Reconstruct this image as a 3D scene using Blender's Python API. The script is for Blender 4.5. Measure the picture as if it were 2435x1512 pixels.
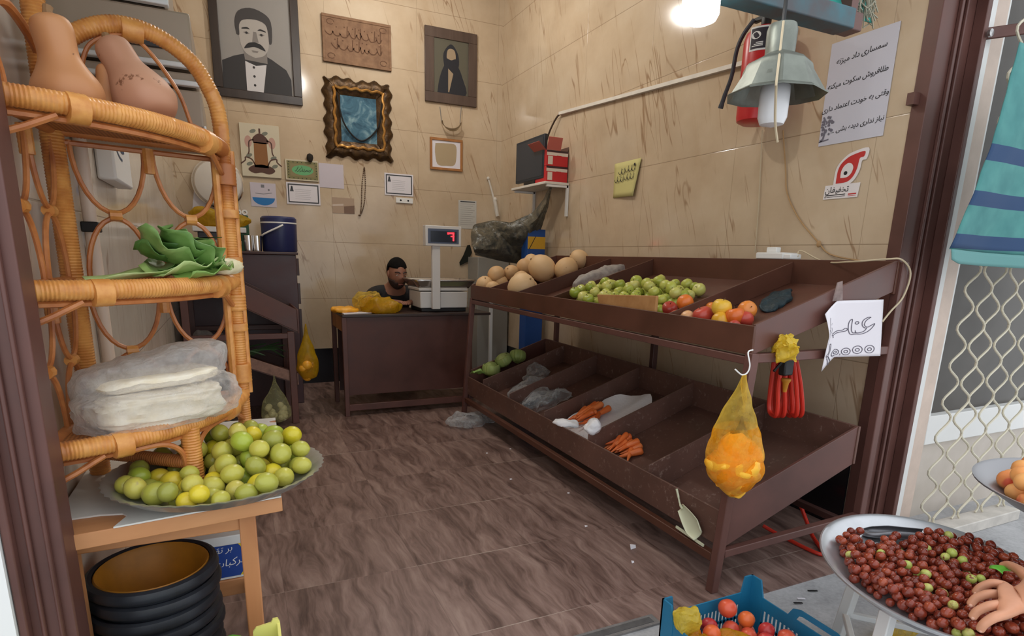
import bpy, bmesh, math, random
from mathutils import Vector, Matrix, Euler, noise
from math import sin, cos, pi, radians, sqrt, atan2
SC = bpy.context.scene
COL = SC.collection
for o in list(bpy.data.objects): bpy.data.objects.remove(o)
# ------------------------------------------------------------------ camera
FPX, PPX, PPY, CAMH = 1402.767, 1217.5, 946.9, 1.2
PITCH, ROLL, YAW = radians(13.426), radians(1.4788), radians(25.1737)
FW = Vector((sin(YAW)*cos(PITCH), cos(YAW)*cos(PITCH), -sin(PITCH)))
RT0 = Vector((cos(YAW), -sin(YAW), 0)); UP0 = RT0.cross(FW)
RT = RT0*cos(ROLL)+UP0*sin(ROLL); UP = UP0*cos(ROLL)-RT0*sin(ROLL)
CP = Vector((0, 0, CAMH))
cd = bpy.data.cameras.new('camera'); cam = bpy.data.objects.new('camera', cd); COL.objects.link(cam)
cam.matrix_world = Matrix(((RT.x, UP.x, -FW.x, 0), (RT.y, UP.y, -FW.y, 0), (RT.z, UP.z, -FW.z, CAMH), (0, 0, 0, 1)))
cd.sensor_fit = 'HORIZONTAL'; cd.sensor_width = 36; cd.lens = 36*FPX/2435
cd.shift_x = 0; cd.shift_y = (PPY-756)/2435
cd.clip_start = .02; cd.clip_end = 200
SC.camera = cam
# ------------------------------------------------------------------ light and exposure
vs = SC.view_settings
SC.display_settings.display_device = 'sRGB'
vs.view_transform = 'Standard'; vs.look = 'None'; vs.gamma = 1; vs.use_curve_mapping = False
vs.exposure = 0.62
W = bpy.data.worlds.new('sky'); SC.world = W; W.use_nodes = True
W.node_tree.nodes['Background'].inputs[0].default_value = (0.92, 0.96, 1.0, 1)
W.node_tree.nodes['Background'].inputs[1].default_value = 1.0
def lamp(name, loc, power, color, rad):
    l = bpy.data.lights.new(name, 'POINT'); l.energy = power; l.color = color; l.shadow_soft_size = rad
    o = bpy.data.objects.new(name, l); COL.objects.link(o); o.location = loc
    return o
LED = (1.0, 0.97, 0.92)
LAMPS = [((0.9, 3.1, 3.3), 21), ((1.3, 4.6, 3.35), 19)]       # the two bulbs hanging inside under the ceiling
BULB_POS = (1.165, 1.375, 1.905); BULB_W = 5
# ------------------------------------------------------------------ pixel <-> place helpers (2435x1512 frame)
def ray(x, y): return RT*((x-PPX)/FPX)-UP*((y-PPY)/FPX)+FW
def bY(x, y, Y): d = ray(x, y); return CP+d*(Y/d.y)
def bX(x, y, X): d = ray(x, y); return CP+d*(X/d.x)
def bZ(x, y, z): d = ray(x, y); return CP+d*((z-CAMH)/d.z)
def bD(x, y, t): return CP+ray(x, y)*t
# ------------------------------------------------------------------ building helpers
ORG = {}
def lin(c):
    return tuple(((v/255)/12.92 if v/255 <= .04045 else ((v/255+.055)/1.055)**2.4) for v in c[:3])
def tag(o, label=None, cat=None, group=None, kind=None):
    for k, v in (('label', label), ('category', cat), ('group', group), ('kind', kind)):
        if v: o[k] = v
    return o
def thing(name, label, cat, loc=(0, 0, 0), group=None):
    o = bpy.data.objects.new(name, None); COL.objects.link(o); o.location = loc; o.empty_display_size = .05
    ORG[o.name] = Vector(loc)
    return tag(o, label, cat, group)
class MB:
    def __init__(s): s.v = []; s.f = []; s.fm = []; s.mi = 0
    def add(s, vs, fs):
        o = len(s.v); s.v += [tuple(p) for p in vs]; s.f += [tuple(i+o for i in f) for f in fs]; s.fm += [s.mi]*len(fs); return s
    def hexa(s, p):
        return s.add(p, [(0, 3, 2, 1), (4, 5, 6, 7), (0, 1, 5, 4), (1, 2, 6, 5), (2, 3, 7, 6), (3, 0, 4, 7)])
    def box(s, a, b):
        (x0, y0, z0), (x1, y1, z1) = a, b
        return s.hexa([(x0, y0, z0), (x1, y0, z0), (x1, y1, z0), (x0, y1, z0), (x0, y0, z1), (x1, y0, z1), (x1, y1, z1), (x0, y1, z1)])
    def cbox(s, c, d, rot=(0, 0, 0)):
        R = Euler(rot).to_matrix(); c = Vector(c)
        P = [c+R@Vector((sx*d[0]/2, sy*d[1]/2, sz*d[2]/2)) for sz in (-1, 1) for sx, sy in ((-1, -1), (1, -1), (1, 1), (-1, 1))]
        return s.hexa(P)
    def prism(s, poly, ext):
        n = len(poly); e = Vector(ext); P = [Vector(p) for p in poly]
        nrm = Vector((0, 0, 0))
        for i in range(n): nrm += P[i].cross(P[(i+1) % n])
        if nrm.dot(e) > 0: P.reverse()
        return s.add(P+[p+e for p in P], [tuple(range(n)), tuple(range(2*n-1, n-1, -1))]+[(i, i+n, (i+1) % n+n, (i+1) % n) for i in range(n)])
    def poly(s, pts): return s.add(pts, [tuple(range(len(pts)))])
    def tube(s, pts, r, n=8, closed=False, cap=True, ridge=None, flat=1.0):
        P = [Vector(p) for p in pts]
        if ridge:                                     # resample finely so a wrapped cane shows its turns
            step, amp = ridge; Q = []; RR = []
            rl = r if isinstance(r, (list, tuple)) else [r]*len(P)
            for i in range(len(P)-1):
                L = (P[i+1]-P[i]).length; k = max(1, int(L/step))
                for j in range(k): Q.append(P[i].lerp(P[i+1], j/k)); RR.append(rl[i]+(rl[i+1]-rl[i])*j/k)
            Q.append(P[-1]); RR.append(rl[-1]); P = Q; r = [q*(1+(amp if i % 2 else 0)) for i, q in enumerate(RR)]
        m = len(P); rr = r if isinstance(r, (list, tuple)) else [r]*m
        T = []
        for i in range(m):
            a = P[i-1] if (i > 0 or closed) else P[i]; b = P[(i+1) % m] if (i < m-1 or closed) else P[i]
            t = b-a; T.append(t.normalized() if t.length > 1e-9 else Vector((0, 0, 1)))
        u = T[0].orthogonal().normalized(); vs = []
        for i in range(m):
            u = u-T[i]*u.dot(T[i]); u = u.normalized() if u.length > 1e-6 else T[i].orthogonal().normalized(); w = T[i].cross(u)
            for k in range(n):
                a = 2*pi*k/n; vs.append(P[i]+(u*cos(a)+w*sin(a)*flat)*rr[i])
        fs = []
        for i in range(m if closed else m-1):
            j = (i+1) % m
            for k in range(n): fs.append((i*n+k, i*n+(k+1) % n, j*n+(k+1) % n, j*n+k))
        if cap and not closed: fs += [tuple(range(n-1, -1, -1)), tuple((m-1)*n+k for k in range(n))]
        return s.add(vs, fs)
    def lathe(s, prof, n=24, M=None, cap=True):
        M = M or Matrix(); vs = []; m = len(prof)
        for r, z in prof:
            for k in range(n): vs.append(M@Vector((r*cos(2*pi*k/n), r*sin(2*pi*k/n), z)))
        fs = [(i*n+k, i*n+(k+1) % n, (i+1)*n+(k+1) % n, (i+1)*n+k) for i in range(m-1) for k in range(n)]
        if cap:
            if prof[0][0] > 1e-5: fs.append(tuple(range(n-1, -1, -1)))
            if prof[-1][0] > 1e-5: fs.append(tuple((m-1)*n+k for k in range(n)))
        return s.add(vs, fs)
    def ball(s, c, r, nu=12, nv=8, fn=None, M=None):
        r = r if isinstance(r, (list, tuple)) else (r, r, r); c = Vector(c); M = M or Matrix.Identity(3)
        vs = [c+M@Vector((0, 0, -r[2]*(fn(0, -1) if fn else 1)))]
        for j in range(1, nv):
            b = -pi/2+pi*j/nv
            for i in range(nu):
                a = 2*pi*i/nu; k = fn(a, sin(b)) if fn else 1
                vs.append(c+M@Vector((r[0]*cos(b)*cos(a)*k, r[1]*cos(b)*sin(a)*k, r[2]*sin(b)*k)))
        vs.append(c+M@Vector((0, 0, r[2]*(fn(0, 1) if fn else 1))))
        fs = [(0, 1+(i+1) % nu, 1+i) for i in range(nu)]
        for j in range(nv-2):
            for i in range(nu):
                a = 1+j*nu; fs.append((a+i, a+(i+1) % nu, a+nu+(i+1) % nu, a+nu+i))
        t = 1+(nv-2)*nu; fs += [(t+i, t+(i+1) % nu, len(vs)-1) for i in range(nu)]
        return s.add(vs, fs)
    def grid(s, fn, nu, nv, closeu=False):
        vs = [fn(i/(nu if closeu else nu-1), j/(nv-1)) for j in range(nv) for i in range(nu)]
        fs = [(j*nu+i, j*nu+(i+1) % nu, (j+1)*nu+(i+1) % nu, (j+1)*nu+i) for j in range(nv-1) for i in range(nu if closeu else nu-1)]
        return s.add(vs, fs)
    def build(s, name, mats, parent=None, loc=None, ang=35, mods=None):
        mats = mats if isinstance(mats, (list, tuple)) else [mats]
        org = ORG[parent.name] if parent else Vector(loc or (0, 0, 0))
        me = bpy.data.meshes.new(name)
        me.from_pydata([(p[0]-org.x, p[1]-org.y, p[2]-org.z) for p in s.v], [], s.f)
        for m in mats: me.materials.append(m)
        if len(mats) > 1: me.polygons.foreach_set('material_index', s.fm)
        me.update()
        if ang:
            me.polygons.foreach_set('use_smooth', [True]*len(me.polygons)); me.set_sharp_from_angle(angle=radians(ang))
        o = bpy.data.objects.new(name, me); COL.objects.link(o)
        if parent: o.parent = parent
        else: o.location = org
        ORG[o.name] = org
        for k, kw in (mods or []):
            md = o.modifiers.new(k.lower(), k)
            for a, b in kw.items(): setattr(md, a, b)
        return o
def bev(w, seg=2): return ('BEVEL', dict(width=w, segments=seg, limit_method='ANGLE', angle_limit=radians(40)))
def sol(t, off=0): return ('SOLIDIFY', dict(thickness=t, offset=off))
def sub(n=1): return ('SUBSURF', dict(levels=n, render_levels=n))
def struct(mb, name, mats, **k):
    o = mb.build(name, mats, **k); o['kind'] = 'structure'; return o
def copy_tree(o, loc=None, rot=None, scale=None, label=None, group=None, parent=None):
    c = o.copy(); COL.objects.link(c); c.parent = parent
    if parent is None:
        if loc is not None: c.location = loc
        if rot is not None: c.rotation_euler = rot
        if scale is not None: c.scale = (scale,)*3 if not isinstance(scale, tuple) else scale
        if label: c['label'] = label
        if group: c['group'] = group
    for ch in list(o.children): copy_tree(ch, parent=c)
    return c
def fb(x, y, z, s=1.0): return noise.noise(Vector((x*s, y*s, z*s)))
def lump(p, s, amp, seed=0):
    q = Vector(p)*s+Vector((seed*7.1, seed*3.3, seed*1.7))
    return Vector((noise.noise(q), noise.noise(q+Vector((31, 0, 0))), noise.noise(q+Vector((0, 57, 0)))))*amp
def spline(pts, k=6):
    P = [Vector(p) for p in pts]; out = []
    for i in range(len(P)-1):
        a, b, c, d = P[max(i-1, 0)], P[i], P[i+1], P[min(i+2, len(P)-1)]
        for j in range(k):
            t = j/k; out.append(.5*((2*b)+(c-a)*t+(2*a-5*b+4*c-d)*t*t+(3*b-a-3*c+d)*t**3))
    return out+[P[-1]]
# ------------------------------------------------------------------ materials
class NT:
    def __init__(s, name):
        s.m = bpy.data.materials.new(name); s.m.use_nodes = True; s.t = s.m.node_tree; s.b = s.t.nodes['Principled BSDF']; s.o = s.t.nodes['Material Output']
    def n(s, typ, ins=None, **kw):
        nd = s.t.nodes.new(typ)
        for k, v in kw.items(): setattr(nd, k, v)
        for k, v in (ins or {}).items():
            if hasattr(v, 'is_linked') or isinstance(v, bpy.types.NodeSocket): s.t.links.new(v, nd.inputs[k])
            else: nd.inputs[k].default_value = v
        return nd
    def l(s, a, b): s.t.links.new(a, b)
    def math(s, op, a, b=0.0, c=0.0):
        nd = s.t.nodes.new('ShaderNodeMath'); nd.operation = op
        for i, v in enumerate((a, b, c)):
            if isinstance(v, bpy.types.NodeSocket): s.t.links.new(v, nd.inputs[i])
            else: nd.inputs[i].default_value = v
        return nd.outputs[0]
    def noise(s, vec, scale, detail=3, rough=.5, dist=0):
        return s.n('ShaderNodeTexNoise', {'Vector': vec, 'Scale': scale, 'Detail': detail, 'Roughness': rough, 'Distortion': dist}).outputs[0]
    def ramp(s, f, stops):
        r = s.n('ShaderNodeValToRGB', {0: f}); e = r.color_ramp.elements
        while len(e) < len(stops): e.new(.5)
        for i, (p, c) in enumerate(stops): e[i].position = p; e[i].color = (*lin(c), 1)
        return r.outputs[0]
    def mix(s, f, a, b):
        nd = s.t.nodes.new('ShaderNodeMix'); nd.data_type = 'RGBA'
        for i, v in ((0, f), (6, a), (7, b)):
            if isinstance(v, bpy.types.NodeSocket): s.t.links.new(v, nd.inputs[i])
            else: nd.inputs[i].default_value = v if i == 0 else (*v, 1)
        return nd.outputs[2]
    def sm(s, v, lo, hi):
        nd = s.n('ShaderNodeMapRange', {0: v, 1: lo, 2: hi, 3: 0.0, 4: 1.0}); nd.interpolation_type = 'SMOOTHSTEP'; return nd.outputs[0]
    def bump(s, h, dist=.002, st=.5):
        nd = s.n('ShaderNodeBump', {'Height': h, 'Distance': dist, 'Strength': st}); s.l(nd.outputs[0], s.b.inputs['Normal'])
    def set(s, rough=.5, metal=0., spec=.5, **kw):
        s.b.inputs['Roughness'].default_value = rough; s.b.inputs['Metallic'].default_value = metal; s.b.inputs['Specular IOR Level'].default_value = spec
        for k, v in kw.items(): s.b.inputs[k].default_value = v
        return s.m
def M(name, c, rough=.5, metal=0., var=.0, scale=20, c2=None, bump=0, spec=.5, obj=True, bscale=None, dist=0):
    t = NT(name)
    if var or c2 or bump:
        tc = t.n('ShaderNodeTexCoord').outputs['Object']
        f = t.noise(tc, scale, 4, .6, dist)
        if c2: t.l(t.ramp(f, [(.5-.2*(1-var), c), (.5+.2*(1-var), c2)]), t.b.inputs[0])
        else:
            k = 1-var; t.l(t.ramp(f, [(.3, tuple(v*k for v in c)), (.7, tuple(min(255, v*(2-k)) for v in c))]), t.b.inputs[0])
        if bump: t.bump(t.noise(tc, bscale or scale*2, 3), bump, .6)
    else: t.b.inputs[0].default_value = (*lin(c), 1)
    return t.set(rough, metal, spec)
def film(name, c, alpha=.35, edge=.8, rough=.25, trans=.5):
    """thin plastic film: see-through face on, denser at its folds"""
    t = NT(name); t.set(rough, 0, .6); t.b.inputs[0].default_value = (*lin(c), 1)
    tr = t.n('ShaderNodeBsdfTransparent', {0: (*[min(1, .55+.45*v) for v in lin(c)], 1)})
    tl = t.n('ShaderNodeBsdfTranslucent', {0: (*lin(c), 1)})
    mx = t.n('ShaderNodeMixShader', {0: trans, 1: t.b.outputs[0], 2: tl.outputs[0]})
    lw = t.n('ShaderNodeLayerWeight', {0: .45})
    tc = t.n('ShaderNodeTexCoord').outputs['Object']
    f = t.math('ADD', t.n('ShaderNodeMapRange', {0: lw.outputs['Facing'], 1: 0., 2: 1., 3: alpha, 4: edge}).outputs[0], t.math('MULTIPLY', t.math('SUBTRACT', t.noise(tc, 40, 3), .5), .5))
    m2 = t.n('ShaderNodeMixShader', {0: t.math('MINIMUM', t.math('MAXIMUM', f, 0.02), .97), 1: tr.outputs[0], 2: mx.outputs[0]})
    bp = t.n('ShaderNodeBump', {'Height': t.noise(tc, 55, 3, .6, .6), 'Distance': .012, 'Strength': .55}); t.l(bp.outputs[0], t.b.inputs['Normal'])
    t.l(m2.outputs[0], t.o.inputs[0]); return t.m
def emit(name, c, st):
    t = NT(name); t.b.inputs[0].default_value = (*lin(c), 1); t.b.inputs['Emission Color'].default_value = (*lin(c), 1); t.b.inputs['Emission Strength'].default_value = st
    return t.m
def fruit(name, stops, rough=.35, spots=None, scale=3, bump=0, spec=.5):
    """fruit skin whose colour patches differ from one fruit to the next"""
    t = NT(name); tc = t.n('ShaderNodeTexCoord').outputs['Object']; oi = t.n('ShaderNodeObjectInfo').outputs['Random']
    off = t.n('ShaderNodeVectorMath', {0: tc, 1: t.n('ShaderNodeCombineXYZ', {0: t.math('MULTIPLY', oi, 37.), 1: t.math('MULTIPLY', oi, 91.)}).outputs[0]}, operation='ADD').outputs[0]
    f = t.math('ADD', t.math('MULTIPLY', t.noise(off, scale, 3), .7), t.math('MULTIPLY', oi, .45)); f = t.math('SUBTRACT', f, .08)
    c = t.ramp(f, stops)
    if spots: c = t.mix(t.sm(t.noise(off, spots[1], 4, .7), spots[2], spots[2]+.06), c, lin(spots[0]))
    t.l(c, t.b.inputs[0])
    if bump: t.bump(t.noise(tc, 250, 2), bump, .4)
    return t.set(rough, 0, spec)
def wall_tile(name, tone=1.0, grey=0.):
    G = lambda c: tuple(v*(1-grey)*tone+grey*(.35*c[0]+.45*c[1]+.2*c[2])*tone for v in c)
    t = NT(name); pos = t.n('ShaderNodeNewGeometry').outputs['Position']; sp = t.n('ShaderNodeSeparateXYZ', {0: pos}).outputs
    u = t.math('SUBTRACT', sp[0], sp[1]); z = sp[2]
    a = t.math('ADD', t.math('MULTIPLY', u, .95), t.math('MULTIPLY', z, .31)); b = t.math('SUBTRACT', t.math('MULTIPLY', z, .95), t.math('MULTIPLY', u, .31))
    v1 = t.n('ShaderNodeCombineXYZ', {0: t.math('MULTIPLY', a, 6.), 1: t.math('MULTIPLY', b, .42)}).outputs[0]
    n1 = t.noise(v1, 1.2, 2.2, .5, .35)
    n3 = t.noise(t.n('ShaderNodeCombineXYZ', {0: t.math('MULTIPLY', a, 3.4), 1: t.math('MULTIPLY', b, .3), 2: 7.7}).outputs[0], 1.3, 2.5, .5, .3)
    vein = t.math('MAXIMUM', t.math('SUBTRACT', 1., t.sm(t.math('ABSOLUTE', t.math('SUBTRACT', n1, .5)), .0, .008)), t.math('SUBTRACT', 1., t.sm(t.math('ABSOLUTE', t.math('SUBTRACT', n3, .5)), .0, .008)))
    mask = t.sm(t.noise(t.n('ShaderNodeCombineXYZ', {0: t.math('MULTIPLY', a, 3.), 1: t.math('MULTIPLY', b, 1.4), 2: 3.3}).outputs[0], 2.3, 3), .46, .62)
    v = t.math('MULTIPLY', vein, mask)
    uz = t.n('ShaderNodeCombineXYZ', {0: u, 1: z}).outputs[0]
    base = t.ramp(t.noise(uz, 2.6, 4, .6), [(.3, G((190, 168, 141))), (.52, G((202, 181, 154))), (.75, G((211, 193, 168)))])
    soft = t.sm(t.noise(v1, .9, 4, .6, .4), .52, .75)
    base = t.mix(t.math('MULTIPLY', soft, .22), base, lin((176*tone, 140*tone, 100*tone)))
    base = t.mix(t.math('MULTIPLY', v, .62), base, lin((128, 86, 46)))
    jz = t.math('SUBTRACT', 1., t.sm(t.math('ABSOLUTE', t.math('SUBTRACT', t.math('FRACT', t.math('DIVIDE', t.math('SUBTRACT', z, 1.293-5.09), .509)), .5)), .495, .4985))
    jz = t.math('SUBTRACT', 1., jz)
    fr = t.math('FRACT', t.math('ADD', t.math('DIVIDE', t.math('SUBTRACT', z, 1.293), .509), .5)); jz = t.math('SUBTRACT', 1., t.sm(t.math('ABSOLUTE', t.math('SUBTRACT', fr, .5)), .002, .006))
    fu = t.math('FRACT', t.math('DIVIDE', t.math('SUBTRACT', u, .32), .80)); ju = t.math('SUBTRACT', 1., t.sm(t.math('ABSOLUTE', t.math('SUBTRACT', fu, .5)), .001, .003))
    base = t.mix(t.math('MULTIPLY', t.math('MAXIMUM', jz, t.math('MULTIPLY', ju, .6)), .55), base, lin((120, 96, 68)))
    t.l(base, t.b.inputs[0]); t.bump(t.math('SUBTRACT', 1., t.math('MAXIMUM', jz, ju)), .0015, .4)
    return t.set(.12, 0, .42)
def floor_tile(name):
    t = NT(name); pos = t.n('ShaderNodeNewGeometry').outputs['Position']; sp = t.n('ShaderNodeSeparateXYZ', {0: pos}).outputs
    row = t.math('FLOOR', t.math('DIVIDE', t.math('SUBTRACT', sp[1], 1.577-4.956), .4956))
    colm = t.math('FLOOR', t.math('DIVIDE', t.math('SUBTRACT', sp[0], 1.075-4.956), .4956))
    r2 = t.n('ShaderNodeTexWhiteNoise', {0: t.n('ShaderNodeCombineXYZ', {0: row, 1: colm}).outputs[0]}, noise_dimensions='2D').outputs[0]
    wob = t.math('MULTIPLY', t.math('SUBTRACT', t.noise(pos, 3.5, 2), .5), .10)
    x = t.math('ADD', t.math('ADD', sp[0], wob), t.math('MULTIPLY', r2, 7.))
    g = t.n('ShaderNodeCombineXYZ', {0: t.math('MULTIPLY', x, 15.), 1: t.math('MULTIPLY', sp[1], 2.3), 2: r2}).outputs[0]
    n1 = t.noise(g, 1.0, 5, .62, .9); n2 = t.noise(g, 3.2, 3, .6)
    f = t.math('ADD', t.math('MULTIPLY', n1, .75), t.math('MULTIPLY', n2, .25))
    c = t.ramp(f, [(.30, (66, 47, 43)), (.42, (104, 81, 74)), (.54, (134, 109, 101)), (.68, (158, 134, 124))])
    fy = t.math('FRACT', t.math('ADD', t.math('DIVIDE', t.math('SUBTRACT', sp[1], 1.577), .4956), .5)); jy = t.math('SUBTRACT', 1., t.sm(t.math('ABSOLUTE', t.math('SUBTRACT', fy, .5)), .0015, .005))
    fx = t.math('FRACT', t.math('ADD', t.math('DIVIDE', t.math('SUBTRACT', sp[0], 1.075), .4956), .5)); jx = t.math('SUBTRACT', 1., t.sm(t.math('ABSOLUTE', t.math('SUBTRACT', fx, .5)), .001, .004))
    pat = t.sm(t.noise(pos, 1.6, 2), .42, .62)
    c = t.mix(t.math('MULTIPLY', t.math('MULTIPLY', jy, pat), .8), c, lin((190, 176, 164)))
    c = t.mix(t.math('MULTIPLY', jx, .35), c, lin((70, 52, 46)))
    t.l(c, t.b.inputs[0]); t.l(t.n('ShaderNodeMapRange', {0: n2, 1: .2, 2: .8, 3: .34, 4: .5}).outputs[0], t.b.inputs['Roughness'])
    m = t.set(.4, 0, .45); t.l(t.n('ShaderNodeMapRange', {0: n2, 1: .2, 2: .8, 3: .34, 4: .52}).outputs[0], t.b.inputs['Roughness']); t.bump(n1, .002, .3); return m
def concrete(name, c, sc=6):
    t = NT(name); pos = t.n('ShaderNodeNewGeometry').outputs['Position']
    f = t.math('ADD', t.math('MULTIPLY', t.noise(pos, sc, 5, .65), .7), t.math('MULTIPLY', t.noise(pos, sc*14, 3), .3))
    t.l(t.ramp(f, [(.3, tuple(v*.80 for v in c)), (.55, c), (.75, tuple(min(255, v*1.08) for v in c))]), t.b.inputs[0]); t.bump(f, .002, .3); return t.set(.7)
def wood(name, c1, c2, axis=0, sc=8, rough=.5):
    t = NT(name); tc = t.n('ShaderNodeTexCoord').outputs['Object']
    s = [14., 14., 14.]; s[axis] = 1.6
    g = t.n('ShaderNodeMapping', {0: tc, 3: tuple(s)}).outputs[0]
    t.l(t.ramp(t.noise(g, sc/8, 4, .6, .6), [(.3, c1), (.7, c2)]), t.b.inputs[0]); return t.set(rough)
def rusty(name, c, wear, amt=.62, rough=.42):
    """painted steel sheet with scuffs"""
    t = NT(name); pos = t.n('ShaderNodeTexCoord').outputs['Object']
    f = t.noise(pos, 4, 4, .6); base = t.ramp(f, [(.3, tuple(v*.88 for v in c)), (.7, tuple(v*1.1 for v in c))])
    w = t.math('MULTIPLY', t.sm(t.noise(pos, 34, 6, .8), amt, amt+.12), .7)
    t.l(t.mix(w, base, lin(wear)), t.b.inputs[0])
    m = t.set(rough, 0, .5); t.l(t.n('ShaderNodeMapRange', {0: f, 1: .3, 2: .7, 3: rough-.08, 4: rough+.12}).outputs[0], t.b.inputs['Roughness']); return m
m_wall = wall_tile('beige_veined_tile'); m_wall_l = wall_tile('pale_wall_tile', 1.13, .45)
m_floor = floor_tile('wood_look_floor_tile'); m_pave = concrete('grey_paving', (172, 172, 174)); m_black = M('black_glazed_skirting', (20, 19, 24), .25)
m_plaster = M('ceiling_plaster', (226, 220, 208), .9); m_brown = rusty('brown_painted_steel', (96, 62, 55), (112, 84, 78), .66)
m_tray = rusty('worn_brown_tray', (98, 68, 58), (150, 128, 118), .56, .5); m_brown_d = rusty('dark_brown_steel', (66, 40, 36), (92, 66, 60), .68)
m_trayup = rusty('brown_tray_paint', (88, 52, 38), (104, 70, 56), .7, .45)
m_white = M('white_paint', (232, 232, 230), .5); m_offwhite = M('off_white_paint', (222, 216, 206), .55, var=.05, scale=8)
m_blackp = M('black_plastic', (22, 22, 24), .45); m_steel = M('brushed_steel', (190, 190, 190), .3, .9, var=.06); m_alu = M('aluminium', (205, 207, 210), .38, .85, var=.04, scale=12)
m_paper = M('white_paper', (226, 222, 228), .8); m_ink = M('black_ink', (36, 33, 36), .8); m_chrome = M('chrome', (225, 225, 225), .12, 1)
m_grout = M('grey_edge', (120, 118, 116), .7)
# ------------------------------------------------------------------ the setting
XR, XL, YB, ZC, YJ, YJL = 2.51, -.372, 5.74, 3.6, 1.66, 1.25
struct(MB().box((XL-.2, 1.39, -.1), (XR+.0, YB, 0)), 'floor', m_floor, ang=None)
struct(MB().box((-3.5, -3.0, -.1), (6.0, 1.39, -.004)), 'pavement', m_pave, ang=None)
struct(MB().box((XR, 1.39, -.1), (6.0, 1.70, -.004)), 'pavement_by_window', m_pave, ang=None)
struct(MB().box((XL-.2, YB, 0), (XR+.2, YB+.2, ZC)), 'wall_back', m_wall, ang=None)
struct(MB().box((XR, YJ+.001, 0), (XR+.2, YB, ZC)), 'wall_right', m_wall, ang=None)
struct(MB().box((XL-.2, YJL+.05, 0), (XL, YB, ZC)), 'wall_left', m_wall_l, ang=None)
struct(MB().box((XL-.2, YJL, ZC), (XR+.2, YB+.2, ZC+.1)), 'ceiling', m_plaster, ang=None)
struct(MB().box((XL-.3, 1.40, 2.42), (XR+.5, YJ+.05, ZC)), 'trim_3', m_brown, ang=None)
struct(MB().box((XL+.001, YB-.012, 0), (XR-.001, YB-.001, .323)), 'baseboard_back', m_black, ang=None)
struct(MB().box((XR-.012, YJ+.003, 0), (XR-.001, YB-.02, .32)), 'baseboard_right', m_black, ang=None)
# right jamb: steel profile with ribs, then the pale window surround
j = MB(); j.box((XR-.005, 1.60, 0), (2.732, YJ, 2.42)); j.box((XR+.085, 1.585, 0), (XR+.099, 1.60, 2.42)); j.box((XR+.125, 1.588, 0), (XR+.133, 1.60, 2.42))
j.box((2.704, 1.555, 0), (2.732, 1.60, 2.42))
struct(j, 'trim_1', m_brown, mods=[bev(.003)])
m_pink = M('pale_pink_stone', (214, 194, 180), .6, var=.04, scale=9)
j = MB(); j.box((2.733, 1.575, 0), (2.80, 1.70, 2.6)); j.mi = 1; j.box((2.80, 1.60, 0), (2.925, 1.70, 2.6))
struct(j, 'trim_2', [m_white, m_pink], mods=[bev(.004)])
# left jamb and the white shop front beside it
JX = -.316
j = MB(); j.box((JX-.08, YJL-.02, 0), (JX, YJL+.055, 2.42)); j.box((JX-.025, YJL-.033, 0), (JX-.018, YJL-.02, 2.42)); j.box((JX-.052, YJL-.03, 0), (JX-.044, YJL-.02, 2.42))
j.box((JX-.08, YJL-.042, 0), (JX-.066, YJL-.02, 2.42))
struct(j, 'trim_4', m_brown, mods=[bev(.003)])
j = MB(); j.box((XL-1.6, YJL-.05, 0), (JX-.081, YJL+.1, 3.0))
struct(j, 'wall_outer', m_white, ang=None)
m_stone = M('stone_panel', (206, 196, 186), .5, scale=5, c2=(192, 182, 170))
struct(MB().box((2.925, 1.62, -.004), (4.8, 1.75, .378)), 'wall_shopfront', m_stone, ang=None)
w = struct(MB().box((2.925, 1.60, .378), (4.8, 1.75, .52)), 'window_1', m_white, mods=[bev(.004)])
mb = MB(); mb.box((3.95, 1.60, .52), (4.02, 1.70, 2.6)); mb.box((2.925, 1.61, .52), (2.95, 1.70, 2.6)); mb.box((2.925, 1.60, 2.6), (4.8, 1.75, 2.75)); mb.build('window_frame', m_white, w, ang=None)
m_pane = M('dark_grey_pane', (84, 80, 76), .25, var=.10, scale=2, spec=.15); MB().box((2.95, 1.64, .52), (4.8, 1.65, 2.6)).build('window_pane', m_pane, w, ang=None)
struct(MB().box((2.925, 1.655, .52), (4.8, 1.75, 2.75)), 'wall_behind_window', m_plaster, ang=None)
struct(MB().box((2.62, 1.39, -.004), (3.45, 1.48, .05)), 'trim_6', M('worn_white_sill', (196, 190, 182), .6, var=.08, scale=10), mods=[bev(.004)])
mb = MB(); mb.box((.35, 1.388, -.004), (1.235, 1.440, .004)); mb.mi = 1; mb.box((.40, 1.400, .003), (1.215, 1.428, .0055)); struct(mb, 'trim_7', [concrete('stained_threshold', (118, 114, 112), 20), concrete('dark_channel', (84, 82, 82), 25)], ang=None)
# ------------------------------------------------------------------ sloping display stand along the right wall
DY0, DY1 = 1.48, 4.15
UPZ = lambda X: .905+(X-1.60)*.305          # floor of the upper bins
LOZ = lambda X: .195+(X-1.575)*.37          # floor of the lower bins
ds = thing('display_stand', 'long brown steel two-tier sloping produce stand along the right wall', 'display stand', (1.9, 2.8, 0))
def sq(p, q, w=.035): return MB().tube([p, q], w*.7071, 4)
def sqbar(mb, p, q, w=.034, h=None):
    p = Vector(p); q = Vector(q); d = (q-p).normalized(); u = d.cross(Vector((0, 0, 1)))
    if u.length < .2: u = d.cross(Vector((0, 1, 0)))
    u.normalize(); v = d.cross(u).normalized(); h = h or w
    c = [(-1, -1), (1, -1), (1, 1), (-1, 1)]
    return mb.hexa([p+u*(a*w/2)+v*(b*h/2) for a, b in c]+[q+u*(a*w/2)+v*(b*h/2) for a, b in c])
def bar(name, p, q, parent, mat, w=.034, h=None):
    return sqbar(MB(), p, q, w, h).build(name, mat, parent, mods=[bev(.003)])
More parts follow.
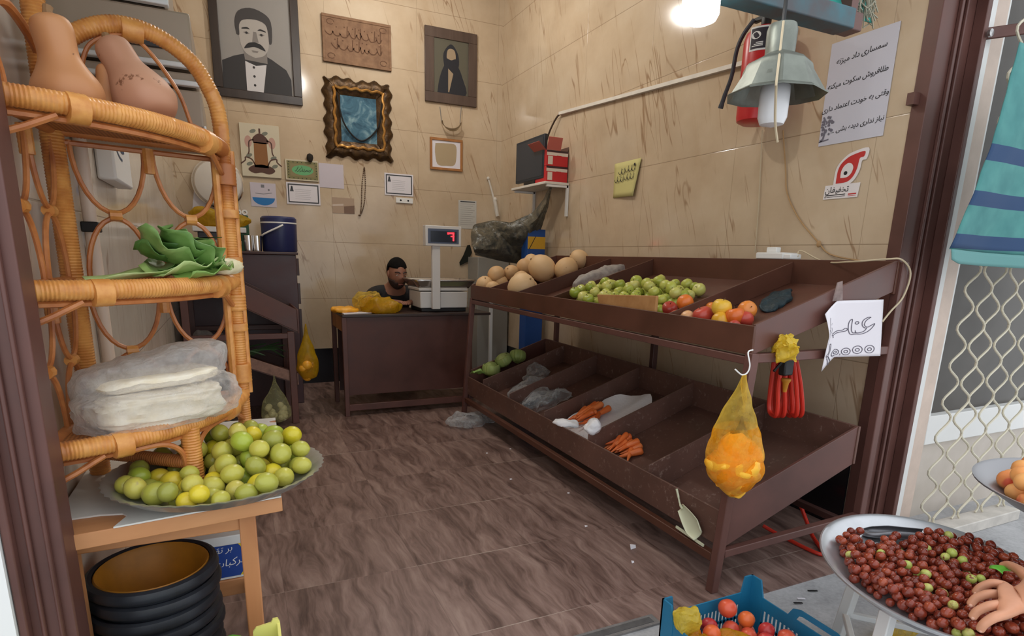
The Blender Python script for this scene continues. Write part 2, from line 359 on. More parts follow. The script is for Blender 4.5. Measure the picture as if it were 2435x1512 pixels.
for y in (DY0-.004, DY1):
    bar('leg', (1.542, y, 0), (1.606, y, .90), ds, m_brown); bar('leg', (2.33, y, 0), (2.33, y, 1.22), ds, m_brown)
bar('leg', (2.29, 2.86, 0), (2.29, 2.86, 1.10), ds, m_brown_d)
for y in (DY0-.002, DY1):
    bar('end_rail', (1.575, y, .150), (2.33, y, .172), ds, m_brown, .03); bar('end_rail', (1.60, y, .882), (2.33, y, .882), ds, m_brown, .032)
bar('long_rail', (1.556, DY0+.02, .128), (1.556, DY1, .128), ds, m_trayup, .03, .034); bar('long_rail', (2.30, DY0, .13), (2.30, DY1, .13), ds, m_brown_d, .03)
bar('long_rail', (1.603, DY0, .872), (1.603, DY1, .872), ds, m_brown, .028)
def tier(name, zf, x0, x1, hf, hb, ys, mat, lipdrop, hl):
    t = .008
    fl = MB(); fl.hexa([(x0, DY0, zf(x0)-t), (x1, DY0, zf(x1)-t), (x1, DY1, zf(x1)-t), (x0, DY1, zf(x0)-t), (x0, DY0, zf(x0)), (x1, DY0, zf(x1)), (x1, DY1, zf(x1)), (x0, DY1, zf(x0))])
    fl.build(name, mat, ds, ang=None)
    MB().box((x0-.010, DY0-.01, zf(x0)-lipdrop), (x0, DY1+.01, zf(x0)+hl)).build('front_lip', mat, ds, mods=[bev(.002)])
    MB().box((x1, DY0-.01, zf(x1)-.02), (x1+.012, DY1+.01, zf(x1)+hb)).build('back_panel', mat, ds, mods=[bev(.002)])
    for y in ys:
        e = y in (DY0, DY1); d = .006 if e else .004; dr = lipdrop if e else 0
        MB().prism([(x0, y-d, zf(x0)-dr), (x1, y-d, zf(x1)-dr), (x1, y-d, zf(x1)+hb-(0 if e else .012)), (x0, y-d, zf(x0)+hf-(0 if e else .012))], (0, 2*d, 0)).build('end_panel' if e else 'divider', m_brown if e else mat, ds, mods=[bev(.0015)])
tier('upper_tray', UPZ, 1.603, 2.30, .092, .105, [DY0, 1.95, 2.95, 3.40, 3.85, DY1], m_trayup, .012, .088)
tier('lower_tray', LOZ, 1.575, 2.23, .155, .138, [DY0, 1.94, 2.43, 2.91, 3.39, 3.85, DY1], m_tray, .022, .115)
# ------------------------------------------------------------------ counter at the back
dk = thing('counter_desk', 'brown steel counter desk standing in front of the back wall', 'desk', (1.25, 4.65, 0))
TZ = .765
MB().box((.695, 4.40, TZ-.02), (1.86, 4.95, TZ)).build('desk_top', M('dark_desk_top', (52, 36, 32), .35, var=.1, scale=6), dk, mods=[bev(.003)])
MB().box((.72, 4.42, .16), (1.68, 4.432, TZ-.02)).build('front_panel', rusty('desk_panel', (82, 48, 40), (100, 66, 58), .72, .38), dk, mods=[bev(.002)])
bar('bottom_rail', (.70, 4.426, .065), (1.68, 4.426, .065), dk, m_brown, .03, .05)
for x, y in ((.71, 4.426), (1.69, 4.426), (.71, 4.92), (1.84, 4.92)): bar('leg', (x, y, 0), (x, y, TZ-.02), dk, m_brown, .034)
m_tan = wood('tan_wood', (150, 98, 52), (178, 122, 70), 2, 8)
MB().box((.698, 4.47, TZ-.13), (.716, 4.93, TZ-.02)).build('side_panel', m_tan, dk, mods=[bev(.003)])
MB().box((.72, 4.80, .12), (1.80, 4.815, TZ-.02)).build('back_panel', m_brown_d, dk, ang=None)
# ------------------------------------------------------------------ brown stand on the left with sloping trays, and the cabinet behind it
ls = thing('left_stand', 'brown steel sloping produce stand at the left wall behind the wicker shelf', 'display stand', (0, 4.6, 0))
LY0, LY1 = 4.37, 4.93
LUP = lambda X: .655-(X-.384)*.53; LLO = lambda X: .29-(X-.36)*.42
for x, y, h in ((.335, LY0, .66), (-.30, LY0, 1.06), (.335, LY1, .66), (-.30, LY1, 1.06)): bar('leg', (x, y, 0), (x, y, h), ls, m_brown, .045)
for y in (LY0, LY1): bar('end_rail', (-.30, y, .63), (.335, y, .63), ls, m_brown, .036)
def ltier(name, zf, x0, x1, h, edge):
    MB().hexa([(x0, LY0, zf(x0)-.008), (x1, LY0, zf(x1)-.008), (x1, LY1, zf(x1)-.008), (x0, LY1, zf(x0)-.008), (x0, LY0, zf(x0)), (x1, LY0, zf(x1)), (x1, LY1, zf(x1)), (x0, LY1, zf(x0))]).build(name, m_tray, ls, ang=None)
    MB().box((x1, LY0-.01, zf(x1)-.01), (x1+.01, LY1+.01, zf(x1)+h)).build('front_lip', edge, ls, mods=[bev(.002)])
    for y in (LY0, LY1):
        MB().prism([(x0, y-.006, zf(x0)), (x1, y-.006, zf(x1)), (x1, y-.006, zf(x1)+h), (x0, y-.006, zf(x0)+h)], (0, .012, 0)).build('end_panel', edge if y == LY0 else m_brown_d, ls, mods=[bev(.002)])
ltier('upper_tray', LUP, -.32, .384, .155, m_brown); ltier('lower_tray', LLO, -.32, .36, .075, M('scuffed_tan_edge', (138, 106, 92), .6, var=.12, scale=30))
cb = thing('back_cabinet', 'tall dark brown cabinet in the back left corner holding the water cooler', 'cabinet', (.06, 5.2, 0))
MB().box((XL+.01, 4.96, .0), (.455, 5.60, 1.175)).build('body', rusty('cabinet_paint', (70, 44, 46), (90, 62, 60), .72, .4), cb, mods=[bev(.004)])
MB().box((XL+.005, 4.945, 1.175), (.47, 5.61, 1.196)).build('cabinet_top', m_brown_d, cb, mods=[bev(.004)])
for z0, z1 in ((1.02, 1.15), (.80, .96), (.45, .76)): MB().box((.455, 4.98, z0), (.475, 5.0, z1)).build('hinge', m_brown_d, cb, mods=[bev(.002)])
# ------------------------------------------------------------------ white topped table on the left, in front
TT = .66
tb = thing('side_table', 'wooden table with a chipped white laminate top under the wicker shelf', 'table', (-.14, 1.68, 0))
m_lam = M('white_laminate', (224, 222, 216), .4, var=.04, scale=6, c2=(206, 202, 196)); m_twood = wood('orange_table_wood', (176, 116, 72), (204, 146, 98), 0, 8)
m_tleg = wood('orange_leg_wood', (170, 110, 68), (198, 140, 92), 2, 8)
TY0, TY1, TX1 = 1.345, 2.045, .063
MB().hexa([(XL+.005, TY0-.055, TT-.035), (TX1, TY0, TT-.035), (TX1+.03, TY1, TT-.035), (XL+.005, TY1, TT-.035), (XL+.005, TY0-.055, TT-.002), (TX1, TY0, TT-.002), (TX1+.03, TY1, TT-.002), (XL+.005, TY1, TT-.002)]).build('table_edge', m_twood, tb, mods=[bev(.002)])
g = MB(); z = TT-.0015
# laminate sheet with broken-off corners
cut = [(TX1-.001, TY0+.001), (TX1+.029, TY1-.06), (TX1+.012, TY1-.055), (TX1+.004, TY1-.036), (TX1+.018, TY1-.026), (TX1+.029, TY1-.022), (TX1+.03, TY1), (XL+.008, TY1), (XL+.008, TY0+.03), (-.285, TY0+.032), (-.245, TY0+.022), (-.235, TY0+.008), (-.25, TY0-.0475)]
def clip(cut): return [(x, y, z) for x, y in cut]
cut[-1] = (-.252, TY0-.043)
g.prism(clip(cut), (0, 0, .0035)); g.build('laminate', m_lam, tb, ang=None)
for x, y in ((-.012, TY0+.05), (-.012, TY1-.09), (-.30, TY1-.09), (-.354, TY0+.05)): bar('leg', (x, y, 0), (x, y, TT-.035), tb, m_tleg, .036)
bar('apron', (-.354, TY0+.05, TT-.06), (-.012, TY0+.05, TT-.06), tb, m_twood, .025, .045)
bar('stretcher', (-.012, TY0+.05, .262), (-.012, TY1-.09, .262), tb, m_tleg, .022, .04); bar('stretcher', (-.354, TY0+.05, .262), (-.30, TY1-.09, .262), tb, m_tleg, .022, .04)
bar('cross_rail', (-.32, 1.712, .262), (-.012, 1.712, .262), tb, m_twood, .022, .05); bar('cross_rail', (-.30, 1.90, .262), (-.012, 1.90, .262), tb, m_twood, .022, .05)
# ------------------------------------------------------------------ wicker corner shelf
def wicker_mat(name, c1, c2, dark):
    t = NT(name); tc = t.n('ShaderNodeTexCoord').outputs['Object']
    f = t.noise(tc, 30, 4, .6); c = t.ramp(f, [(.3, c1), (.65, c2)])
    c = t.mix(t.sm(t.noise(tc, 9, 3), .56, .72), c, lin(dark)); t.l(c, t.b.inputs[0]); return t.set(.38, 0, .5)
m_cane = wicker_mat('wrapped_cane', (196, 124, 58), (222, 158, 84), (170, 100, 48)); m_rod = wicker_mat('thin_cane', (176, 104, 54), (198, 128, 72), (150, 84, 44))
m_weave = NT('cane_weave'); _tc = m_weave.n('ShaderNodeTexCoord').outputs['Object']; _s = m_weave.n('ShaderNodeSeparateXYZ', {0: _tc}).outputs
_w = m_weave.math('MULTIPLY', m_weave.math('SINE', m_weave.math('MULTIPLY', m_weave.math('ADD', _s[0], _s[1]), 420.)), m_weave.math('SINE', m_weave.math('MULTIPLY', m_weave.math('SUBTRACT', _s[0], _s[1]), 420.)))
m_weave.l(m_weave.ramp(m_weave.math('ADD', m_weave.math('MULTIPLY', _w, .4), .5), [(.1, (120, 66, 32)), (.9, (196, 128, 66))]), m_weave.b.inputs[0]); m_weave.bump(_w, .002, .6); m_weave = m_weave.set(.5)
ws = thing('wicker_shelf', 'orange wicker corner shelf with three tiers standing on the white topped table', 'shelf', (-.16, 1.55, TT))
pB, pL, pR, pF = Vector((-.330, 1.655, 0)), Vector((-.353, 1.33, 0)), Vector((.0, 1.75, 0)), Vector((-.115, 1.47, 0))
S1, S2, S3 = 1.445, 1.120, .815
Z = lambda p, z: Vector((p.x, p.y, z))
bow = [(lambda t: pL*(1-t)*(1-2*t)+pF*4*t*(1-t)+pR*t*(2*t-1))(i/18) for i in range(19)]
RG = (.0032, .075)
def cane(name, pts, r, m=None, n=10, ridge=RG, par=None): return MB().tube(pts, r, n, ridge=ridge).build(name, m or m_cane, par or ws)
cane('back_post', [Z(pB, TT+.002), Z(pB, 2.02)], .021)
mb = MB(); off = Vector((-.012, -.012, 0))
mb.tube([Z(pR, TT+.002), Z(pR, S1)], .0165, 10, ridge=RG); mb.tube([Z(pR, S3)+off*1.6, Z(pR, S1)+off*1.6], .010, 8); mb.tube([Z(pR, S3)-off*1.5, Z(pR, S1)-off*1.5], .009, 8)
for z, h in ((S3+.06, .05), (S3+.185, .02), (S2-.055, .04), (S2+.045, .035), (S2+.17, .02), (S1-.06, .05)): mb.tube([Z(pR, z-h/2), Z(pR, z+h/2)], .027, 12, ridge=(.004, .05))
mb.build('right_post', m_cane, ws)
cane('left_post', [Z(pL, TT+.002), Z(pL, S1)], .013)
cane('front_leg', [Z(pF, .672), Z(pF, S3)], [.021, .019])
cane('stretcher', [Z(pB, .715), Z(pF, .722)], .015, m_rod)
for nm, z in (('top_shelf', S1), ('middle_shelf', S2), ('lower_shelf', S3)):
    pl = [Z(p, z+.006) for p in bow]+[Z(pB, z+.006)]
    s = MB().prism(pl, (0, 0, -.012)).build(nm, m_weave, ws, ang=None)
    cane('shelf_rim', [Z(p, z) for p in bow], .0185, par=s)
    inn = [Z(p, z-.026)+Vector((-.006, .008, 0)) for p in bow]; cane('under_rod', inn[1:-1], .0065, m_rod, 6, None, s)
    cane('side_rim', [Z(pR, z), Z(pB, z), Z(pL, z)], .014, m_rod, par=s); cane('side_rim', [Z(pR, z-.026), Z(pB, z-.026)], .006, m_rod, 6, None, s)
    for i in (4, 14):
        b = MB()
        d = (bow[i+1]-bow[i-1]).normalized(); c = Z(bow[i], z-.006); b.tube([c-d*.016, c+d*.016], .0265, 12, ridge=(.004, .03), flat=1)
        b.build('binding', m_cane, s)
    for a, sg in ((pL, 1), (pR, -1)):     # curved braces under each end of the bow
        i0, i1 = (0, 3) if sg == 1 else (18, 15)
        q = [Z(bow[i0], z-.11), Z(bow[i0], z-.07)+(bow[i1]-bow[i0])*.08, Z(bow[i1], z-.045)-(bow[i1]-bow[i0])*.45, Z(bow[i1], z-.022)]
        MB().tube(spline(q, 6), .0062, 7).build('brace', m_rod, s)
b = MB()
for sg in (-1, 1):
    i = 9+sg*5; q = [Z(pF, .70)+(bow[i]-pF)*.10, Z(pF, .755)+(bow[i]-pF)*.16, Z(pF, .785)+(bow[i]-pF)*.45, Z(bow[i], .79)]; b.tube(spline(q, 6), .0062, 7)
b.build('brace', m_rod, ws)
# cane loops: two U above two arches in each tier, on both straight sides
def loops(A, Bq, z0, z1, nm):
    P = lambda s, z: Z(A.lerp(Bq, s), z)
    mid = (z0+z1)/2-.012; rz = mid-z0
    for c, w in ((.285, .205), (.745, .205)):
        up = [P(c-w, z1-.02)]+[P(c-w*cos(pi*i/16), mid+.006+(rz*.95)*(1-sin(pi*i/16))) for i in range(17)]+[P(c+w, z1-.02)]
        MB().tube(up, .0056, 7).build('cane_loop', m_rod, ws)
        dn = [P(c-w*cos(pi*i/16)*.92, z0+.006+(rz-.012)*sin(pi*i/16)) for i in range(17)]
        MB().tube(dn, .0056, 7).build('cane_loop', m_rod, ws)
        MB().tube([P(c-.035, mid), P(c+.035, mid)], .0125, 10, ridge=(.004, .04)).build('loop_binding', m_cane, ws)
    MB().tube([P(.515, z1-.075), P(.515, z1-.02)], .0125, 10, ridge=(.004, .05)).build('loop_binding', m_cane, ws)
for z0, z1 in ((S3, S2), (S2, S1)): loops(pB, pR, z0, z1, 'r'); loops(pL, pB, z0, z1, 'l')
P = lambda s, z: Z(pR.lerp(pB, s), z)
cane('top_arch', spline([P(0, S1), P(.0, S1+.06), P(.035, 1.565), P(.16, 1.635), P(.38, 1.676), P(.62, 1.675), P(.84, 1.632), P(.97, 1.565)], 8), .0178)
MB().tube([P(.56, 1.672), P(.44, 1.672)], .024, 12, ridge=(.004, .04)).build('binding', m_cane, ws)
mb = MB(); mb.tube(spline([P(.80, 1.575), P(.74, 1.625), P(.60, 1.655), P(.45, 1.65), P(.27, 1.57), P(.20, 1.50), P(.19, 1.485)], 6), .0048, 7)
mb.tube(spline([P(.06, 1.46), P(.10, 1.48), P(.19, 1.492), P(.28, 1.488), P(.36, 1.47)], 6), .0048, 7); mb.build('inner_hoop', m_rod, ws)
Q = lambda s, z: Z(pL.lerp(pB, s), z)
MB().tube(spline([Q(0, S1), Q(.0, 1.52), Q(.12, 1.575), Q(.5, 1.63), Q(.9, 1.60), Q(1, 1.56)], 6), .009, 8).build('side_arch', m_rod, ws)
MB().tube(spline([Q(.32, S1), Q(.30, 1.50), Q(.18, 1.56), Q(.05, 1.60)], 6), .0065, 7).build('inner_hoop', m_rod, ws)
# ------------------------------------------------------------------ gourds on the top tier
m_gourd = fruit('gourd_skin', [(.25, (176, 116, 74)), (.55, (200, 140, 92)), (.85, (212, 158, 112))], .5, ((140, 92, 62), 22, .66), 5)
m_gourd2 = fruit('pale_gourd_skin', [(.25, (186, 134, 104)), (.55, (206, 156, 126)), (.85, (216, 172, 142))], .55, ((134, 88, 62), 20, .63), 5); m_stem = M('dry_stem', (150, 116, 80), .8)
def gourd(name, label, base, prof, up, mat, seed):
    t = thing(name, label, 'squash', base, 'squashes on the wicker shelf')
    z = Vector(up).normalized(); x = z.orthogonal().normalized(); y = z.cross(x); b = Vector(base)
    mb = MB(); n = 22; vs = []; pr = []
    for i in range(len(prof)-1):
        for j in range(4):
            a = prof[max(i-1, 0)]; p = prof[i]; q = prof[i+1]; d = prof[min(i+2, len(prof)-1)]; u = j/4
            pr.append(tuple(.5*(2*p[k]+(q[k]-a[k])*u+(2*a[k]-5*p[k]+4*q[k]-d[k])*u*u+(3*p[k]-a[k]-3*q[k]+d[k])*u**3) for k in (0, 1)))
    pr.append(prof[-1])
    off = min((x*(r*cos(k)*1)+y*(r*sin(k))+z*h).z for r, h in pr for k in [i*.3 for i in range(21)])
    org = b-Vector((0, 0, off-.001))
    for r, h in pr:
        for k in range(n):
            a = 2*pi*k/n; rr = max(r, .001)*(1+.025*cos(5*a+seed)+.03*noise.noise(Vector((cos(a)*2, sin(a)*2, h*14+seed)))); vs.append(org+x*rr*cos(a)+y*rr*sin(a)+z*h)
    m = len(pr); mb.add(vs, [(i*n+k, i*n+(k+1) % n, (i+1)*n+(k+1) % n, (i+1)*n+k) for i in range(m-1) for k in range(n)]+[tuple(range(n-1, -1, -1)), tuple((m-1)*n+k for k in range(n))])
    mb.build('body', mat, t, ang=80)
    e = org+z*prof[-1][1]; MB().tube([e-z*.006, e+z*.006, e+z*.014+x*.003], [.012, .008, .009], 8).build('stem', m_stem, t)
GP = [(.02, 0), (.062, .008), (.082, .042), (.080, .078), (.060, .116), (.047, .15), (.047, .19), (.048, .222), (.040, .243), (.018, .254)]
zt = S1+.008
gourd('butternut_squash', 'smooth upright tan butternut squash on the left of the wicker shelf top tier', (-.262, 1.53, zt), [(r*.74, h*.69) for r, h in GP], (-.12, 0, 1), m_gourd, 1)
lean = -RT*.50+Vector((0, 0, .86))+FW*.08
gourd('butternut_squash', 'pale leaning bumpy butternut squash with its neck tilted to the left', (-.125, 1.60, zt), [(r*.84, h*.74) for r, h in [(.018, 0), (.055, .008), (.074, .04), (.072, .078), (.058, .12), (.046, .155), (.043, .19), (.042, .222), (.034, .242), (.016, .25)]], lean, m_gourd2, 5)
gourd('butternut_squash', 'small brown squash mostly hidden behind the two bigger ones', (-.222, 1.635, zt), [(r*.5, h*.5) for r, h in GP], (.1, .1, 1), m_gourd, 9)
# ------------------------------------------------------------------ lettuce on the middle tier
m_leaf = fruit('lettuce_leaf', [(.2, (70, 108, 50)), (.5, (104, 144, 70)), (.85, (158, 184, 112))], .45, None, 14, .0); m_leafp = fruit('pale_lettuce_leaf', [(.2, (120, 158, 76)), (.5, (160, 190, 104)), (.85, (206, 216, 160))], .45, None, 10)
m_root = M('lettuce_base', (232, 224, 190), .6, c2=(214, 200, 150), scale=40)
lt = thing('romaine_lettuce', 'loose romaine lettuce lying with its white base to the right', 'lettuce', (-.12, 1.6, S2+.008))
rnd = random.Random(4)
zl = S2+.022; root = Vector((-.002, 1.665, zl+.018))
def leaf(p0, p1, p2, w, fr, seed, name='leaf', mat=None, droop=.0):
    p0, p1, p2 = Vector(p0), Vector(p1), Vector(p2)
    def f(u, v):
        c = p0*(1-v)**2+p1*2*v*(1-v)+p2*v*v; d = ((p1-p0)*(1-v)+(p2-p1)*v).normalized(); s = d.cross(Vector((0, 0, 1)))
        s = s.normalized() if s.length > .05 else RT.copy(); nn = s.cross(d)
        ww = w*(.22+.95*sin(min(1, v*1.05)*pi*.62)**1.3)*(1 if v < .9 else .8); t = (u-.5)*2
        return c+s*ww*t+nn*(-.35*ww*(1-t*t)+fr*abs(t)**2*sin(v*17+seed+2*t)+fr*.4*noise.noise(Vector((u*5, v*9, seed))))
    return MB().grid(f, 11, 20).build(name, mat or m_leaf, lt, mods=[sol(.0016)])
leaf(root, (-.10, 1.60, zl+.03), (-.262, 1.47, zl-.006), .034, .004, 1, mat=m_leafp)
leaf(root, (-.05, 1.60, zl+.05), (-.16, 1.52, zl+.012), .05, .010, 2, mat=m_leafp)
leaf(root, (-.06, 1.66, zl+.05), (-.17, 1.60, zl+.02), .05, .012, 3)
leaf(root, (-.03, 1.57, zl+.03), (-.10, 1.50, zl+.004), .038, .008, 6, mat=m_leafp)
for i, (x, y, z) in enumerate(((-.165, 1.54, .105), (-.125, 1.56, .11), (-.095, 1.58, .10), (-.185, 1.575, .07), (-.14, 1.59, .085), (-.07, 1.60, .085))):
    leaf(root+Vector((-.02, -.02, .005)), (x*.55-.03, y+.0, zl+.02+.02*(i % 2)), (x, y, zl+z), .050+.006*(i % 3), .013, i*2.3)
mb = MB(); mb.ball(root+Vector((-.012, -.012, .0)), (.046, .020, .020), 20, 14, lambda a, s: 1+.22*noise.noise(Vector((cos(a)*3, sin(a)*3, s*3))), Euler((0, 0, .6)).to_matrix()); mb.build('base', m_root, lt, ang=80)
# ------------------------------------------------------------------ plastic bag of flat bread on the lower tier
pb = thing('plastic_bag', 'large clear plastic bag full of pale flat bread on the wicker shelf bottom tier', 'bag', (-.15, 1.55, S3+.008))
m_film = film('clear_plastic_film', (236, 234, 232), .16, .60, .16, .35); m_filmw = film('milky_plastic_film', (226, 222, 218), .42, .8, .25, .4)
m_bread = M('pale_flat_bread', (226, 212, 184), .8, c2=(238, 230, 212), scale=26, bump=.004)
def blob(c, r, rot, amp, sc, seed, sq=.75, nu=40, nv=24):
    R = Euler(rot).to_matrix(); c = Vector(c)
    mb = MB(); mb.ball((0, 0, 0), 1, nu, nv)
    out = []
    for p in mb.v:
        p = Vector(p); q = Vector([math.copysign(abs(v)**sq, v)*k for v, k in zip(p, r)])
        q += lump(q, sc, amp, seed)+lump(q, sc*3, amp*.35, seed+3); q = c+R@q; out.append(q)
    mb.v = [tuple(q) for q in out]; return mb
def floorclip(mb, z):
    mb.v = [(x, y, max(h, z+.0015*(1+noise.noise(Vector((x*30, y*30, 0)))))) for x, y, h in mb.v]; return mb
zb = S3+.008; tilt = atan2(.36, .30)*.5
def wrinkle(mb, c, amp, fx, fz, seed):
    c = Vector(c); out = []
    for p in mb.v:
        p = Vector(p); d = (p-c); n_ = Vector((d.x*.3, d.y, d.z)).normalized(); al = p.x*.91+p.y*.42
        out.append(tuple(p+n_*amp*(noise.noise(Vector((al*fx, p.y*fx*.4, p.z*fz+seed)))+.5*noise.noise(Vector((al*fx*2.7, p.y*fx, p.z*fz*2+seed))))))
    mb.v = out; return mb
c = (-.175, 1.492, zb+.040); floorclip(wrinkle(blob(c, (.128, .078, .042), (0, -.02, .42), .006, 12, 1, .45, 90, 60), c, .012, 16, 95, 1), zb).build('flat_bread', m_bread, pb, ang=60)
c = (-.175, 1.515, zb+.094); floorclip(wrinkle(blob(c, (.122, .072, .014), (0, -.05, .42), .006, 12, 2, .45, 60, 30), c, .006, 16, 95, 5), zb).build('flat_bread', m_bread, pb, ang=60)
c = (-.168, 1.488, zb+.046); floorclip(wrinkle(blob(c, (.162, .092, .052), (0, -.05, .42), .010, 14, 3, .55, 110, 70), c, .010, 22, 60, 3), zb).build('bag_film', m_film, pb, ang=50)
c = (-.18, 1.535, zb+.105); floorclip(wrinkle(blob(c, (.158, .062, .046), (0, -.17, .42), .012, 12, 8, .55, 90, 50), c, .010, 18, 40, 9), zb+.06).build('bag_film', m_filmw, pb, ang=50)
# ------------------------------------------------------------------ heap builder: drops round fruit one after another into a region
def heap(n, rad, region, base, rng, tries=40, inside=None, jit=.15):
    out = []
    for i in range(n):
        r = rad*(1+jit*(rng.random()-.5)*2); best = None
        for k in range(tries):
            x, y = region(rng)
            z = base(x, y)+r
            for (px, py, pz, pr) in out:
                d2 = (x-px)**2+(y-py)**2; s = r+pr
                if d2 < s*s*1.02: z = max(z, pz+sqrt(s*s*1.02-d2))
            if inside and not inside(x, y, z, r): continue
            if best is None or z < best[2]: best = (x, y, z, r)
        if best: out.append(best)
    return out
def rrot(rng): return (rng.uniform(0, 6.28), rng.uniform(0, 6.28), rng.uniform(0, 6.28))
def scatter(proto, spots, rad, rng, labels, upright=0, rots=None):
    """first spot takes the built fruit itself, later ones copies of it; labels: list of (weight, label, group, material or None)"""
    res = []
    for i, (x, y, z, r) in enumerate(spots):
        o = proto if i == 0 else copy_tree(proto)
        o.location = (x, y, z); o.rotation_euler = rots(rng) if rots else (rrot(rng) if not upright else (rng.gauss(0, upright), rng.gauss(0, upright), rng.uniform(0, 6.28))); o.scale = (r/rad,)*3
        q = rng.random(); acc = 0
        for w, lb, gp, mt in labels:
            acc += w
            if q <= acc or (w, lb, gp, mt) == labels[-1]:
                o['label'] = lb; o['group'] = gp
                if mt:
                    o.material_slots[0].link = 'OBJECT'; o.material_slots[0].material = mt
                break
        res.append(o)
    return res
# ------------------------------------------------------------------ platter of limes
LC = Vector((-.062, 1.45, TT+.002)); LR = .222
m_plat = M('brushed_platter', (176, 176, 172), .36, .75, var=.05, scale=10)
mb = MB(); prof = [(.001, .0), (.10, .0), (.150, .006), (.190, .022), (.214, .042), (.222, .046), (.223, .048), (.213, .0465), (.188, .027), (.148, .011), (.10, .004), (.001, .004)]
n = 96; vs = []
for r, z in prof:
    for k in range(n):
        a = 2*pi*k/n; w = (1+.010*(1 if k % 2 else -1)) if r > .205 else 1
        vs.append(LC+Vector((r*w*cos(a)*1.03, r*w*sin(a)*.985, z)))
m = len(prof); mb.add(vs, [(i*n+k, i*n+(k+1) % n, (i+1)*n+(k+1) % n, (i+1)*n+k) for i in range(m-1) for k in range(n)])
o = mb.build('platter', m_plat, loc=LC, ang=50); tag(o, 'round steel platter with a scalloped rim heaped with limes', 'tray')
m_lime = fruit('lime_skin', [(.20, (138, 140, 60)), (.42, (172, 172, 70)), (.62, (192, 184, 78)), (.85, (204, 190, 98))], .32, ((168, 150, 96), 9, .66), 1.2, .0006)
m_limey = fruit('yellow_lime_skin', [(.25, (196, 184, 40)), (.55, (222, 198, 52)), (.85, (226, 204, 84))], .32, None, 1.2, .0006)
m_limeg = fruit('green_lime_skin', [(.25, (142, 158, 50)), (.55, (166, 180, 62)), (.85, (184, 190, 84))], .32, None, 1.2, .0006)
LRAD = .0215
mb = MB(); mb.ball((0, 0, 0), (LRAD, LRAD, LRAD*1.1), 16, 12, lambda a, s: 1+(.10 if s > .97 else 0)+.02*noise.noise(Vector((cos(a), sin(a), s*2))))
lime = mb.build('lime', m_lime, loc=(0, 0, 0), ang=80)
lime['category'] = 'lime'; rl = random.Random(11)
def regl(r):
    while 1:
        x, y = r.uniform(-1, 1), r.uniform(-1, 1)
        if x*x+y*y < 1: return LC.x+x*.186, LC.y+.01+y*.178
def basel(x, y):
    d = sqrt((x-LC.x)**2+(y-LC.y)**2); return LC.z+.006+max(0, d-.14)*.38
def inl(x, y, z, r):
    if (x-pF.x)**2+(y-pF.y)**2 < (r+.023)**2: return False
    if (x-pR.x)**2+(y-pR.y)**2 < (r+.028)**2: return False
    t = max(0, min(1, ((x-pB.x)*(pF.x-pB.x)+(y-pB.y)*(pF.y-pB.y))/((pF-pB).length_squared))); c = pB.lerp(pF, t)
    if (x-c.x)**2+(y-c.y)**2+(z-.718)**2 < (r+.018)**2: return False
    d = sqrt((x-LC.x)**2+(y-LC.y)**2); return z < LC.z+.054+.062*max(0, 1-((x-LC.x-.075)**2+(y-LC.y-.085)**2)/.16**2)
sp = heap(230, LRAD, regl, basel, rl, 60, inl)
scatter(lime, sp, LRAD, rl, [(.5, 'olive green lime in the heap on the steel platter', 'olive green limes on the platter', None), (.30, 'ripe yellow lime in the heap on the steel platter', 'yellow limes on the platter', m_limey), (.2, 'bright green lime in the heap on the steel platter', 'bright green limes on the platter', m_limeg)])
# ------------------------------------------------------------------ black rubber tubs nested in a stack under the table
m_rub = M('black_rubber', (34, 37, 44), .5, var=.2, scale=14); m_yel = M('yellow_plastic', (176, 116, 26), .5, var=.12, scale=8)
TBX, TBY, TBT, PIT = -.224, 1.505, .472, .0365
tprof = [(a*.84, b) for a, b in [(.001, 0), (.118, 0), (.122, .004), (.146, .092), (.150, .106), (.161, .110), (.166, .116), (.1665, .125), (.162, .135), (.153, .139), (.1445, .136), (.1425, .126), (.1395, .094), (.1165, .010), (.001, .010)]]
nt = 9
for i in range(nt):
    zt_ = TBT-.14-PIT*i+.0
    pos = ['topmost black rubber tub of the stack under the table, holding a yellow tub', 'second black rubber tub from the top of the stack', 'third black rubber tub from the top of the stack', 'fourth black rubber tub from the top of the stack', 'fifth black rubber tub from the top of the stack', 'fourth black rubber tub from the bottom of the stack', 'third black rubber tub from the bottom of the stack', 'second black rubber tub from the bottom of the stack', 'lowest black rubber tub of the stack on the floor'][i]
    if i == 0:
        tub = MB().lathe(tprof, 40).build('rubber_tub', m_rub, loc=(0, 0, 0), ang=40); tub.location = (TBX, TBY, zt_); tag(tub, pos, 'tub', 'stack of black rubber tubs')
    else: copy_tree(tub, (TBX+.004*sin(i*2.1), TBY+.003*cos(i*1.7), max(zt_, .001)), (0, 0, i*.7), None, pos)
mb = MB().lathe([(a*.84, b) for a, b in [(.001, .002), (.108, .002), (.138, .118), (.143, .122), (.139, .126), (.134, .120), (.104, .008), (.001, .008)]], 40, Matrix.Translation((TBX, TBY, TBT-.14+.0105)))
tag(mb.build('yellow_tub', m_yel, loc=(TBX, TBY, TBT-.13), ang=40), 'yellow plastic tub sitting inside the topmost black rubber tub', 'tub')
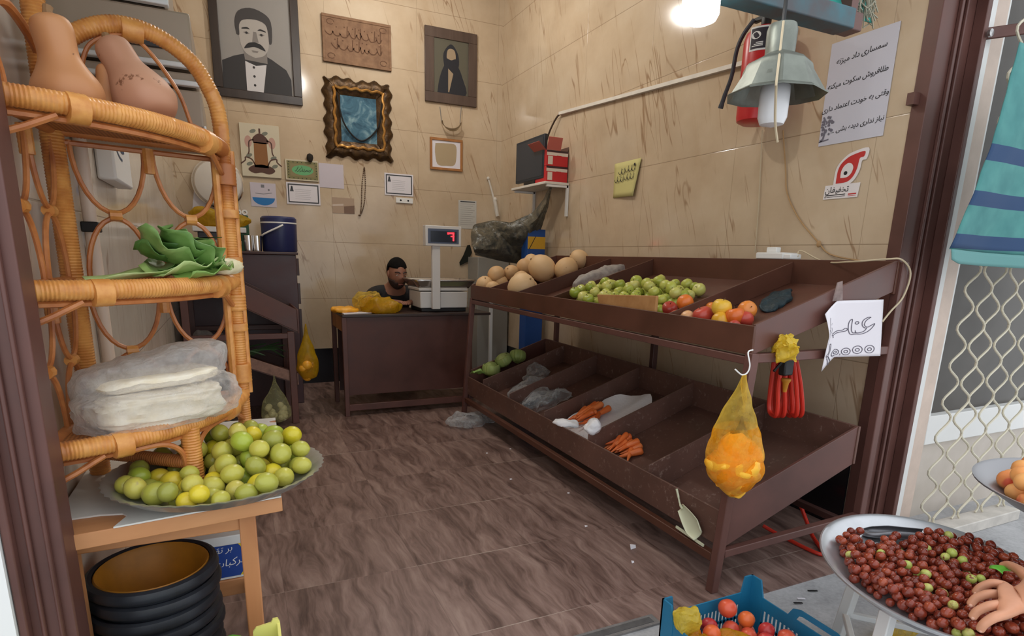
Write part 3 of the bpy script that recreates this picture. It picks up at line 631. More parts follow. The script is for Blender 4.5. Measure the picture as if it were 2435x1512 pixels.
# ------------------------------------------------------------------ carton behind the tubs
m_card = M('white_carton', (228, 228, 226), .6); m_blue = M('print_blue', (34, 70, 150), .5); m_yprint = M('print_yellow', (226, 196, 40), .5); m_wprint = M('print_white', (236, 236, 238), .6)
ct = thing('carton', 'white carton printed with a blue disc on yellow, on the rail under the table', 'box', (-.06, 1.8, .288))
cx0, cx1, cy0, cy1, cz0, cz1 = -.19, .002, 1.705, 1.90, .288, .420
MB().box((cx0, cy0, cz0), (cx1, cy1, cz1)).build('box_body', m_card, ct, mods=[bev(.002)])
p = MB(); y = cy0-.0008; zc = (cz0+cz1)/2-.006
p.mi = 0; p.poly([(cx0+.03, y, cz0+.008), (cx1-.001, y, cz0+.008), (cx1-.001, y, cz1-.026), (cx0+.03, y, cz1-.026)])
p.mi = 1; p.poly([(max(cx0+.004, min(cx1-.02, -.135+.105*cos(a))), y-.0006, max(cz0+.008, min(cz1-.026, zc-.003+.105*sin(a)))) for a in [2*pi*k/48 for k in range(48)]])
p.build('printed_panel', [m_yprint, m_blue], ct, ang=None)
# ------------------------------------------------------------------ lettering
LAT = {}
def shape_fa(s):
    """Persian letters joined and laid right to left: [isolated, initial, medial, final] for those that join on both sides, [isolated, final] else"""
    D = {'ب': 'ﺏﺑﺒﺐ', 'پ': 'ﭖﭘﭙﭗ', 'ت': 'ﺕﺗﺘﺖ', 'خ': 'ﺥﺧﺨﺦ', 'س': 'ﺱﺳﺴﺲ', 'ش': 'ﺵﺷﺸﺶ', 'ط': 'ﻁﻃﻄﻂ', 'ع': 'ﻉﻋﻌﻊ', 'ف': 'ﻑﻓﻔﻒ', 'ق': 'ﻕﻗﻘﻖ', 'ک': 'ﮎﮐﮑﮏ', 'ل': 'ﻝﻟﻠﻞ', 'م': 'ﻡﻣﻤﻢ', 'ن': 'ﻥﻧﻨﻦ', 'ه': 'ﻩﻫﻬﻪ', 'ی': 'ﯼﯾﯿﯽ', 'ا': 'ﺍﺎ', 'د': 'ﺩﺪ', 'ر': 'ﺭﺮ', 'ز': 'ﺯﺰ', 'و': 'ﻭﻮ', 'ئ': 'ﺉﺋﺌﺊ'}
    out = []
    for i, c in enumerate(s):
        if c not in D: out.append(c); continue
        pv = i > 0 and s[i-1] in D and len(D[s[i-1]]) == 4; nx = i+1 < len(s) and s[i+1] in D
        f = D[c]
        if len(f) == 2: out.append(f[1] if pv else f[0])
        else: out.append(f[2] if pv and nx else f[1] if nx else f[3] if pv else f[0])
    return ''.join(reversed(out))
def text_mb(s, size, O, U, V, mb=None, align='CENTER', slant=0, bold=0):
    """letters as flat faces: O origin, U reading axis, V up axis (unit vectors)"""
    c = bpy.data.curves.new('letters', 'FONT'); c.body = s; c.size = size; c.align_x = align; c.shear = slant; c.offset = bold; c.resolution_u = 4
    o = bpy.data.objects.new('letters', c); COL.objects.link(o); bpy.context.view_layer.update()
    me = o.evaluated_get(bpy.context.evaluated_depsgraph_get()).to_mesh()
    O, U, V = Vector(O), Vector(U), Vector(V); mb = mb or MB()
    mb.add([O+U*v.co.x+V*v.co.y for v in me.vertices], [tuple(p.vertices) for p in me.polygons])
    o.to_mesh_clear(); bpy.data.objects.remove(o); bpy.data.curves.remove(c); return mb
def stroke(mb, pts, w, F, k=5, closed=False):
    """pen stroke: pts in sheet units, F maps sheet units to a place"""
    P = [Vector((a, b, 0)) for a, b in pts]; P = spline(P, k) if k > 1 else P; m = len(P); vs = []
    for i in range(m):
        d = (P[min(i+1, m-1)]-P[max(i-1, 0)]); d = d.normalized() if d.length > 1e-9 else Vector((1, 0, 0)); nn = Vector((-d.y, d.x, 0))*w/2
        ww = w if not callable(w) else w(i/(m-1))
        vs += [F(P[i].x+nn.x, P[i].y+nn.y), F(P[i].x-nn.x, P[i].y-nn.y)]
    return mb.add(vs, [(2*i, 2*i+2, 2*i+3, 2*i+1) for i in range(m-1)])
def disc(mb, c, rx, ry, F, n=24, rot=0):
    return mb.poly([F(c[0]+rx*cos(t)*cos(rot)-ry*sin(t)*sin(rot), c[1]+rx*cos(t)*sin(rot)+ry*sin(t)*cos(rot)) for t in [2*pi*k/n for k in range(n)]])
def sheet(O, U, V, N=(0, 0, 0)):
    """sheet coordinates (metres right, metres up) with a lift along the sheet normal"""
    O, U, V = Vector(O), Vector(U).normalized(), Vector(V).normalized(); W = U.cross(V)
    def at(l): return lambda a, b: O+U*a+V*b+W*l
    return at
def pts(F, *q): return [F(a, b) for a, b in q]
# words on the carton under the table
mb = MB()
for s, x, z, sz in (('مرکبات و', -.080, .330, .030), ('بر تقه ا', -.095, .372, .026)): text_mb(shape_fa(s), sz, (x, cy0-.0022, z), (1, 0, .12), (.12*0, 0, 1), mb, 'CENTER', .2)
mb.build('lettering', m_wprint, ct, ang=None)
# ------------------------------------------------------------------ things hanging on the back wall
UX, UZ = Vector((1, 0, 0)), Vector((0, 0, 1))
def wallrect(x0, y0, x1, y1, off=.0, wall='back'):
    """frame given by its lower-left and upper-right picture corners -> sheet map, width, height"""
    if wall == 'back':
        a, b = bY(x0, y0, YB-off), bY(x1, y1, YB-off); return sheet(a, UX, UZ), b.x-a.x, b.z-a.z, a
    a, b = bX(x0, y0, XR-off), bX(x1, y1, XR-off); return sheet(a, Vector((0, -1, 0)), UZ), a.y-b.y, b.z-a.z, a
def slab(at, w, h, t, mb=None, x=0, y=0, l0=0):
    mb = mb or MB(); q = [(x, y), (x+w, y), (x+w, y+h), (x, y+h)]
    return mb.hexa([at(l0)(*p) for p in q]+[at(l0+t)(*p) for p in q])
def frame_mb(at, w, h, fw, t):
    m = MB(); slab(at, w, fw, t, m); slab(at, w, fw, t, m, 0, h-fw); slab(at, fw, h-2*fw, t, m, 0, fw); slab(at, fw, h-2*fw, t, m, w-fw, fw); return m
P_ = lambda n, c, r=.6: M(n, c, r)
g1, g2, g3, g4, g5 = P_('photo_grey', (150, 146, 142)), P_('photo_dark', (46, 44, 46)), P_('photo_skin', (176, 170, 164)), P_('photo_hair', (62, 58, 58)), P_('photo_white', (206, 204, 206))
g6, g7 = P_('photo_shade', (128, 122, 118)), P_('photo_black', (26, 24, 26))
m_dframe = wood('dark_frame_wood', (42, 32, 28), (58, 46, 40), 2, 8, .35)
def flat(mb, mi, F, q): mb.mi = mi; return mb.poly([F(a, b) for a, b in q])
def curve(q, k=5): return [(v.x, v.y) for v in spline([Vector((a, b, 0)) for a, b in q+[q[0]]], k)][:-1]
# big black and white portrait
at, w, h, a = wallrect(512, 228, 703, -62, .004)
t = thing('framed_portrait', 'large dark framed black and white photo of a man with a moustache', 'picture', a)
frame_mb(at, w, h, .066, .028).build('frame', m_dframe, t, mods=[bev(.004)])
p = MB(); L = .010; F = at(L); p.mi = 0; p.hexa([at(.002)(*q) for q in ((.06, .06), (w-.06, .06), (w-.06, h-.06), (.06, h-.06))]+[F(*q) for q in ((.06, .06), (w-.06, .06), (w-.06, h-.06), (.06, h-.06))])
cx = w*.48; s = w/.75; B = .066
def PX(u, v): return (cx+(u)*s, B+v*s)
F1, F2, F3, F4 = at(L+.0006), at(L+.0012), at(L+.0018), at(L+.0024)
flat(p, 1, F1, [PX(*q) for q in ((-.29, 0), (.30, 0), (.30, .14), (.26, .22), (.14, .29), (.05, .33), (-.06, .32), (-.18, .28), (-.28, .23))])
flat(p, 4, F2, [PX(*q) for q in ((-.09, 0), (.05, 0), (.09, .24), (.0, .22), (-.09, .25))])
flat(p, 5, F2, [PX(*q) for q in ((-.09, .26), (.10, .25), (.10, .36), (-.10, .36))])
flat(p, 2, F3, curve([PX(*q) for q in ((-.0, .285), (-.075, .315), (-.115, .38), (-.125, .48), (-.11, .57), (.0, .61), (.11, .57), (.125, .48), (.115, .38), (.075, .315))]))
flat(p, 3, F4, curve([PX(*q) for q in ((-.145, .46), (-.155, .56), (-.12, .65), (-.02, .69), (.09, .665), (.15, .60), (.15, .44), (.125, .42), (.120, .50), (.10, .575), (.02, .60), (-.08, .585), (-.118, .54), (-.122, .46))], 3))
for sx in (-1, 1):
    flat(p, 6, F4, curve([PX(sx*q[0], q[1]) for q in ((.03, .515), (.055, .53), (.095, .52), (.10, .51), (.06, .515))], 3))
    flat(p, 5, F4, [PX(sx*.035, .48), PX(sx*.06, .495), PX(sx*.09, .485), PX(sx*.065, .47)]); 
    p.mi = 6; disc(p, PX(sx*.062, .483), .011*s, .009*s, at(L+.003), 10)
flat(p, 5, F4, [PX(-.006, .50), PX(.02, .50), PX(.035, .415), PX(-.02, .41)])
flat(p, 6, at(L+.003), curve([PX(*q) for q in ((0, .415), (-.055, .40), (-.09, .355), (-.06, .36), (0, .375), (.06, .36), (.09, .355), (.055, .40))], 4))
p.mi = 5; p.poly([at(L+.003)(*PX(*q)) for q in ((-.03, .345), (.03, .345), (.02, .33), (-.02, .33))])
for v in (.205, .13, .055): p.mi = 1; disc(p, PX(-.02, v), .011*s, .011*s, F3, 10)
p.build('photo', [g1, g2, g3, g4, g5, g6, g7], t, ang=None)
# carved plaque
m_carve = M('carved_clay', (146, 112, 84), .75, c2=(122, 90, 66), scale=18, bump=.004); m_carved = M('carved_groove', (98, 68, 48), .85)
at, w, h, a = wallrect(768, 146, 928, 62, .004)
t = thing('carved_plaque', 'brown carved clay plaque with calligraphy above the ornate gilt frame', 'plaque', a)
slab(at, w, h, .016).build('plate', m_carve, t, mods=[bev(.003)]); frame_mb(at, w, h, .022, .022).build('rim', m_carve, t, mods=[bev(.003)])
c = MB(); F = at(.0172); r = random.Random(3)
for row, y in ((.63, .10), (.36, .09)):
    x = w*.86
    while x > w*.14:
        L = r.uniform(.04, .09); stroke(c, [(x, h*row+r.uniform(-.01, .02)), (x-L*.3, h*row-.02), (x-L*.7, h*row-.015+r.uniform(-.01, .01)), (x-L, h*row+r.uniform(0, .035))], .009, F); 
        if r.random() < .7: disc(c, (x-L*.5, h*row+r.uniform(.035, .055)), .006, .006, F, 6)
        if r.random() < .5: stroke(c, [(x-L*.2, h*row+.065), (x-L*.25, h*row-.01)], .008, F, 1)
        x -= L*.85
for sx, sy in ((.12, .85), (.88, .85), (.12, .14), (.88, .14)):
    stroke(c, [(w*sx+.03*cos(q), h*sy+.02*sin(q)) for q in [i*.7 for i in range(9)]], .006, F, 3)
c.build('carving', m_carved, t, ang=None)
# ornate gilt frame round a bluish picture
m_gilt = M('dark_gilt', (92, 66, 34), .42, .55, c2=(60, 44, 30), scale=22, bump=.006); m_gold = M('worn_gold', (168, 122, 62), .35, .65, var=.2, scale=20)
m_bluep = NT('blue_print'); _p = m_bluep.n('ShaderNodeTexCoord').outputs['Object']; m_bluep.l(m_bluep.ramp(m_bluep.noise(_p, 9, 4, .6, .8), [(.3, (52, 80, 100)), (.5, (84, 122, 142)), (.7, (150, 182, 190))]), m_bluep.b.inputs[0]); m_bluep = m_bluep.set(.12, 0, .6)
at, w, h, a = wallrect(776, 371, 928, 203, .004)
t = thing('ornate_picture', 'carved gilt framed blue picture with a dark cord hanging across it', 'picture', a)
def ornate(at, w, h, fw):
    m = MB(); N = 120; cs = [(0, .004), (.12, .03), (.35, .046), (.62, .040), (.85, .028), (1, .016)]
    per = 2*(w+h); vs = []
    for i in range(N):
        d = per*i/N
        if d < w: o = (d, 0)
        elif d < w+h: o = (w, d-w)
        elif d < 2*w+h: o = (2*w+h-d, h)
        else: o = (0, per-d)
        wav = .012*sin(i*2*pi*22/N)+.008*sin(i*2*pi*9/N+1)
        for k, (u, l) in enumerate(cs):
            ins = fw*u-(wav if k < 2 else 0); ii = min(ins, .4*min(w, h))
            q = (min(max(o[0], ii), w-ii) if True else 0, min(max(o[1], ii), h-ii))
            q = (q[0] if ii >= 0 else o[0]+(-ii if o[0] >= w-1e-6 else ii if o[0] <= 1e-6 else 0), q[1] if ii >= 0 else o[1]+(-ii if o[1] >= h-1e-6 else ii if o[1] <= 1e-6 else 0))
            vs.append(at(l+(.005*sin(i*2*pi*22/N+k) if 0 < k < 5 else 0))(*q))
    K = len(cs)
    return m.add(vs, [(i*K+k, ((i+1) % N)*K+k, ((i+1) % N)*K+k+1, i*K+k+1) for i in range(N) for k in range(K-1)])
ornate(at, w, h, .135).build('frame', m_gilt, t, ang=50)
fi = MB(); fw = .085
for x0, y0, x1, y1 in ((fw, .085, w-fw, .085), (w-.08, fw, w-.08, h-fw), (w-fw, h-.085, fw, h-.085), (.08, h-fw, .08, fw)):
    n_ = 9; fi.tube(spline([at(.046+.004*(i % 2))(x0+(x1-x0)*i/n_+(.006 if i % 2 else -.006)*(abs(y1-y0) > .1), y0+(y1-y0)*i/n_+(.006 if i % 2 else -.006)*(abs(x1-x0) > .1)) for i in range(n_+1)], 4), .013, 8)
fi.build('gilt_moulding', m_gold, t)
slab(at, w-.24, h-.24, .008, None, .12, .12, .006).build('picture_sheet', m_bluep, t, ang=None)
MB().tube(spline([at(.05)(.10, h-.13), at(.042)(.16, h*.42), at(.030)(w*.52, .15), at(.042)(w-.13, h*.42), at(.05)(w-.09, h-.17)], 8), .0075, 7).build('hanging_cord', m_blackp, t)
# small dark portrait
at, w, h, a = wallrect(1010, 240, 1133, 84, .004)
t = thing('bearded_portrait', 'brown framed dark portrait of a bearded figure beside the corner', 'picture', a)
frame_mb(at, w, h, .085, .024).build('frame', wood('grey_brown_frame', (74, 58, 50), (94, 76, 66), 2, 8, .5), t, mods=[bev(.003)])
p = MB(); q = [(.08, .08), (w-.08, .08), (w-.08, h-.08), (.08, h-.08)]; p.mi = 0; p.hexa([at(.002)(*v) for v in q]+[at(.012)(*v) for v in q]); W2 = w/2
flat(p, 1, at(.0126), curve([(W2-.135, .085), (W2-.11, .22), (W2-.05, .34), (W2+.05, .34), (W2+.11, .24), (W2+.14, .085)], 4)); flat(p, 1, at(.013), curve([(W2-.065, .30), (W2-.075, .42), (W2, .505), (W2+.07, .42), (W2+.06, .30)], 5))
flat(p, 2, at(.0136), curve([(W2, .33), (W2-.042, .38), (W2-.035, .45), (W2, .468), (W2+.035, .45), (W2+.042, .38)], 4)); flat(p, 1, at(.0142), curve([(W2-.045, .385), (W2-.03, .31), (W2, .285), (W2+.03, .31), (W2+.045, .385), (W2, .372)], 4)); flat(p, 2, at(.0142), [(W2-.03, .30), (W2+.02, .26), (W2-.02, .10), (W2-.03, .10)])
p.build('print', [P_('print_olive', (92, 88, 74)), P_('print_night', (30, 32, 40)), P_('print_tan', (158, 138, 112))], t, ang=None)
# hanging metal bowl
a = bY(1070, 300, YB-.05); t = thing('hanging_bowl', 'small tarnished boat shaped bowl hanging by a chain under the bearded portrait', 'bowl', a)
m = MB(); x0, x1 = bY(1050, 288, YB-.05).x, bY(1094, 292, YB-.05).x; cxx, rx = (x0+x1)/2, (x1-x0)/2; zt_ = bY(1070, 290, YB-.05).z
m.grid(lambda u, v: Vector((cxx+rx*cos(pi*u)*(1-.0*v), YB-.05-.035*sin(pi*v), zt_-.085*sin(pi*u)*(1-.35*abs(2*v-1)))), 21, 9); m.build('bowl', M('tarnished_brass', (116, 98, 74), .4, .6, var=.15, scale=30), t, mods=[sol(.004)])
for s in (0, 1): MB().tube([(x0 if s == 0 else x1, YB-.045, zt_), bY(1046 if s == 0 else 1097, 254, YB-.035)], .0035, 5).build('chain', m_grout, t)
# wooden framed scrap of old paper
at, w, h, a = wallrect(1022, 402, 1099, 334, .004)
t = thing('framed_scrap', 'small light wood frame around a torn old paper under the hanging bowl', 'picture', a)
frame_mb(at, w, h, .022, .016).build('frame', m_tan, t, mods=[bev(.002)]); slab(at, w-.04, h-.04, .006, None, .02, .02).build('mount', m_paper, t, ang=None)
p = MB(); flat(p, 0, at(.0066), curve([(.055, h-.05), (.05, h*.55), (.075, .05), (w*.5, .042), (w-.08, .055), (w-.06, h*.5), (w-.07, h-.05), (w*.5, h-.042)], 4)); p.build('old_paper', P_('old_paper', (176, 156, 124)), t, ang=None)
# coffee ewer picture
at, w, h, a = wallrect(577, 418, 662, 301, .004)
m_cream = P_('cream_board', (206, 196, 172)); t = thing('ewer_picture', 'cream picture of a brown two-handled ewer below the big portrait', 'picture', a)
slab(at, w, h, .014).build('board', m_cream, t, mods=[bev(.002)]); p = MB(); F = at(.0146); W2 = w*.5
for x, y, rx, ry in ((.2, .66, .07, .11), (.8, .66, .07, .11)): p.mi = 2; disc(p, (w*x, h*y), w*rx*1.3, h*ry, F)
for x, y in ((.2, .40), (.82, .38), (.2, .24), (.84, .22), (.33, .86), (.63, .83)): p.mi = 3; disc(p, (w*x, h*y), w*.085, h*.035, F, 12, .4)
F = at(.0152); flat(p, 0, F, [(W2-.055, h*.18), (W2+.055, h*.18), (W2+.05, h*.66), (W2-.05, h*.66)])
flat(p, 1, F, curve([(W2-.055, h*.64), (W2-.055, h*.74), (W2, h*.83), (W2+.055, h*.74), (W2+.055, h*.64)], 4)); flat(p, 1, F, curve([(W2, h*.24), (W2-.07, h*.21), (W2-.105, h*.13), (W2-.06, h*.065), (W2, h*.085), (W2+.06, h*.06), (W2+.105, h*.13), (W2+.07, h*.21)], 4))
for s in (-1, 1):
    p.mi = 1; stroke(p, [(W2+s*.05, h*.70), (W2+s*.085, h*.66), (W2+s*.09, h*.48), (W2+s*.10, h*.42)], .010, F); stroke(p, [(W2+s*.05, h*.22), (W2+s*.075, h*.33), (W2+s*.12, h*.36), (W2+s*.125, h*.30), (W2+s*.16, h*.23)], .010, F)
stroke(p, [(W2, h*.83), (W2, h*.92)], .014, F, 1); p.build('print', [P_('ewer_tan', (140, 92, 46)), P_('ewer_brown', (84, 52, 40)), P_('rose_print', (190, 150, 136)), P_('grey_print', (120, 122, 108))], t, ang=None)
# green calligraphy tile and the dark bunch hung on it
at, w, h, a = wallrect(680, 427, 755, 384, .004)
t = thing('calligraphy_tile', 'olive bordered small picture with a green calligraphy medallion', 'picture', a)
slab(at, w, h, .012).build('board', m_cream, t, mods=[bev(.0015)]); p = MB(); F = at(.0126); flat(p, 0, F, [(.012, .01), (w-.004, .01), (w-.004, h-.012), (.012, h-.012)]); flat(p, 1, at(.013), [(.04, .034), (w-.032, .034), (w-.032, h-.036), (.04, h-.036)])
p.mi = 2; disc(p, (w*.52, h*.5), w*.33, h*.24, at(.0134)); p.mi = 3
for i in range(7):
    for yy in (.018, h-.022): disc(p, (.03+i*(w-.06)/6, yy), .006, .005, at(.0134), 4)
    if 0 < i < 6:
        for xx in (.024, w-.016): disc(p, (xx, .02+i*(h-.04)/6), .005, .006, at(.0134), 4)
r = random.Random(8)
for i in range(7): x = w*(.28+.07*i); stroke(p, [(x, h*.5+r.uniform(-.02, .03)), (x+.012, h*.46), (x+.03, h*.5+r.uniform(-.02, .03))], .004, at(.014), 3)
p.build('print', [P_('olive_print', (128, 122, 78)), P_('khaki_print', (140, 128, 88)), P_('green_print', (104, 172, 116)), P_('dark_print', (48, 56, 40))], t, ang=None)
a = bY(737, 375, YB-.03); m = MB(); m.ball(a, (.028, .018, .036), 12, 8, lambda q, s: 1+.3*noise.noise(Vector((cos(q)*3, sin(q)*3, s*4)))); tag(m.build('dried_bunch', M('dark_dry_herb', (40, 32, 26), .9), loc=a), 'small dark dried bunch pinned at the corner of the green calligraphy picture', 'herb')
# sheets and certificates
def paper(name, label, px, mat, off=.002, th=.0016, cat='paper'):
    at, w, h, a = wallrect(*px, off); t = thing(name, label, cat, a); slab(at, w, h, th).build('sheet', mat, t, ang=None); return t, at, w, h
m_lav = P_('lavender_paper', (204, 196, 206), .7); m_printg = P_('print_grey', (120, 120, 126)); m_dk = P_('print_dark', (66, 68, 74))
paper('paper_sheet', 'plain lavender white sheet beside the green calligraphy picture', (760, 445, 816, 392), m_lav)
for nm, lb, px in (('certificate', 'dark bordered certificate below the green calligraphy picture', (683, 484, 760, 438)), ('certificate', 'dark bordered certificate right of the hanging chain, above the wall socket', (915, 463, 982, 416))):
    t, at, w, h = paper(nm, lb, px, m_paper, .003, .004, 'certificate')
    p = MB(); F = at(.0046); b = .012; e = .010
    for q in ((b, b, w-b, b+e), (b, h-b-e, w-b, h-b), (b, b+e, b+e, h-b-e), (w-b-e, b+e, w-b, h-b-e)): p.poly([F(q[0], q[1]), F(q[2], q[1]), F(q[2], q[3]), F(q[0], q[3])])
    flat(p, 0, F, [(.028, h-.075), (.060, h-.075), (.052, h-.045), (.036, h-.045)]); disc(p, (.044, h-.040), .009, .011, F, 10)
    p.build('border_print', m_dk, t, ang=None)
    p = MB(); r = random.Random(5)
    for i in range(6): y = h*.68-i*h*.085; stroke(p, [(.07, y), (w-.05-r.uniform(0, .04), y)], .003, F, 1)
    p.build('text_lines', P_('faint_print', (190, 188, 194)), t, ang=None)
t, at, w, h = paper('leaflet', 'white leaflet with a blue half disc below the ewer picture', (598, 490, 655, 437), m_lav, cat='leaflet')
p = MB(); F = at(.0022); n_ = 20; flat(p, 0, F, [(w*.5+w*.44*cos(pi+pi*k/n_), h*.38+h*.32*sin(pi+pi*k/n_)) for k in range(n_+1)]); p.mi = 1; slabp = [(w*.42, h*.80), (w*.55, h*.80), (w*.55, h*.93), (w*.42, h*.93)]; flat(p, 1, F, slabp); disc(p, (w*.72, h*.72), .008, .008, F, 8); stroke(p, [(w*.18, h*.56), (w*.5, h*.54), (w*.84, h*.60)], .004, F, 3)
p.build('print', [P_('leaf_blue', (36, 118, 186)), m_printg], t, ang=None)
t, at, w, h = paper('photo_pair', 'small print of two beige landscapes below the lavender sheet', (791, 506, 842, 472), P_('beige_print', (176, 152, 130)), cat='picture')
p = MB(); F = at(.0022); flat(p, 0, F, [(w*.52, .0), (w, 0), (w, h*.55), (w*.52, h*.45)]); flat(p, 1, F, [(0, h*.55), (w*.5, h*.62), (w*.5, h*.5), (0, h*.44)]); flat(p, 0, at(.0024), curve([(w*.58, h*.3), (w*.75, h*.42), (w*.95, h*.3), (w*.75, h*.2)], 3)); p.build('print', [P_('umber_print', (124, 98, 82)), P_('pale_print', (206, 190, 176))], t, ang=None)
t, at, w, h = paper('notice_sheet', 'grey printed notice sheet near the corner above the scale', (1090, 543, 1133, 478), P_('grey_sheet', (196, 194, 188)))
p = MB(); F = at(.0022); stroke(p, [(w*.1, h*.95), (w*.92, h*.95)], .010, F, 1); p.mi = 1
for i in range(11): stroke(p, [(w*.1, h*(.87-.072*i)), (w*(.9-.1*(i % 3)), h*(.87-.072*i))], .004, F, 1)
p.build('print', [m_dk, P_('faint_lines', (160, 158, 152))], t, ang=None)
at, w, h, a = wallrect(941, 482, 981, 472, .002); t = thing('wall_socket', 'white double wall socket under the right hand certificate', 'socket', a)
slab(at, w, h, .012).build('plate', m_white, t, mods=[bev(.002)]); p = MB()
for x in (.28, .72): disc(p, (w*x, h*.5), .009, .009, at(.0126), 10)
p.build('holes', m_blackp, t, ang=None)
# hanging chain of beads
m = MB(); q = spline([bY(866, 398, YB-.012), bY(861, 440, YB-.014), bY(860, 480, YB-.014), bY(858, 508, YB-.014), bY(866, 484, YB-.012), bY(869, 440, YB-.012), bY(867, 400, YB-.012)], 10)
for i in range(0, len(q), 1): m.ball(q[i], .0058, 6, 4)
m.ball(bY(866, 402, YB-.014), (.008, .008, .016), 8, 6); m.ball(bY(855, 512, YB-.014), (.012, .007, .008), 8, 6)
o = m.build('bead_string', M('brown_beads', (92, 66, 44), .5), loc=bY(866, 400, YB-.012)); tag(o, 'thin string of brown prayer beads hanging left of the right hand certificate', 'beads')
# conduit, knife
m = MB().tube(spline([bY(1161, 424, YB-.02), bY(1168, 448, YB-.02), bY(1175, 476, YB-.02)], 4), .010, 8); m.tube([bY(1176, 474, YB-.02), bY(1183, 514, YB-.02)], .019, 8); m.ball(bY(1161, 424, YB-.02), .017, 10, 8); m.ball(bY(1177, 474, YB-.02), .022, 10, 8)
tag(m.build('wall_pipe', m_offwhite, loc=bY(1170, 460, YB-.02)), 'short bent white pipe on the back wall at the corner', 'pipe')
m = MB(); q = [(1117, 582), (1122, 600), (1112, 622), (1094, 631), (1092, 624), (1102, 606), (1111, 583)]
m.prism([bY(x, y, YB-.012) for x, y in q], (0, -.008, 0)); tag(m.build('knife', M('dark_blade', (36, 40, 34), .4, .3), loc=bY(1108, 606, YB-.012)), 'dark broad knife hanging on the wall right of the scale display', 'knife')
lc_ = bY(519, 437, YB-.002); RM_ = Matrix.Translation(lc_)@Euler((radians(90), 0, 0)).to_matrix().to_4x4()
m = MB().lathe([(.001, 0), (.185, 0), (.185, .07), (.17, .10), (.10, .122), (.001, .128)], 40, RM_); m.mi = 1; m.lathe([(.183, .03), (.196, .034), (.196, .056), (.186, .06)], 40, RM_, False)
tag(m.build('round_lamp', [M('opal_white', (214, 208, 200), .18), m_chrome], loc=lc_), 'round white glass lamp with a chrome rim behind the wicker post', 'lamp')
# ------------------------------------------------------------------ produce on the right hand stand
def onslope(x, y, a0, b0, h):
    """place on a tray floor z = a0 + b0*X, lifted by h, seen at a picture point"""
    d = ray(x, y); t = (a0+h-CAMH)/(d.z-b0*d.x); return CP+d*t
UPA, UPB = .905-1.60*.305, .305; LOA, LOB = .195-1.575*.37, .37
upt = lambda x, y, h: onslope(x, y, UPA, UPB, h); lot = lambda x, y, h: onslope(x, y, LOA, LOB, h)
rg = random.Random(21)
def inbin(x, y, r, h, ylo, yhi, xlo, tp, zf):
    p = tp(x, y, r*.92+h)
    if p.y > yhi-r: p = bY(x, y, yhi-r)
    if p.y < ylo+r: p.y = ylo+r
    if p.x < xlo+r: p.x = xlo+r
    p.z = max(p.z, zf(p.x)+r*.93); return p
m_melon = fruit('melon_rind', [(.25, (196, 156, 110)), (.55, (214, 178, 132)), (.85, (222, 190, 148))], .55, ((178, 128, 80), 10, .66), 4)
m_mstem = M('melon_scar', (150, 120, 80), .8)
mel0 = None
MEL = [(1214, 692, .088, 'large pale melon at the front of the middle bin of the upper tray'), (1241, 666, .060, 'small round melon behind the large front melon of the middle bin'), (1289, 638, .092, 'biggest melon, standing high in the middle of the melon bins'), (1258, 684, .058, 'melon lying low between the front melon and the biggest one'), (1346, 640, .078, 'melon behind the biggest melon, next to the topmost one'), (1377, 616, .066, 'topmost melon at the back edge of the upper tray'),
       (1139, 679, .066, 'front melon of the far end bin of the upper tray'), (1172, 686, .052, 'low melon beside the front melon of the far end bin'), (1180, 652, .060, 'melon at the far wall of the end bin, nearest the scale'), (1217, 650, .060, 'round melon in the middle of the far end bin'), (1190, 672, .056, 'melon sunk in the middle of the far end bin'), (1249, 636, .064, 'melon near the back of the far end bin'), (1263, 622, .056, 'rearmost melon of the far end bin')]
for i, (x, y, r, lb) in enumerate(MEL):
    p = inbin(x, y, r, 0, 3.41 if i < 6 else 3.87, 3.84 if i < 6 else 4.14, 1.604, upt, UPZ)
    if i == 0:
        mel0 = thing('melon', lb, 'melon', p, 'melons on the upper tray'); mb = MB(); mb.ball(p, (r, r, r*1.1), 26, 18, lambda a, s: (1+.012*cos(10*a))*(1-.04*max(0, abs(s)-.9)*10)); mb.build('rind', m_melon, mel0, ang=80)
        MB().tube([p+Vector((0, 0, r*1.04)), p+Vector((.002, 0, r*1.15))], .006, 6).build('stem', m_mstem, mel0); mel0.rotation_euler = (.9, .4, 0)
    else: copy_tree(mel0, p, (rg.uniform(.3, 1.4), rg.uniform(-.8, .8), rg.uniform(0, 6)), r/.088, lb)
# green apples
m_gap = fruit('green_apple_skin', [(.25, (150, 164, 58)), (.55, (186, 190, 84)), (.80, (206, 200, 116)), (.97, (196, 122, 92))], .3, ((176, 92, 78), 3, .69), 1.5)
m_stalk = M('apple_stalk', (84, 62, 40), .8)
def apple_fn(a, s): return (1-.22*max(0, (s-.72)/.28)**1.6-.14*max(0, (-s-.75)/.25)**1.6)*(1+.02*cos(5*a)*(1 if s < 0 else .4))
def make_apple(name, r, mat, cat):
    t = thing(name, 'x', cat, (0, 0, 0)); mb = MB(); mb.ball((0, 0, 0), (r, r, r*.95), 16, 12, apple_fn); mb.build('skin', mat, t, ang=80)
    MB().tube([(0, 0, r*.70), (.001, 0, r*.85), (.004, 0, r*1.02)], .0016, 5).build('stalk', m_stalk, t); return t
def poly_region(P):
    xs = [p[0] for p in P]; ys = [p[1] for p in P]
    def ins(x, y):
        c = False
        for i in range(len(P)):
            (x1, y1), (x2, y2) = P[i], P[i-1]
            if (y1 > y) != (y2 > y) and x < (x2-x1)*(y-y1)/(y2-y1)+x1: c = not c
        return c
    def f(r):
        while 1:
            x, y = r.uniform(min(xs), max(xs)), r.uniform(min(ys), max(ys))
            if ins(x, y): return x, y
    return f
GA = make_apple('green_apple', .029, m_gap, 'apple')
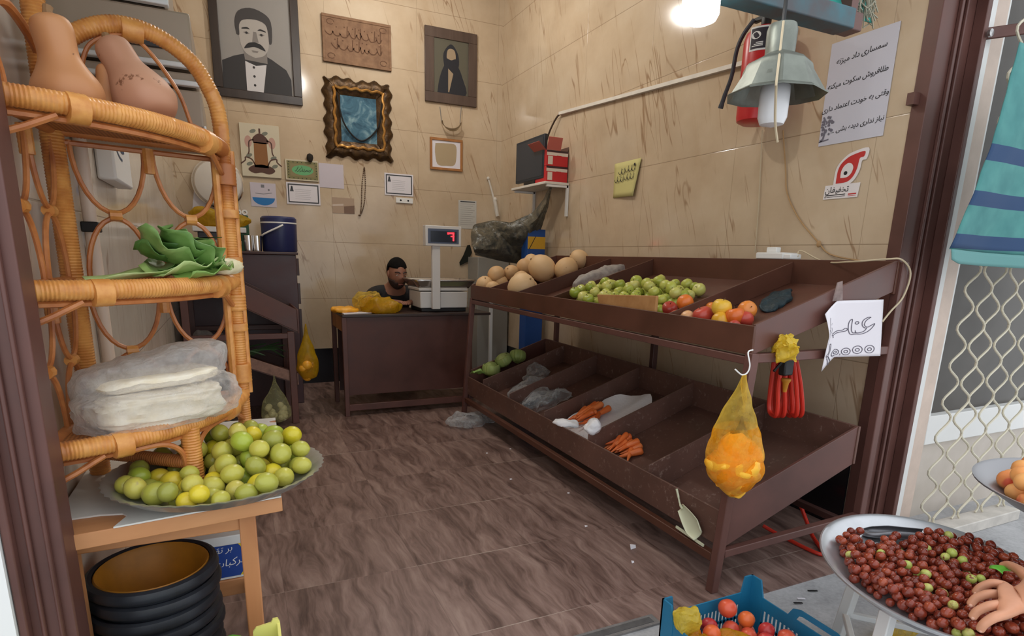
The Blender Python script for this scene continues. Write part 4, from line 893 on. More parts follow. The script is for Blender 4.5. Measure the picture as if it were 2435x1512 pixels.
pl = [upt(x, y, .03) for x, y in ((1322, 742), (1405, 752), (1580, 742), (1640, 706), (1735, 664), (1690, 652), (1600, 658), (1530, 668), (1430, 690), (1372, 700))]
reg = poly_region([(max(1.635, min(2.26, p.x)), max(1.985, min(2.915, p.y))) for p in pl])
sp = heap(112, .029, reg, lambda x, y: UPZ(x)+.004, rg, 30, lambda x, y, z, r: z < UPZ(x)+.105 and not (abs(y-1.95) < r+.006), .14)
def scatter_t(proto, spots, rad, rng, lb, gp):
    for i, (x, y, z, r) in enumerate(spots):
        o = proto if i == 0 else copy_tree(proto)
        o.location = (x, y, z); o.rotation_euler = (rng.gauss(0, .7), rng.gauss(0, .7), rng.uniform(0, 6.3)); o.scale = (r/rad,)*3; o['label'] = lb; o['group'] = gp
scatter_t(GA, sp, .029, rg, 'small green apple in the heap filling the long bin of the upper tray', 'green apples in the long bin of the upper tray')
# red and yellow apples
m_rap = fruit('red_apple_skin', [(.2, (176, 62, 52)), (.55, (202, 78, 62)), (.9, (214, 110, 80))], .3, ((228, 160, 96), 5, .64), 2.2); m_oap = fruit('orange_apple_skin', [(.2, (220, 100, 40)), (.55, (232, 132, 52)), (.9, (236, 168, 80))], .3, ((206, 72, 44), 5, .60), 2)
m_yap = fruit('yellow_apple_skin', [(.2, (222, 160, 40)), (.55, (234, 186, 62)), (.9, (236, 200, 96))], .3, ((226, 122, 56), 4, .62), 2); m_pap = fruit('peach_apple_skin', [(.2, (216, 110, 84)), (.5, (236, 176, 126)), (.9, (240, 198, 150))], .3, None, 2.2)
APP = [(1592, 734, .036, m_rap, 'red apple at the left end of the apple bin'), (1629, 719, .036, m_oap, 'orange red apple, topmost at the left of the apple bin'), (1609, 755, .034, m_rap, 'red apple low at the front lip, left of the pale peach one'), (1635, 757, .034, m_pap, 'pale peach coloured apple at the front lip'), (1673, 731, .034, m_rap, 'dark red apple behind the big red one'), (1671, 750, .041, m_rap, 'big red apple in the middle of the apple bin'), (1645, 738, .031, m_rap, 'pink red apple half hidden behind the big red one'), (1716, 731, .039, m_yap, 'amber yellow apple on top in the middle of the apple bin'), (1694, 734, .032, m_oap, 'orange apple half hidden left of the amber one'),
       (1713, 764, .038, m_yap, 'yellow apple with a dark stalk end at the front lip'), (1711, 748, .034, m_oap, 'orange apple under the amber one'), (1748, 752, .039, m_oap, 'orange red apple at the right of the yellow one'), (1777, 737, .038, m_oap, 'orange apple against the end panel'), (1772, 759, .032, m_rap, 'red apple against the end panel, below the orange one'), (1746, 777, .026, m_rap, 'small red apple peeping over the lip in front')]
RA = None
for i, (x, y, r, mt, lb) in enumerate(APP):
    p = upt(x, y, r+(.045 if i in (1, 7) else .012 if i in (5, 11) else .002)); 
    if p.x < 1.604+r: p.x = 1.606+r
    p.y = max(p.y, DY0+.008+r)
    if RA is None: RA = make_apple('apple', .036, m_rap, 'apple'); o = RA
    else: o = copy_tree(RA)
    o.location = p; o.scale = (r/.036,)*3; o['label'] = lb; o['group'] = 'apples in the near bin of the upper tray'
    o.rotation_euler = (1.25, .15, .6) if i in (3, 9) else (rg.gauss(0, .5), rg.gauss(0, .5), rg.uniform(0, 6))
    sk = o.children[0] if 'skin' in o.children[0].name else o.children[1]
    sk.material_slots[0].link = 'OBJECT'; sk.material_slots[0].material = mt
# tan board in front of the green apples
m_board = M('tan_cardboard', (166, 116, 66), .8, c2=(186, 138, 86), scale=14, bump=.003)
mb = MB(); x0 = 1.612; ya, yb = bX(1418, 722, x0).y, bX(1558, 730, x0).y
zt1, zt2 = bX(1418, 700, x0).z, bX(1560, 703, x0).z; zb1, zb2 = bX(1424, 742, x0).z, bX(1552, 764, x0).z
q = [(x0, ya, zt1), (x0, yb, zt2), (x0, yb-.004, (zt2+zb2)/2-.01), (x0, yb+.02, zb2), (x0, (ya+yb)/2, max(zb1, zb2)-.006), (x0, ya-.10, zb1), (x0, ya-.035, zb1+.02)]
mb.prism([(x0-.004+.004*(z-zb1)/.1, y, z) for _, y, z in q], (.014, 0, .0)); t = mb.build('cardboard', m_board, loc=(x0, (ya+yb)/2, zb1), mods=[bev(.003)]); tag(t, 'rough tan cardboard piece standing in front of the green apples', 'cardboard')
# bags and scraps on the upper tray
def bag(name, label, parts, loc=None, cat='bag', group=None):
    o = None
    t = None
    for i, (c, r, rot, amp, sc, seed, mat, sq) in enumerate(parts):
        mb = blob(c, r, rot, amp, sc, seed, sq)
        if len(parts) == 1: o = mb.build(name, mat, loc=c, ang=70); tag(o, label, cat, group); return o
        if t is None: t = thing(name, label, cat, c, group)
        mb.build('bag_film' if i == 0 else 'bag_fold', mat, t, ang=70)
    return t
p = upt(1425, 655, .03); bag('plastic_bag', 'crumpled clear bag in the upper tray bin beside the melons', [(p, (.20, .075, .045), (0, -.30, -.05), .02, 12, 4, m_filmw, .8)])
m_cuke = M('cucumber_skin', (54, 96, 44), .4, var=.2, scale=20)
a, b = upt(1276, 726, .014), upt(1302, 717, .016); c = (a+b)/2; d = (b-a)*.6
mb = MB().tube(spline([c-d, c-d*.9, c-d*.5+Vector((0, 0, .004)), c+d*.5, c+d*.9, c+d], 5), [.002]+[.010]*4+[.016]*16+[.012]*4+[.002], 12); tag(mb.build('cucumber', m_cuke, loc=c), 'green cucumber at the front lip of the upper tray left of the green apples', 'cucumber')
m_bluebag = film('dark_teal_film', (40, 66, 76), .7, .95, .3, .2)
p = upt(1846, 714, .012); bag('plastic_bag', 'flat dark teal plastic bag near the end panel of the upper tray', [(p, (.13, .05, .014), (0, -.30, .5), .014, 16, 2, m_bluebag, .8)])
p = upt(1362, 742, .012); q = [(1.607, p.y+.02, .985), (1.607, p.y-.04, .982), (1.607, p.y-.045, .955), (1.607, p.y+.01, .96)]
# cabbages and a loose leaf in the far lower bin
m_cab = fruit('cabbage_leaf', [(.25, (136, 158, 84)), (.55, (164, 182, 108)), (.85, (188, 200, 136))], .5, None, 5)
CAB = [(1168, 877, .066, 'open ribbed cabbage at the front of the far lower bin'), (1197, 856, .062, 'middle cabbage of the far lower bin'), (1231, 846, .062, 'rear cabbage of the far lower bin')]
for i, (x, y, r, lb) in enumerate(CAB):
    p = inbin(x, y, r, 0, 3.86, 4.14, 1.58, lot, LOZ)
    if i == 0:
        c0 = thing('cabbage', lb, 'cabbage', p, 'cabbages in the lower tray'); mb = MB(); mb.ball(p, (r*.9, r*.9, r*.84), 24, 16, lambda a, s: 1+.04*cos(9*a)); mb.build('heart', m_cab, c0, ang=80)
        for k in range(7):
            a0 = k*2*pi/7; mb = MB(); mb.grid(lambda u, v: p+Vector((cos(a0+(u-.5)*1.5)*r*1.03*sin(.25+v*1.9)*(1+.05*sin(u*19)), sin(a0+(u-.5)*1.5)*r*1.03*sin(.25+v*1.9), -r*.92*cos(.25+v*1.9)*1.0+.006*sin(v*9))), 9, 9); mb.build('leaf', m_cab, c0, ang=80, mods=[sol(.002)])
    else: copy_tree(c0, p, (rg.uniform(-.5, .5), rg.uniform(-.5, .5), rg.uniform(0, 6)), r/.066, lb)
p = bY(1135, 884, 4.08); p.x = max(p.x, 1.60); p.z = max(p.z, LOZ(p.x)+.02); mb = MB(); mb.grid(lambda u, v: p+Vector(((v-.5)*.09, (u-.5)*.08, .015*sin(u*5+v*3)+.01*noise.noise(Vector((u*4, v*4, 1))))), 9, 9)
tag(mb.build('cabbage_leaf', m_leafp, loc=p, mods=[sol(.0015)]), 'loose green cabbage leaf at the far lower lip of the stand', 'leaf')
# crumpled bags and carrots in the lower tray
m_clear = film('thin_clear_film', (232, 236, 240), .12, .65, .12, .3); m_whiteb = M('white_bag_film', (238, 238, 242), .4, bump=.004, scale=30)
p1, p2, p3 = lot(1262, 932, .035), lot(1300, 952, .03), lot(1275, 888, .04)
bag('plastic_bag', 'long crumpled clear bag lying in the second lower bin from the cabbages', [(p1, (.17, .11, .06), (0, -.35, .5), .05, 10, 1, m_clear, .85), (p2, (.16, .09, .045), (0, -.3, -.4), .04, 14, 2, m_clear, .85), ((p1+p2)/2, (.13, .13, .05), (0, -.3, .2), .05, 12, 5, m_clear, .85), (p3, (.10, .08, .05), (0, -.35, 1), .035, 12, 3, m_clear, .85)])
cwb = lot(1418, 976, .012); cwb.x = 1.82; cwb.y = 2.70
t = thing('carrot_bag', 'spread open white plastic bag under the carrots in the lower tray', 'bag', cwb)
def wb(u, v):
    a = 2*pi*u; rr = .001+.225*v; p = cwb+Vector((rr*cos(a)*1.15*(1+.25*max(0, cos(a))), rr*sin(a)*(1.0+.12*sin(3*a)), 0))
    p.y = min(2.895, max(2.445, p.y)); h = .006+.045*max(0, v-.45)**1.2*(1+.5*sin(7*a+2))+.012*noise.noise(Vector((p.x*18, p.y*18, 2)))*v
    p.x = max(1.59, p.x); p.z = LOZ(p.x)+h+.004; return p
MB().grid(wb, 56, 12, True).build('bag_film', m_whiteb, t, ang=80)
mb = blob(bX(1408, 1014, 1.605), (.038, .042, .032), (0, -.3, .4), .02, 16, 6, .85); mb.build('bag_knot', m_whiteb, t, ang=80)
mb = blob(bX(1345, 1006, 1.60), (.035, .075, .016), (0, -.2, .9), .012, 18, 7, .85); mb.build('bag_handle', m_whiteb, t, ang=80)
m_car = fruit('carrot_skin', [(.2, (206, 92, 36)), (.55, (226, 112, 50)), (.9, (236, 142, 82))], .45, ((184, 84, 40), 22, .64), 9)
mb = MB(); L = .15; pr = [(.001, 0), (.004, .006), (.007, .03), (.012, .06), (.0155, .09), (.0175, .112), (.016, .120), (.009, .124), (.001, .123)]; mb.lathe([(r, z-.062) for r, z in pr], 10); carrot = mb.build('carrot', m_car, ang=60); carrot['category'] = 'carrot'
def carrots(c, n, spread, lb, gp, rng, first, zlift, dirz):
    out = []
    c.x = max(c.x, 1.60+spread[0]+.055)
    for i in range(n):
        o = carrot if (first and i == 0) else copy_tree(carrot)
        u, v = rng.uniform(-1, 1), rng.uniform(-1, 1); lay = i//(n//2) if n > 3 else 0
        x, y = c.x+u*spread[0]*(1-.45*lay), c.y+v*spread[1]*(1-.45*lay); a = dirz+rng.gauss(0, .3)
        s = rng.uniform(.8, 1.15)
        o.scale = (s,)*3; ax = Vector((cos(a), sin(a), LOB*cos(a)+rng.uniform(-.06, .06))).normalized(); o.rotation_euler = Vector(ax).to_track_quat('Z', 'Y').to_euler()
        o.location = (x, y, LOZ(x)+.016+zlift+.026*lay+.004*rng.random()); o['label'] = lb; o['group'] = gp
cr = random.Random(5)
carrots(Vector((1.795, 2.775, 0)), 22, (.080, .075), 'carrot in the pile on the white plastic bag', 'carrots on the white bag', cr, True, .030, .1)
carrots(lot(1480, 1068, .02), 15, (.05, .10), 'carrot in the loose pile at the lip of the bin with no bag', 'carrots loose in the second near bin', cr, False, .003, .15)
# plastic scoop hooked over the lower lip
m_scoop = M('ivory_plastic', (212, 214, 184), .4)
sx = 1.545; P = lambda x, y: bX(x, y, sx)
t = thing('plastic_scoop', 'ivory plastic scoop tucked at the front lip of the near lower bin', 'scoop', P(1635, 1220))
h0, h1, b0, b1 = P(1609, 1162), P(1617, 1198), P(1620, 1206), P(1664, 1272)
ax = (b1-b0).normalized(); sd = Vector((-1, 0, 0)); wd = ax.cross(sd).normalized(); Lb = (b1-b0).length
MB().tube(spline([h0, h0.lerp(h1, .5), h1, b0+ax*.01], 4), [.010]*5+[.008]*4+[.012]*4, 10, flat=.5).build('handle', m_scoop, t)
def sc(u, v):
    a = pi*(u-.5)*1.0; w = .040*(.55+.6*sin(min(1, v*1.25)*pi/2))*(1-.35*max(0, v-.7)/.3); return b0+ax*Lb*v+wd*w*sin(a)+sd*(-.004+.020*(1-cos(a))*(.6+.4*v)*.9)
MB().grid(sc, 15, 14).build('bowl', m_scoop, t, mods=[sol(.0022)])
a, b = P(1608, 1252), P(1673, 1297); mb = MB(); sqbar(mb, a, b, .006, .010); tag(mb.build('plastic_strip', m_scoop, loc=a), 'thin ivory plastic strip along the rail below the scoop', 'strip')
# yellow bag hanging at the near leg on a wire hook
yh = DY0-.055
hk = spline([bY(1790, 832, yh+.03), bY(1779, 838, yh+.02), bY(1783, 868, yh), bY(1777, 886, yh), bY(1764, 891, yh), bY(1748, 878, yh)], 6)
mb = MB().tube(hk, .0026, 6); tag(mb.build('wire_hook', m_white, loc=hk[0]), 'white wire hook on the near leg of the stand holding the yellow bag', 'hook')
m_ybag = film('yellow_bag_film', (248, 196, 50), .22, .75, .2, .6); m_ycont = M('orange_contents', (255, 172, 30), .5, c2=(255, 206, 70), scale=14); m_ybagp = film('pale_yellow_film', (248, 224, 110), .22, .70, .2, .55)
top = bY(1770, 892, yh); bot = bY(1755, 1178, yh); t = thing('yellow_bag', 'yellow plastic bag full of folded orange bags hanging from the wire hook', 'bag', bot)
Hb = top.z-bot.z; cxm = lambda v: bY(1770-22*sin(min(1, v*1.3)*pi/2), 892+286*v, yh).x
def yb_(u, v, k=1.0, seed=0):
    a = 2*pi*u; w = (.008+.105*sin(min(1, v*1.12)*pi*.62)**1.25)*(1 if v < .78 else max(.12, 1-((v-.78)/.22)**1.8*.86)); p = Vector((cxm(v)+w*cos(a)*k*(1+.10*(cos(a) < 0)*sin(v*5)), yh+w*.62*sin(a)*k, top.z-Hb*v))
    n_ = p*20; p += Vector((.010*noise.noise(n_+Vector((seed, 0, 0)))+.006*cos(9*a+v*3)*v*(1-v)*2, .010*noise.noise(n_+Vector((0, 9, seed))), .006*noise.noise(n_+Vector((7, 0, seed)))*v))*(.3+v); return p
MB().grid(lambda u, v: yb_(u, v), 44, 40, True).build('bag_film', m_ybagp, t, ang=70)
mb = MB(); mb.grid(lambda u, v: yb_(u, .47+.515*v, .93*(.25+.75*min(1, v*3.2)), 4), 40, 26, True); wrinkle(mb, (bot+top)/2-Vector((0, 0, .1)), .016, 20, 24, 4).build('contents', m_ycont, t, ang=40)
MB().grid(lambda u, v: yb_(u, .40+.6*v, 1.0, 8), 40, 26, True).build('bag_fold', m_ybag, t, ang=60)
MB().tube([top+Vector((0, 0, .002)), top-Vector((-.001, 0, .03)), top-Vector((-.006, .01, .09)), top-Vector((-.004, .012, .125))], [.007, .010, .006, .002], 8).build('bag_handle', m_ybagp, t)
# ------------------------------------------------------------------ scale on the counter
YS = 4.47
sc_ = thing('weighing_scale', 'white electronic scale with a tall display showing a red digit, on the counter', 'scale', bY(1040, 736, YS))
m_scw = P_('scale_white', (212, 210, 208), .4); m_scp = P_('scale_panel', (74, 84, 108), .3); m_red = emit('red_digit', (255, 40, 50), 2.2)
def px_box(x0, y0, x1, y1, Ya, Yb, mb=None):
    a, b = bY(x0, y1, Ya), bY(x1, y0, Ya); return (mb or MB()).box((a.x, Ya, a.z), (b.x, Yb, b.z))
px_box(1029, 584, 1047, 735, YS, YS+.035).build('pole', m_scw, sc_, mods=[bev(.003)])
hd = px_box(1012, 539, 1097, 584, YS-.02, YS+.05).build('display_head', m_scw, sc_, mods=[bev(.004)])
px_box(1018, 546, 1091, 578, YS-.0225, YS-.018).build('display_panel', m_scp, hd, ang=None); px_box(1024, 551, 1086, 575, YS-.0235, YS-.022).build('display_glass', P_('dark_glass', (40, 44, 56), .15), hd, ang=None)
mb = MB(); y = YS-.0245
for q in ((1064, 553, 1080, 556.5), (1076.5, 553, 1080, 573), (1064, 553, 1068, 557.5), (1072, 561, 1080, 563.5)): px_box(*q, y, y+.001, mb)
mb.build('digit', m_red, hd, ang=None)
TZs = TZ+.028
a, b = bY(1000, 735, 4.53), bY(1112, 692, 4.53)
MB().box((a.x, 4.53, TZs), (b.x, 4.86, b.z-.005)).build('body', m_scw, sc_, mods=[bev(.008)]); MB().box((a.x-.01, 4.53, b.z+.002), (b.x, 4.86, b.z+.022)).build('platform', m_scw, sc_, mods=[bev(.004)])
mb = MB(); zb_, zt_ = b.z+.024, bY(1000, 664, 4.53).z; mb.grid(lambda u, v: Vector((a.x-.015-.045*v+(b.x-a.x+.015+.09*v)*u, 4.52+(.36)*abs(0), zb_+(zt_-zb_)*v)) if False else Vector(((a.x-.01)-.05*v+((b.x-a.x)+.02+.1*v)*(.5-.5*cos(2*pi*u)*1.0 if False else max(0, min(1, abs(((u*4) % 4)-2)-.5 if .5 <= abs(((u*4) % 4)-2) <= 1.5 else (0 if abs(((u*4) % 4)-2) < .5 else 1)))), 4.53-.03*v+(.33+.06*v)*max(0, min(1, abs((((u*4)+1) % 4)-2)-.5 if .5 <= abs((((u*4)+1) % 4)-2) <= 1.5 else (0 if abs((((u*4)+1) % 4)-2) < .5 else 1))), zb_+(zt_-zb_)*v)), 33, 5, True)
mb.build('steel_pan', M('pan_steel', (200, 196, 192), .22, .9), sc_, ang=30, mods=[sol(.003)])
mb = MB()
for x in (a.x+.04, b.x-.04):
    for yy in (4.57, 4.82): mb.lathe([(.022, 0), (.018, .03)], 10, Matrix.Translation((x, yy, TZ+.001)))
o = MB().box((a.x+.01, 4.54, TZ+.001), (b.x-.01, 4.85, TZs-.001)).build('base', m_blackp, sc_, mods=[bev(.004)])
# ------------------------------------------------------------------ bags and paper on the counter
m_yf = film('yellow_film', (212, 176, 30), .62, .95, .2, .45); m_of = M('orange_plastic', (226, 150, 30), .4, c2=(240, 180, 50), scale=20)
p = bY(905, 722, 4.56); p.z = TZ+.045
t = bag('yellow_bag', 'big shiny yellow plastic bag lying on the counter in front of the man', [(p, (.155, .11, .07), (0, .05, .1), .04, 9, 12, m_yf, .8), (p+Vector((-.10, .03, .03)), (.10, .08, .07), (0, -.3, .1), .05, 10, 17, m_ybagp, .8), (p+Vector((.0, .0, -.012)), (.13, .08, .045), (0, 0, 0), .02, 10, 3, m_of, .8)])
for c in t.children:
    for v in c.data.vertices: v.co.z = max(v.co.z, TZ+.003-ORG[t.name].z)
p = bY(822, 730, 4.52); mb = blob((p.x, 4.56, TZ+.022), (.10, .07, .026), (0, 0, .2), .014, 16, 5, .8); floorclip(mb, TZ+.002); o = mb.build('orange_bag', m_of, loc=p, ang=70); tag(o, 'flat orange bag at the left end of the counter', 'bag')
q = [bZ(x, y, TZ+.001) for x, y in ((798, 737), (870, 738), (884, 745), (818, 748))]; mb = MB().prism(q, (0, 0, .006)); tag(mb.build('paper_pad', m_paper, loc=q[0], ang=None), 'white paper pad on the left front edge of the counter', 'paper')
# ------------------------------------------------------------------ the man behind the counter
def skin_mesh(nodes, edges, root, lev=2):
    """grow one continuous limb surface round a chain of joints"""
    nm = list(nodes); me = bpy.data.meshes.new('body'); me.from_pydata([tuple(nodes[k][0]) for k in nm], [(nm.index(a), nm.index(b)) for a, b in edges], [])
    o = bpy.data.objects.new('body', me); COL.objects.link(o); o.modifiers.new('skin', 'SKIN')
    for i, k in enumerate(nm):
        r = nodes[k][1]; me.skin_vertices[0].data[i].radius = r if isinstance(r, tuple) else (r, r); me.skin_vertices[0].data[i].use_root = (k == root)
    sb = o.modifiers.new('sub', 'SUBSURF'); sb.levels = lev; sb.render_levels = lev
    bpy.context.view_layer.update(); ev = o.evaluated_get(bpy.context.evaluated_depsgraph_get()).to_mesh()
    V = [v.co.copy() for v in ev.vertices]; F = [tuple(p.vertices) for p in ev.polygons]
    bpy.data.objects.remove(o); bpy.data.meshes.remove(me); return V, F
m_skin = M('tan_skin', (150, 104, 84), .5, var=.05, scale=10); m_hair = M('black_hair', (16, 14, 14), .9, bump=.003, scale=80, spec=.15); m_beard = M('dark_beard', (46, 34, 32), .8, c2=(70, 50, 44), scale=60); m_tee = M('black_tshirt', (24, 23, 26), .8, bump=.003, scale=24); m_eye = P_('dark_eye', (40, 28, 26), .3); m_eyew = P_('eye_white', (206, 196, 188), .4); m_lip = P_('lips', (132, 80, 74), .5); m_trou = M('dark_trousers', (40, 42, 52), .8)
hc = bY(945, 662, 4.98); HX = hc.x
man = thing('person', 'man with short black hair and beard in a black t-shirt sitting behind the counter', 'person', (HX, 5.2, 0))
J = {'pelvis': ((HX, 5.25, .50), (.15, .12)), 'waist': ((HX, 5.23, .64), (.135, .10)), 'chest': ((HX, 5.16, .80), (.15, .105)), 'collar': ((HX, 5.11, .885), (.09, .07)), 'neck': ((HX, 5.06, .955), .056), 'skull': ((HX, 5.00, 1.03), .062)}
E_ = [('pelvis', 'waist'), ('waist', 'chest'), ('chest', 'collar'), ('collar', 'neck'), ('neck', 'skull')]
for s, nm in ((-1, 'l'), (1, 'r')):
    J.update({'sh'+nm: ((HX+s*.185, 5.12, .865), .062), 'el'+nm: ((HX+s*.24, 4.99, .80 if s > 0 else .79), .045), 'fo'+nm: ((HX+s*.15, 4.87, .815), .038), 'wr'+nm: ((HX+s*.07, 4.80, .82), .028), 'ha'+nm: ((HX+s*.035, 4.755, .822), (.035, .018)),
              'hip'+nm: ((HX+s*.10, 5.20, .47), .092), 'kn'+nm: ((HX+s*.13, 5.05, .46), .062), 'cal'+nm: ((HX+s*.14, 5.06, .25), .05), 'an'+nm: ((HX+s*.14, 5.08, .075), .036), 'toe'+nm: ((HX+s*.14, 4.99, .04), .036)})
    E_ += [('collar', 'sh'+nm), ('sh'+nm, 'el'+nm), ('el'+nm, 'fo'+nm), ('fo'+nm, 'wr'+nm), ('wr'+nm, 'ha'+nm), ('pelvis', 'hip'+nm), ('hip'+nm, 'kn'+nm), ('kn'+nm, 'cal'+nm), ('cal'+nm, 'an'+nm), ('an'+nm, 'toe'+nm)]
    for k, (dx, L) in enumerate(((-.022, .05), (-.008, .058), (.007, .055), (.020, .045))):
        b0 = Vector(J['ha'+nm][0]); J['f%d%s' % (k, nm)] = (b0+Vector((dx-s*.02, -.03, 0)), .0085); J['g%d%s' % (k, nm)] = (b0+Vector((dx-s*.03, -.03-L*.7, -.012)), .007); E_ += [('ha'+nm, 'f%d%s' % (k, nm)), ('f%d%s' % (k, nm), 'g%d%s' % (k, nm))]
    J['t'+nm] = (Vector(J['wr'+nm][0])+Vector((-s*.045, -.03, .006)), .009); J['u'+nm] = (Vector(J['wr'+nm][0])+Vector((-s*.06, -.06, 0)), .008); E_ += [('wr'+nm, 't'+nm), ('t'+nm, 'u'+nm)]
V, F = skin_mesh(J, E_, 'pelvis'); mb = MB().add(V, F)
Rh = Euler((radians(14), 0, radians(8))).to_matrix(); hcen = Vector((HX, 4.985, 1.045))
def hfn(a, s):      # a = 0 towards +x; face looks towards -y (a = -pi/2)
    c = cos(a+pi/2); f = 1.0
    f += .13*max(0, c)**16*math.exp(-((s+.13)/.15)**2)*(1 if s < .12 else .4)       # nose
    f -= .035*math.exp(-((abs(a+pi/2 if a < pi/2 else a-1.5*pi)-.42)/.2)**2)*math.exp(-((s-.08)/.12)**2)     # eye sockets
    f += .03*max(0, c)**6*math.exp(-((s+.55)/.15)**2)                                # chin
    f -= .06*max(0, -s-.35)*(1-max(0, c))                                            # jaw narrows behind
    f += .02*max(0, c)**4*math.exp(-((s-.24)/.08)**2); return f
mb.ball(hcen, (.074, .094, .118), 40, 30, hfn, Rh)
for s in (-1, 1): mb.ball(hcen+Rh@Vector((s*.075, .008, -.005)), (.010, .020, .030), 8, 8)
mb.build('body', m_skin, man, ang=80)
mb = MB(); mb.ball(hcen+Rh@Vector((0, .014, .026)), (.081, .096, .104), 32, 20, lambda a, s: 1+.015*noise.noise(Vector((cos(a)*6, sin(a)*6, s*6))), Rh)
keep = [Vector(p) for p in mb.v]; Ri = Rh.transposed()
mb.f = [f for f in mb.f if all((lambda q: q.z > .045 or (q.y > .01 and q.z > -.07))(Ri@(keep[i]-hcen)) for i in f)]; mb.fm = [0]*len(mb.f)
mb.build('hair', m_hair, man, ang=80, mods=[sol(.004)])
mb = MB(); mb.ball(hcen+Rh@Vector((0, -.008, -.012)), (.0765, .0935, .120), 36, 28, hfn, Rh); keep = [Vector(p) for p in mb.v]
mb.f = [f for f in mb.f if all((lambda q: q.z < -.032 and q.y < .03 and (abs(q.x) > .042 or q.z < -.048) and not (q.y < -.07 and abs(q.x) < .022 and -.078 < q.z < -.062))(Ri@(keep[i]-hcen)) for i in f)]; mb.fm = [0]*len(mb.f)
mb.build('beard', m_beard, man, ang=80, mods=[sol(.003)])
mb = MB()
for s in (-1, 1):
    e = hcen+Rh@Vector((s*.031, -.0815, .010)); mb.mi = 0; e.z -= .002; mb.ball(e, (.0105, .0045, .0038), 10, 8); mb.mi = 1; mb.ball(e+Vector((0, -.0022, -.0008)), (.0048, .0032, .0036), 8, 6)
    mb.mi = 1; mb.tube(spline([hcen+Rh@Vector((s*.012, -.094, .028)), hcen+Rh@Vector((s*.032, -.090, .036)), hcen+Rh@Vector((s*.052, -.074, .030))], 4), .0042, 6)
mb.mi = 2; mb.tube([hcen+Rh@Vector((-.02, -.094, -.068)), hcen+Rh@Vector((0, -.099, -.066)), hcen+Rh@Vector((.02, -.094, -.068))], .0055, 6)
mb.build('eyes', [m_eyew, m_eye, m_lip], man, ang=80)
S = {k: (J[k][0], tuple(v*1.07+.008 for v in (J[k][1] if isinstance(J[k][1], tuple) else (J[k][1],)*2))) for k in ('pelvis', 'waist', 'chest', 'collar', 'shl', 'shr')}
for nm in 'lr': S['sl'+nm] = (Vector(J['sh'+nm][0]).lerp(Vector(J['el'+nm][0]), .75), .064)
V, F = skin_mesh(S, [('pelvis', 'waist'), ('waist', 'chest'), ('chest', 'collar'), ('collar', 'shl'), ('collar', 'shr'), ('shl', 'sll'), ('shr', 'slr')], 'pelvis'); MB().add(V, F).build('t_shirt', m_tee, man, ang=80)
S = {k: (J[k][0], tuple(v*1.05+.008 for v in (J[k][1] if isinstance(J[k][1], tuple) else (J[k][1],)*2))) for k in ('pelvis', 'hipl', 'hipr', 'knl', 'knr', 'call', 'calr')}
V, F = skin_mesh(S, [('pelvis', 'hipl'), ('pelvis', 'hipr'), ('hipl', 'knl'), ('hipr', 'knr'), ('knl', 'call'), ('knr', 'calr')], 'pelvis'); MB().add(V, F).build('trousers', m_trou, man, ang=80)
st = thing('stool', 'low dark stool behind the counter under the seated man', 'stool', (HX, 5.27, 0))
MB().lathe([(.001, .33), (.17, .33), (.175, .345), (.17, .36), (.001, .36)], 24, Matrix.Translation((HX, 5.27, 0))).build('seat', m_blackp, st)
for i in range(4): a = pi/4+i*pi/2; MB().tube([(HX+.17*cos(a), 5.27+.17*sin(a), 0), (HX+.12*cos(a), 5.27+.12*sin(a), .335)], .012, 8).build('leg', m_steel, st)
# grey cabinet and white post by the corner
a, b = bY(1127, 700, 5.55), bY(1173, 612, 5.55); mb = MB().box((a.x, 5.45, 0), (min(b.x+.25, XR-.02), YB-.016, b.z)); tag(mb.build('grey_cabinet', P_('grey_cabinet', (150, 148, 142), .5), loc=(a.x+.1, 5.55, 0), mods=[bev(.004)]), 'grey metal cabinet in the back corner behind the melons', 'cabinet')
a, b = bY(1166, 835, 4.99), bY(1166, 640, 4.99); mb = MB().box((a.x-.013, 4.98, 0), (a.x+.013, 5.006, b.z)); tag(mb.build('white_post', m_white, loc=(a.x, 4.99, 0)), 'thin white post standing beyond the far end of the produce stand', 'post')
# ------------------------------------------------------------------ things on the back left cabinet
ZCT = 1.196
m_navy = P_('navy_plastic', (36, 44, 92), .35)
c = bY(667, 600, 5.12); c.z = ZCT; R = .132; t = thing('water_cooler', 'round navy blue water cooler with a white swing handle on the cabinet', 'cooler', c)
Hc = bY(667, 516, 5.12).z-ZCT
MB().lathe([(R*.93, 0), (R*.97, .01), (R, Hc*.80), (R*.985, Hc*.81)], 32, Matrix.Translation(c)).build('body', m_navy, t)
MB().lathe([(R*1.005, Hc*.80), (R*1.02, Hc*.805), (R*1.02, Hc*.835), (R*1.005, Hc*.84)], 32, Matrix.Translation(c)).build('band', m_white, t)
MB().lathe([(R*1.0, Hc*.84), (R*1.0, Hc*.95), (R*.9, Hc), (.001, Hc)], 32, Matrix.Translation(c)).build('lid', m_navy, t)
mb = MB(); q = [c+Vector((-R*1.02, 0, Hc*.42)), c+Vector((-R*.85, -R*.75, Hc*.5)), c+Vector((-R*.15, -R*1.08, Hc*.68)), c+Vector((R*.15, -R*1.07, Hc*.76))]; mb.tube(spline(q, 6), .011, 8, flat=.6); mb.build('handle', m_white, t)
x0 = bY(457, 540, 5.08).x; x1 = bY(585, 540, 5.08).x; zt_ = bY(520, 545, 5.08).z
t = thing('kitchen_scale', 'old metal scale with a white rimmed top on the cabinet', 'scale', ((x0+x1)/2, 5.15, ZCT))
MB().box((x0+.03, 5.10, ZCT), (x1-.06, 5.30, zt_-.02)).build('body', M('dark_enamel', (54, 52, 54), .25, .3), t, mods=[bev(.006)]); MB().box((x0, 5.06, zt_-.02), (x1, 5.34, zt_+.018)).build('plate', m_scw, t, mods=[bev(.004)])
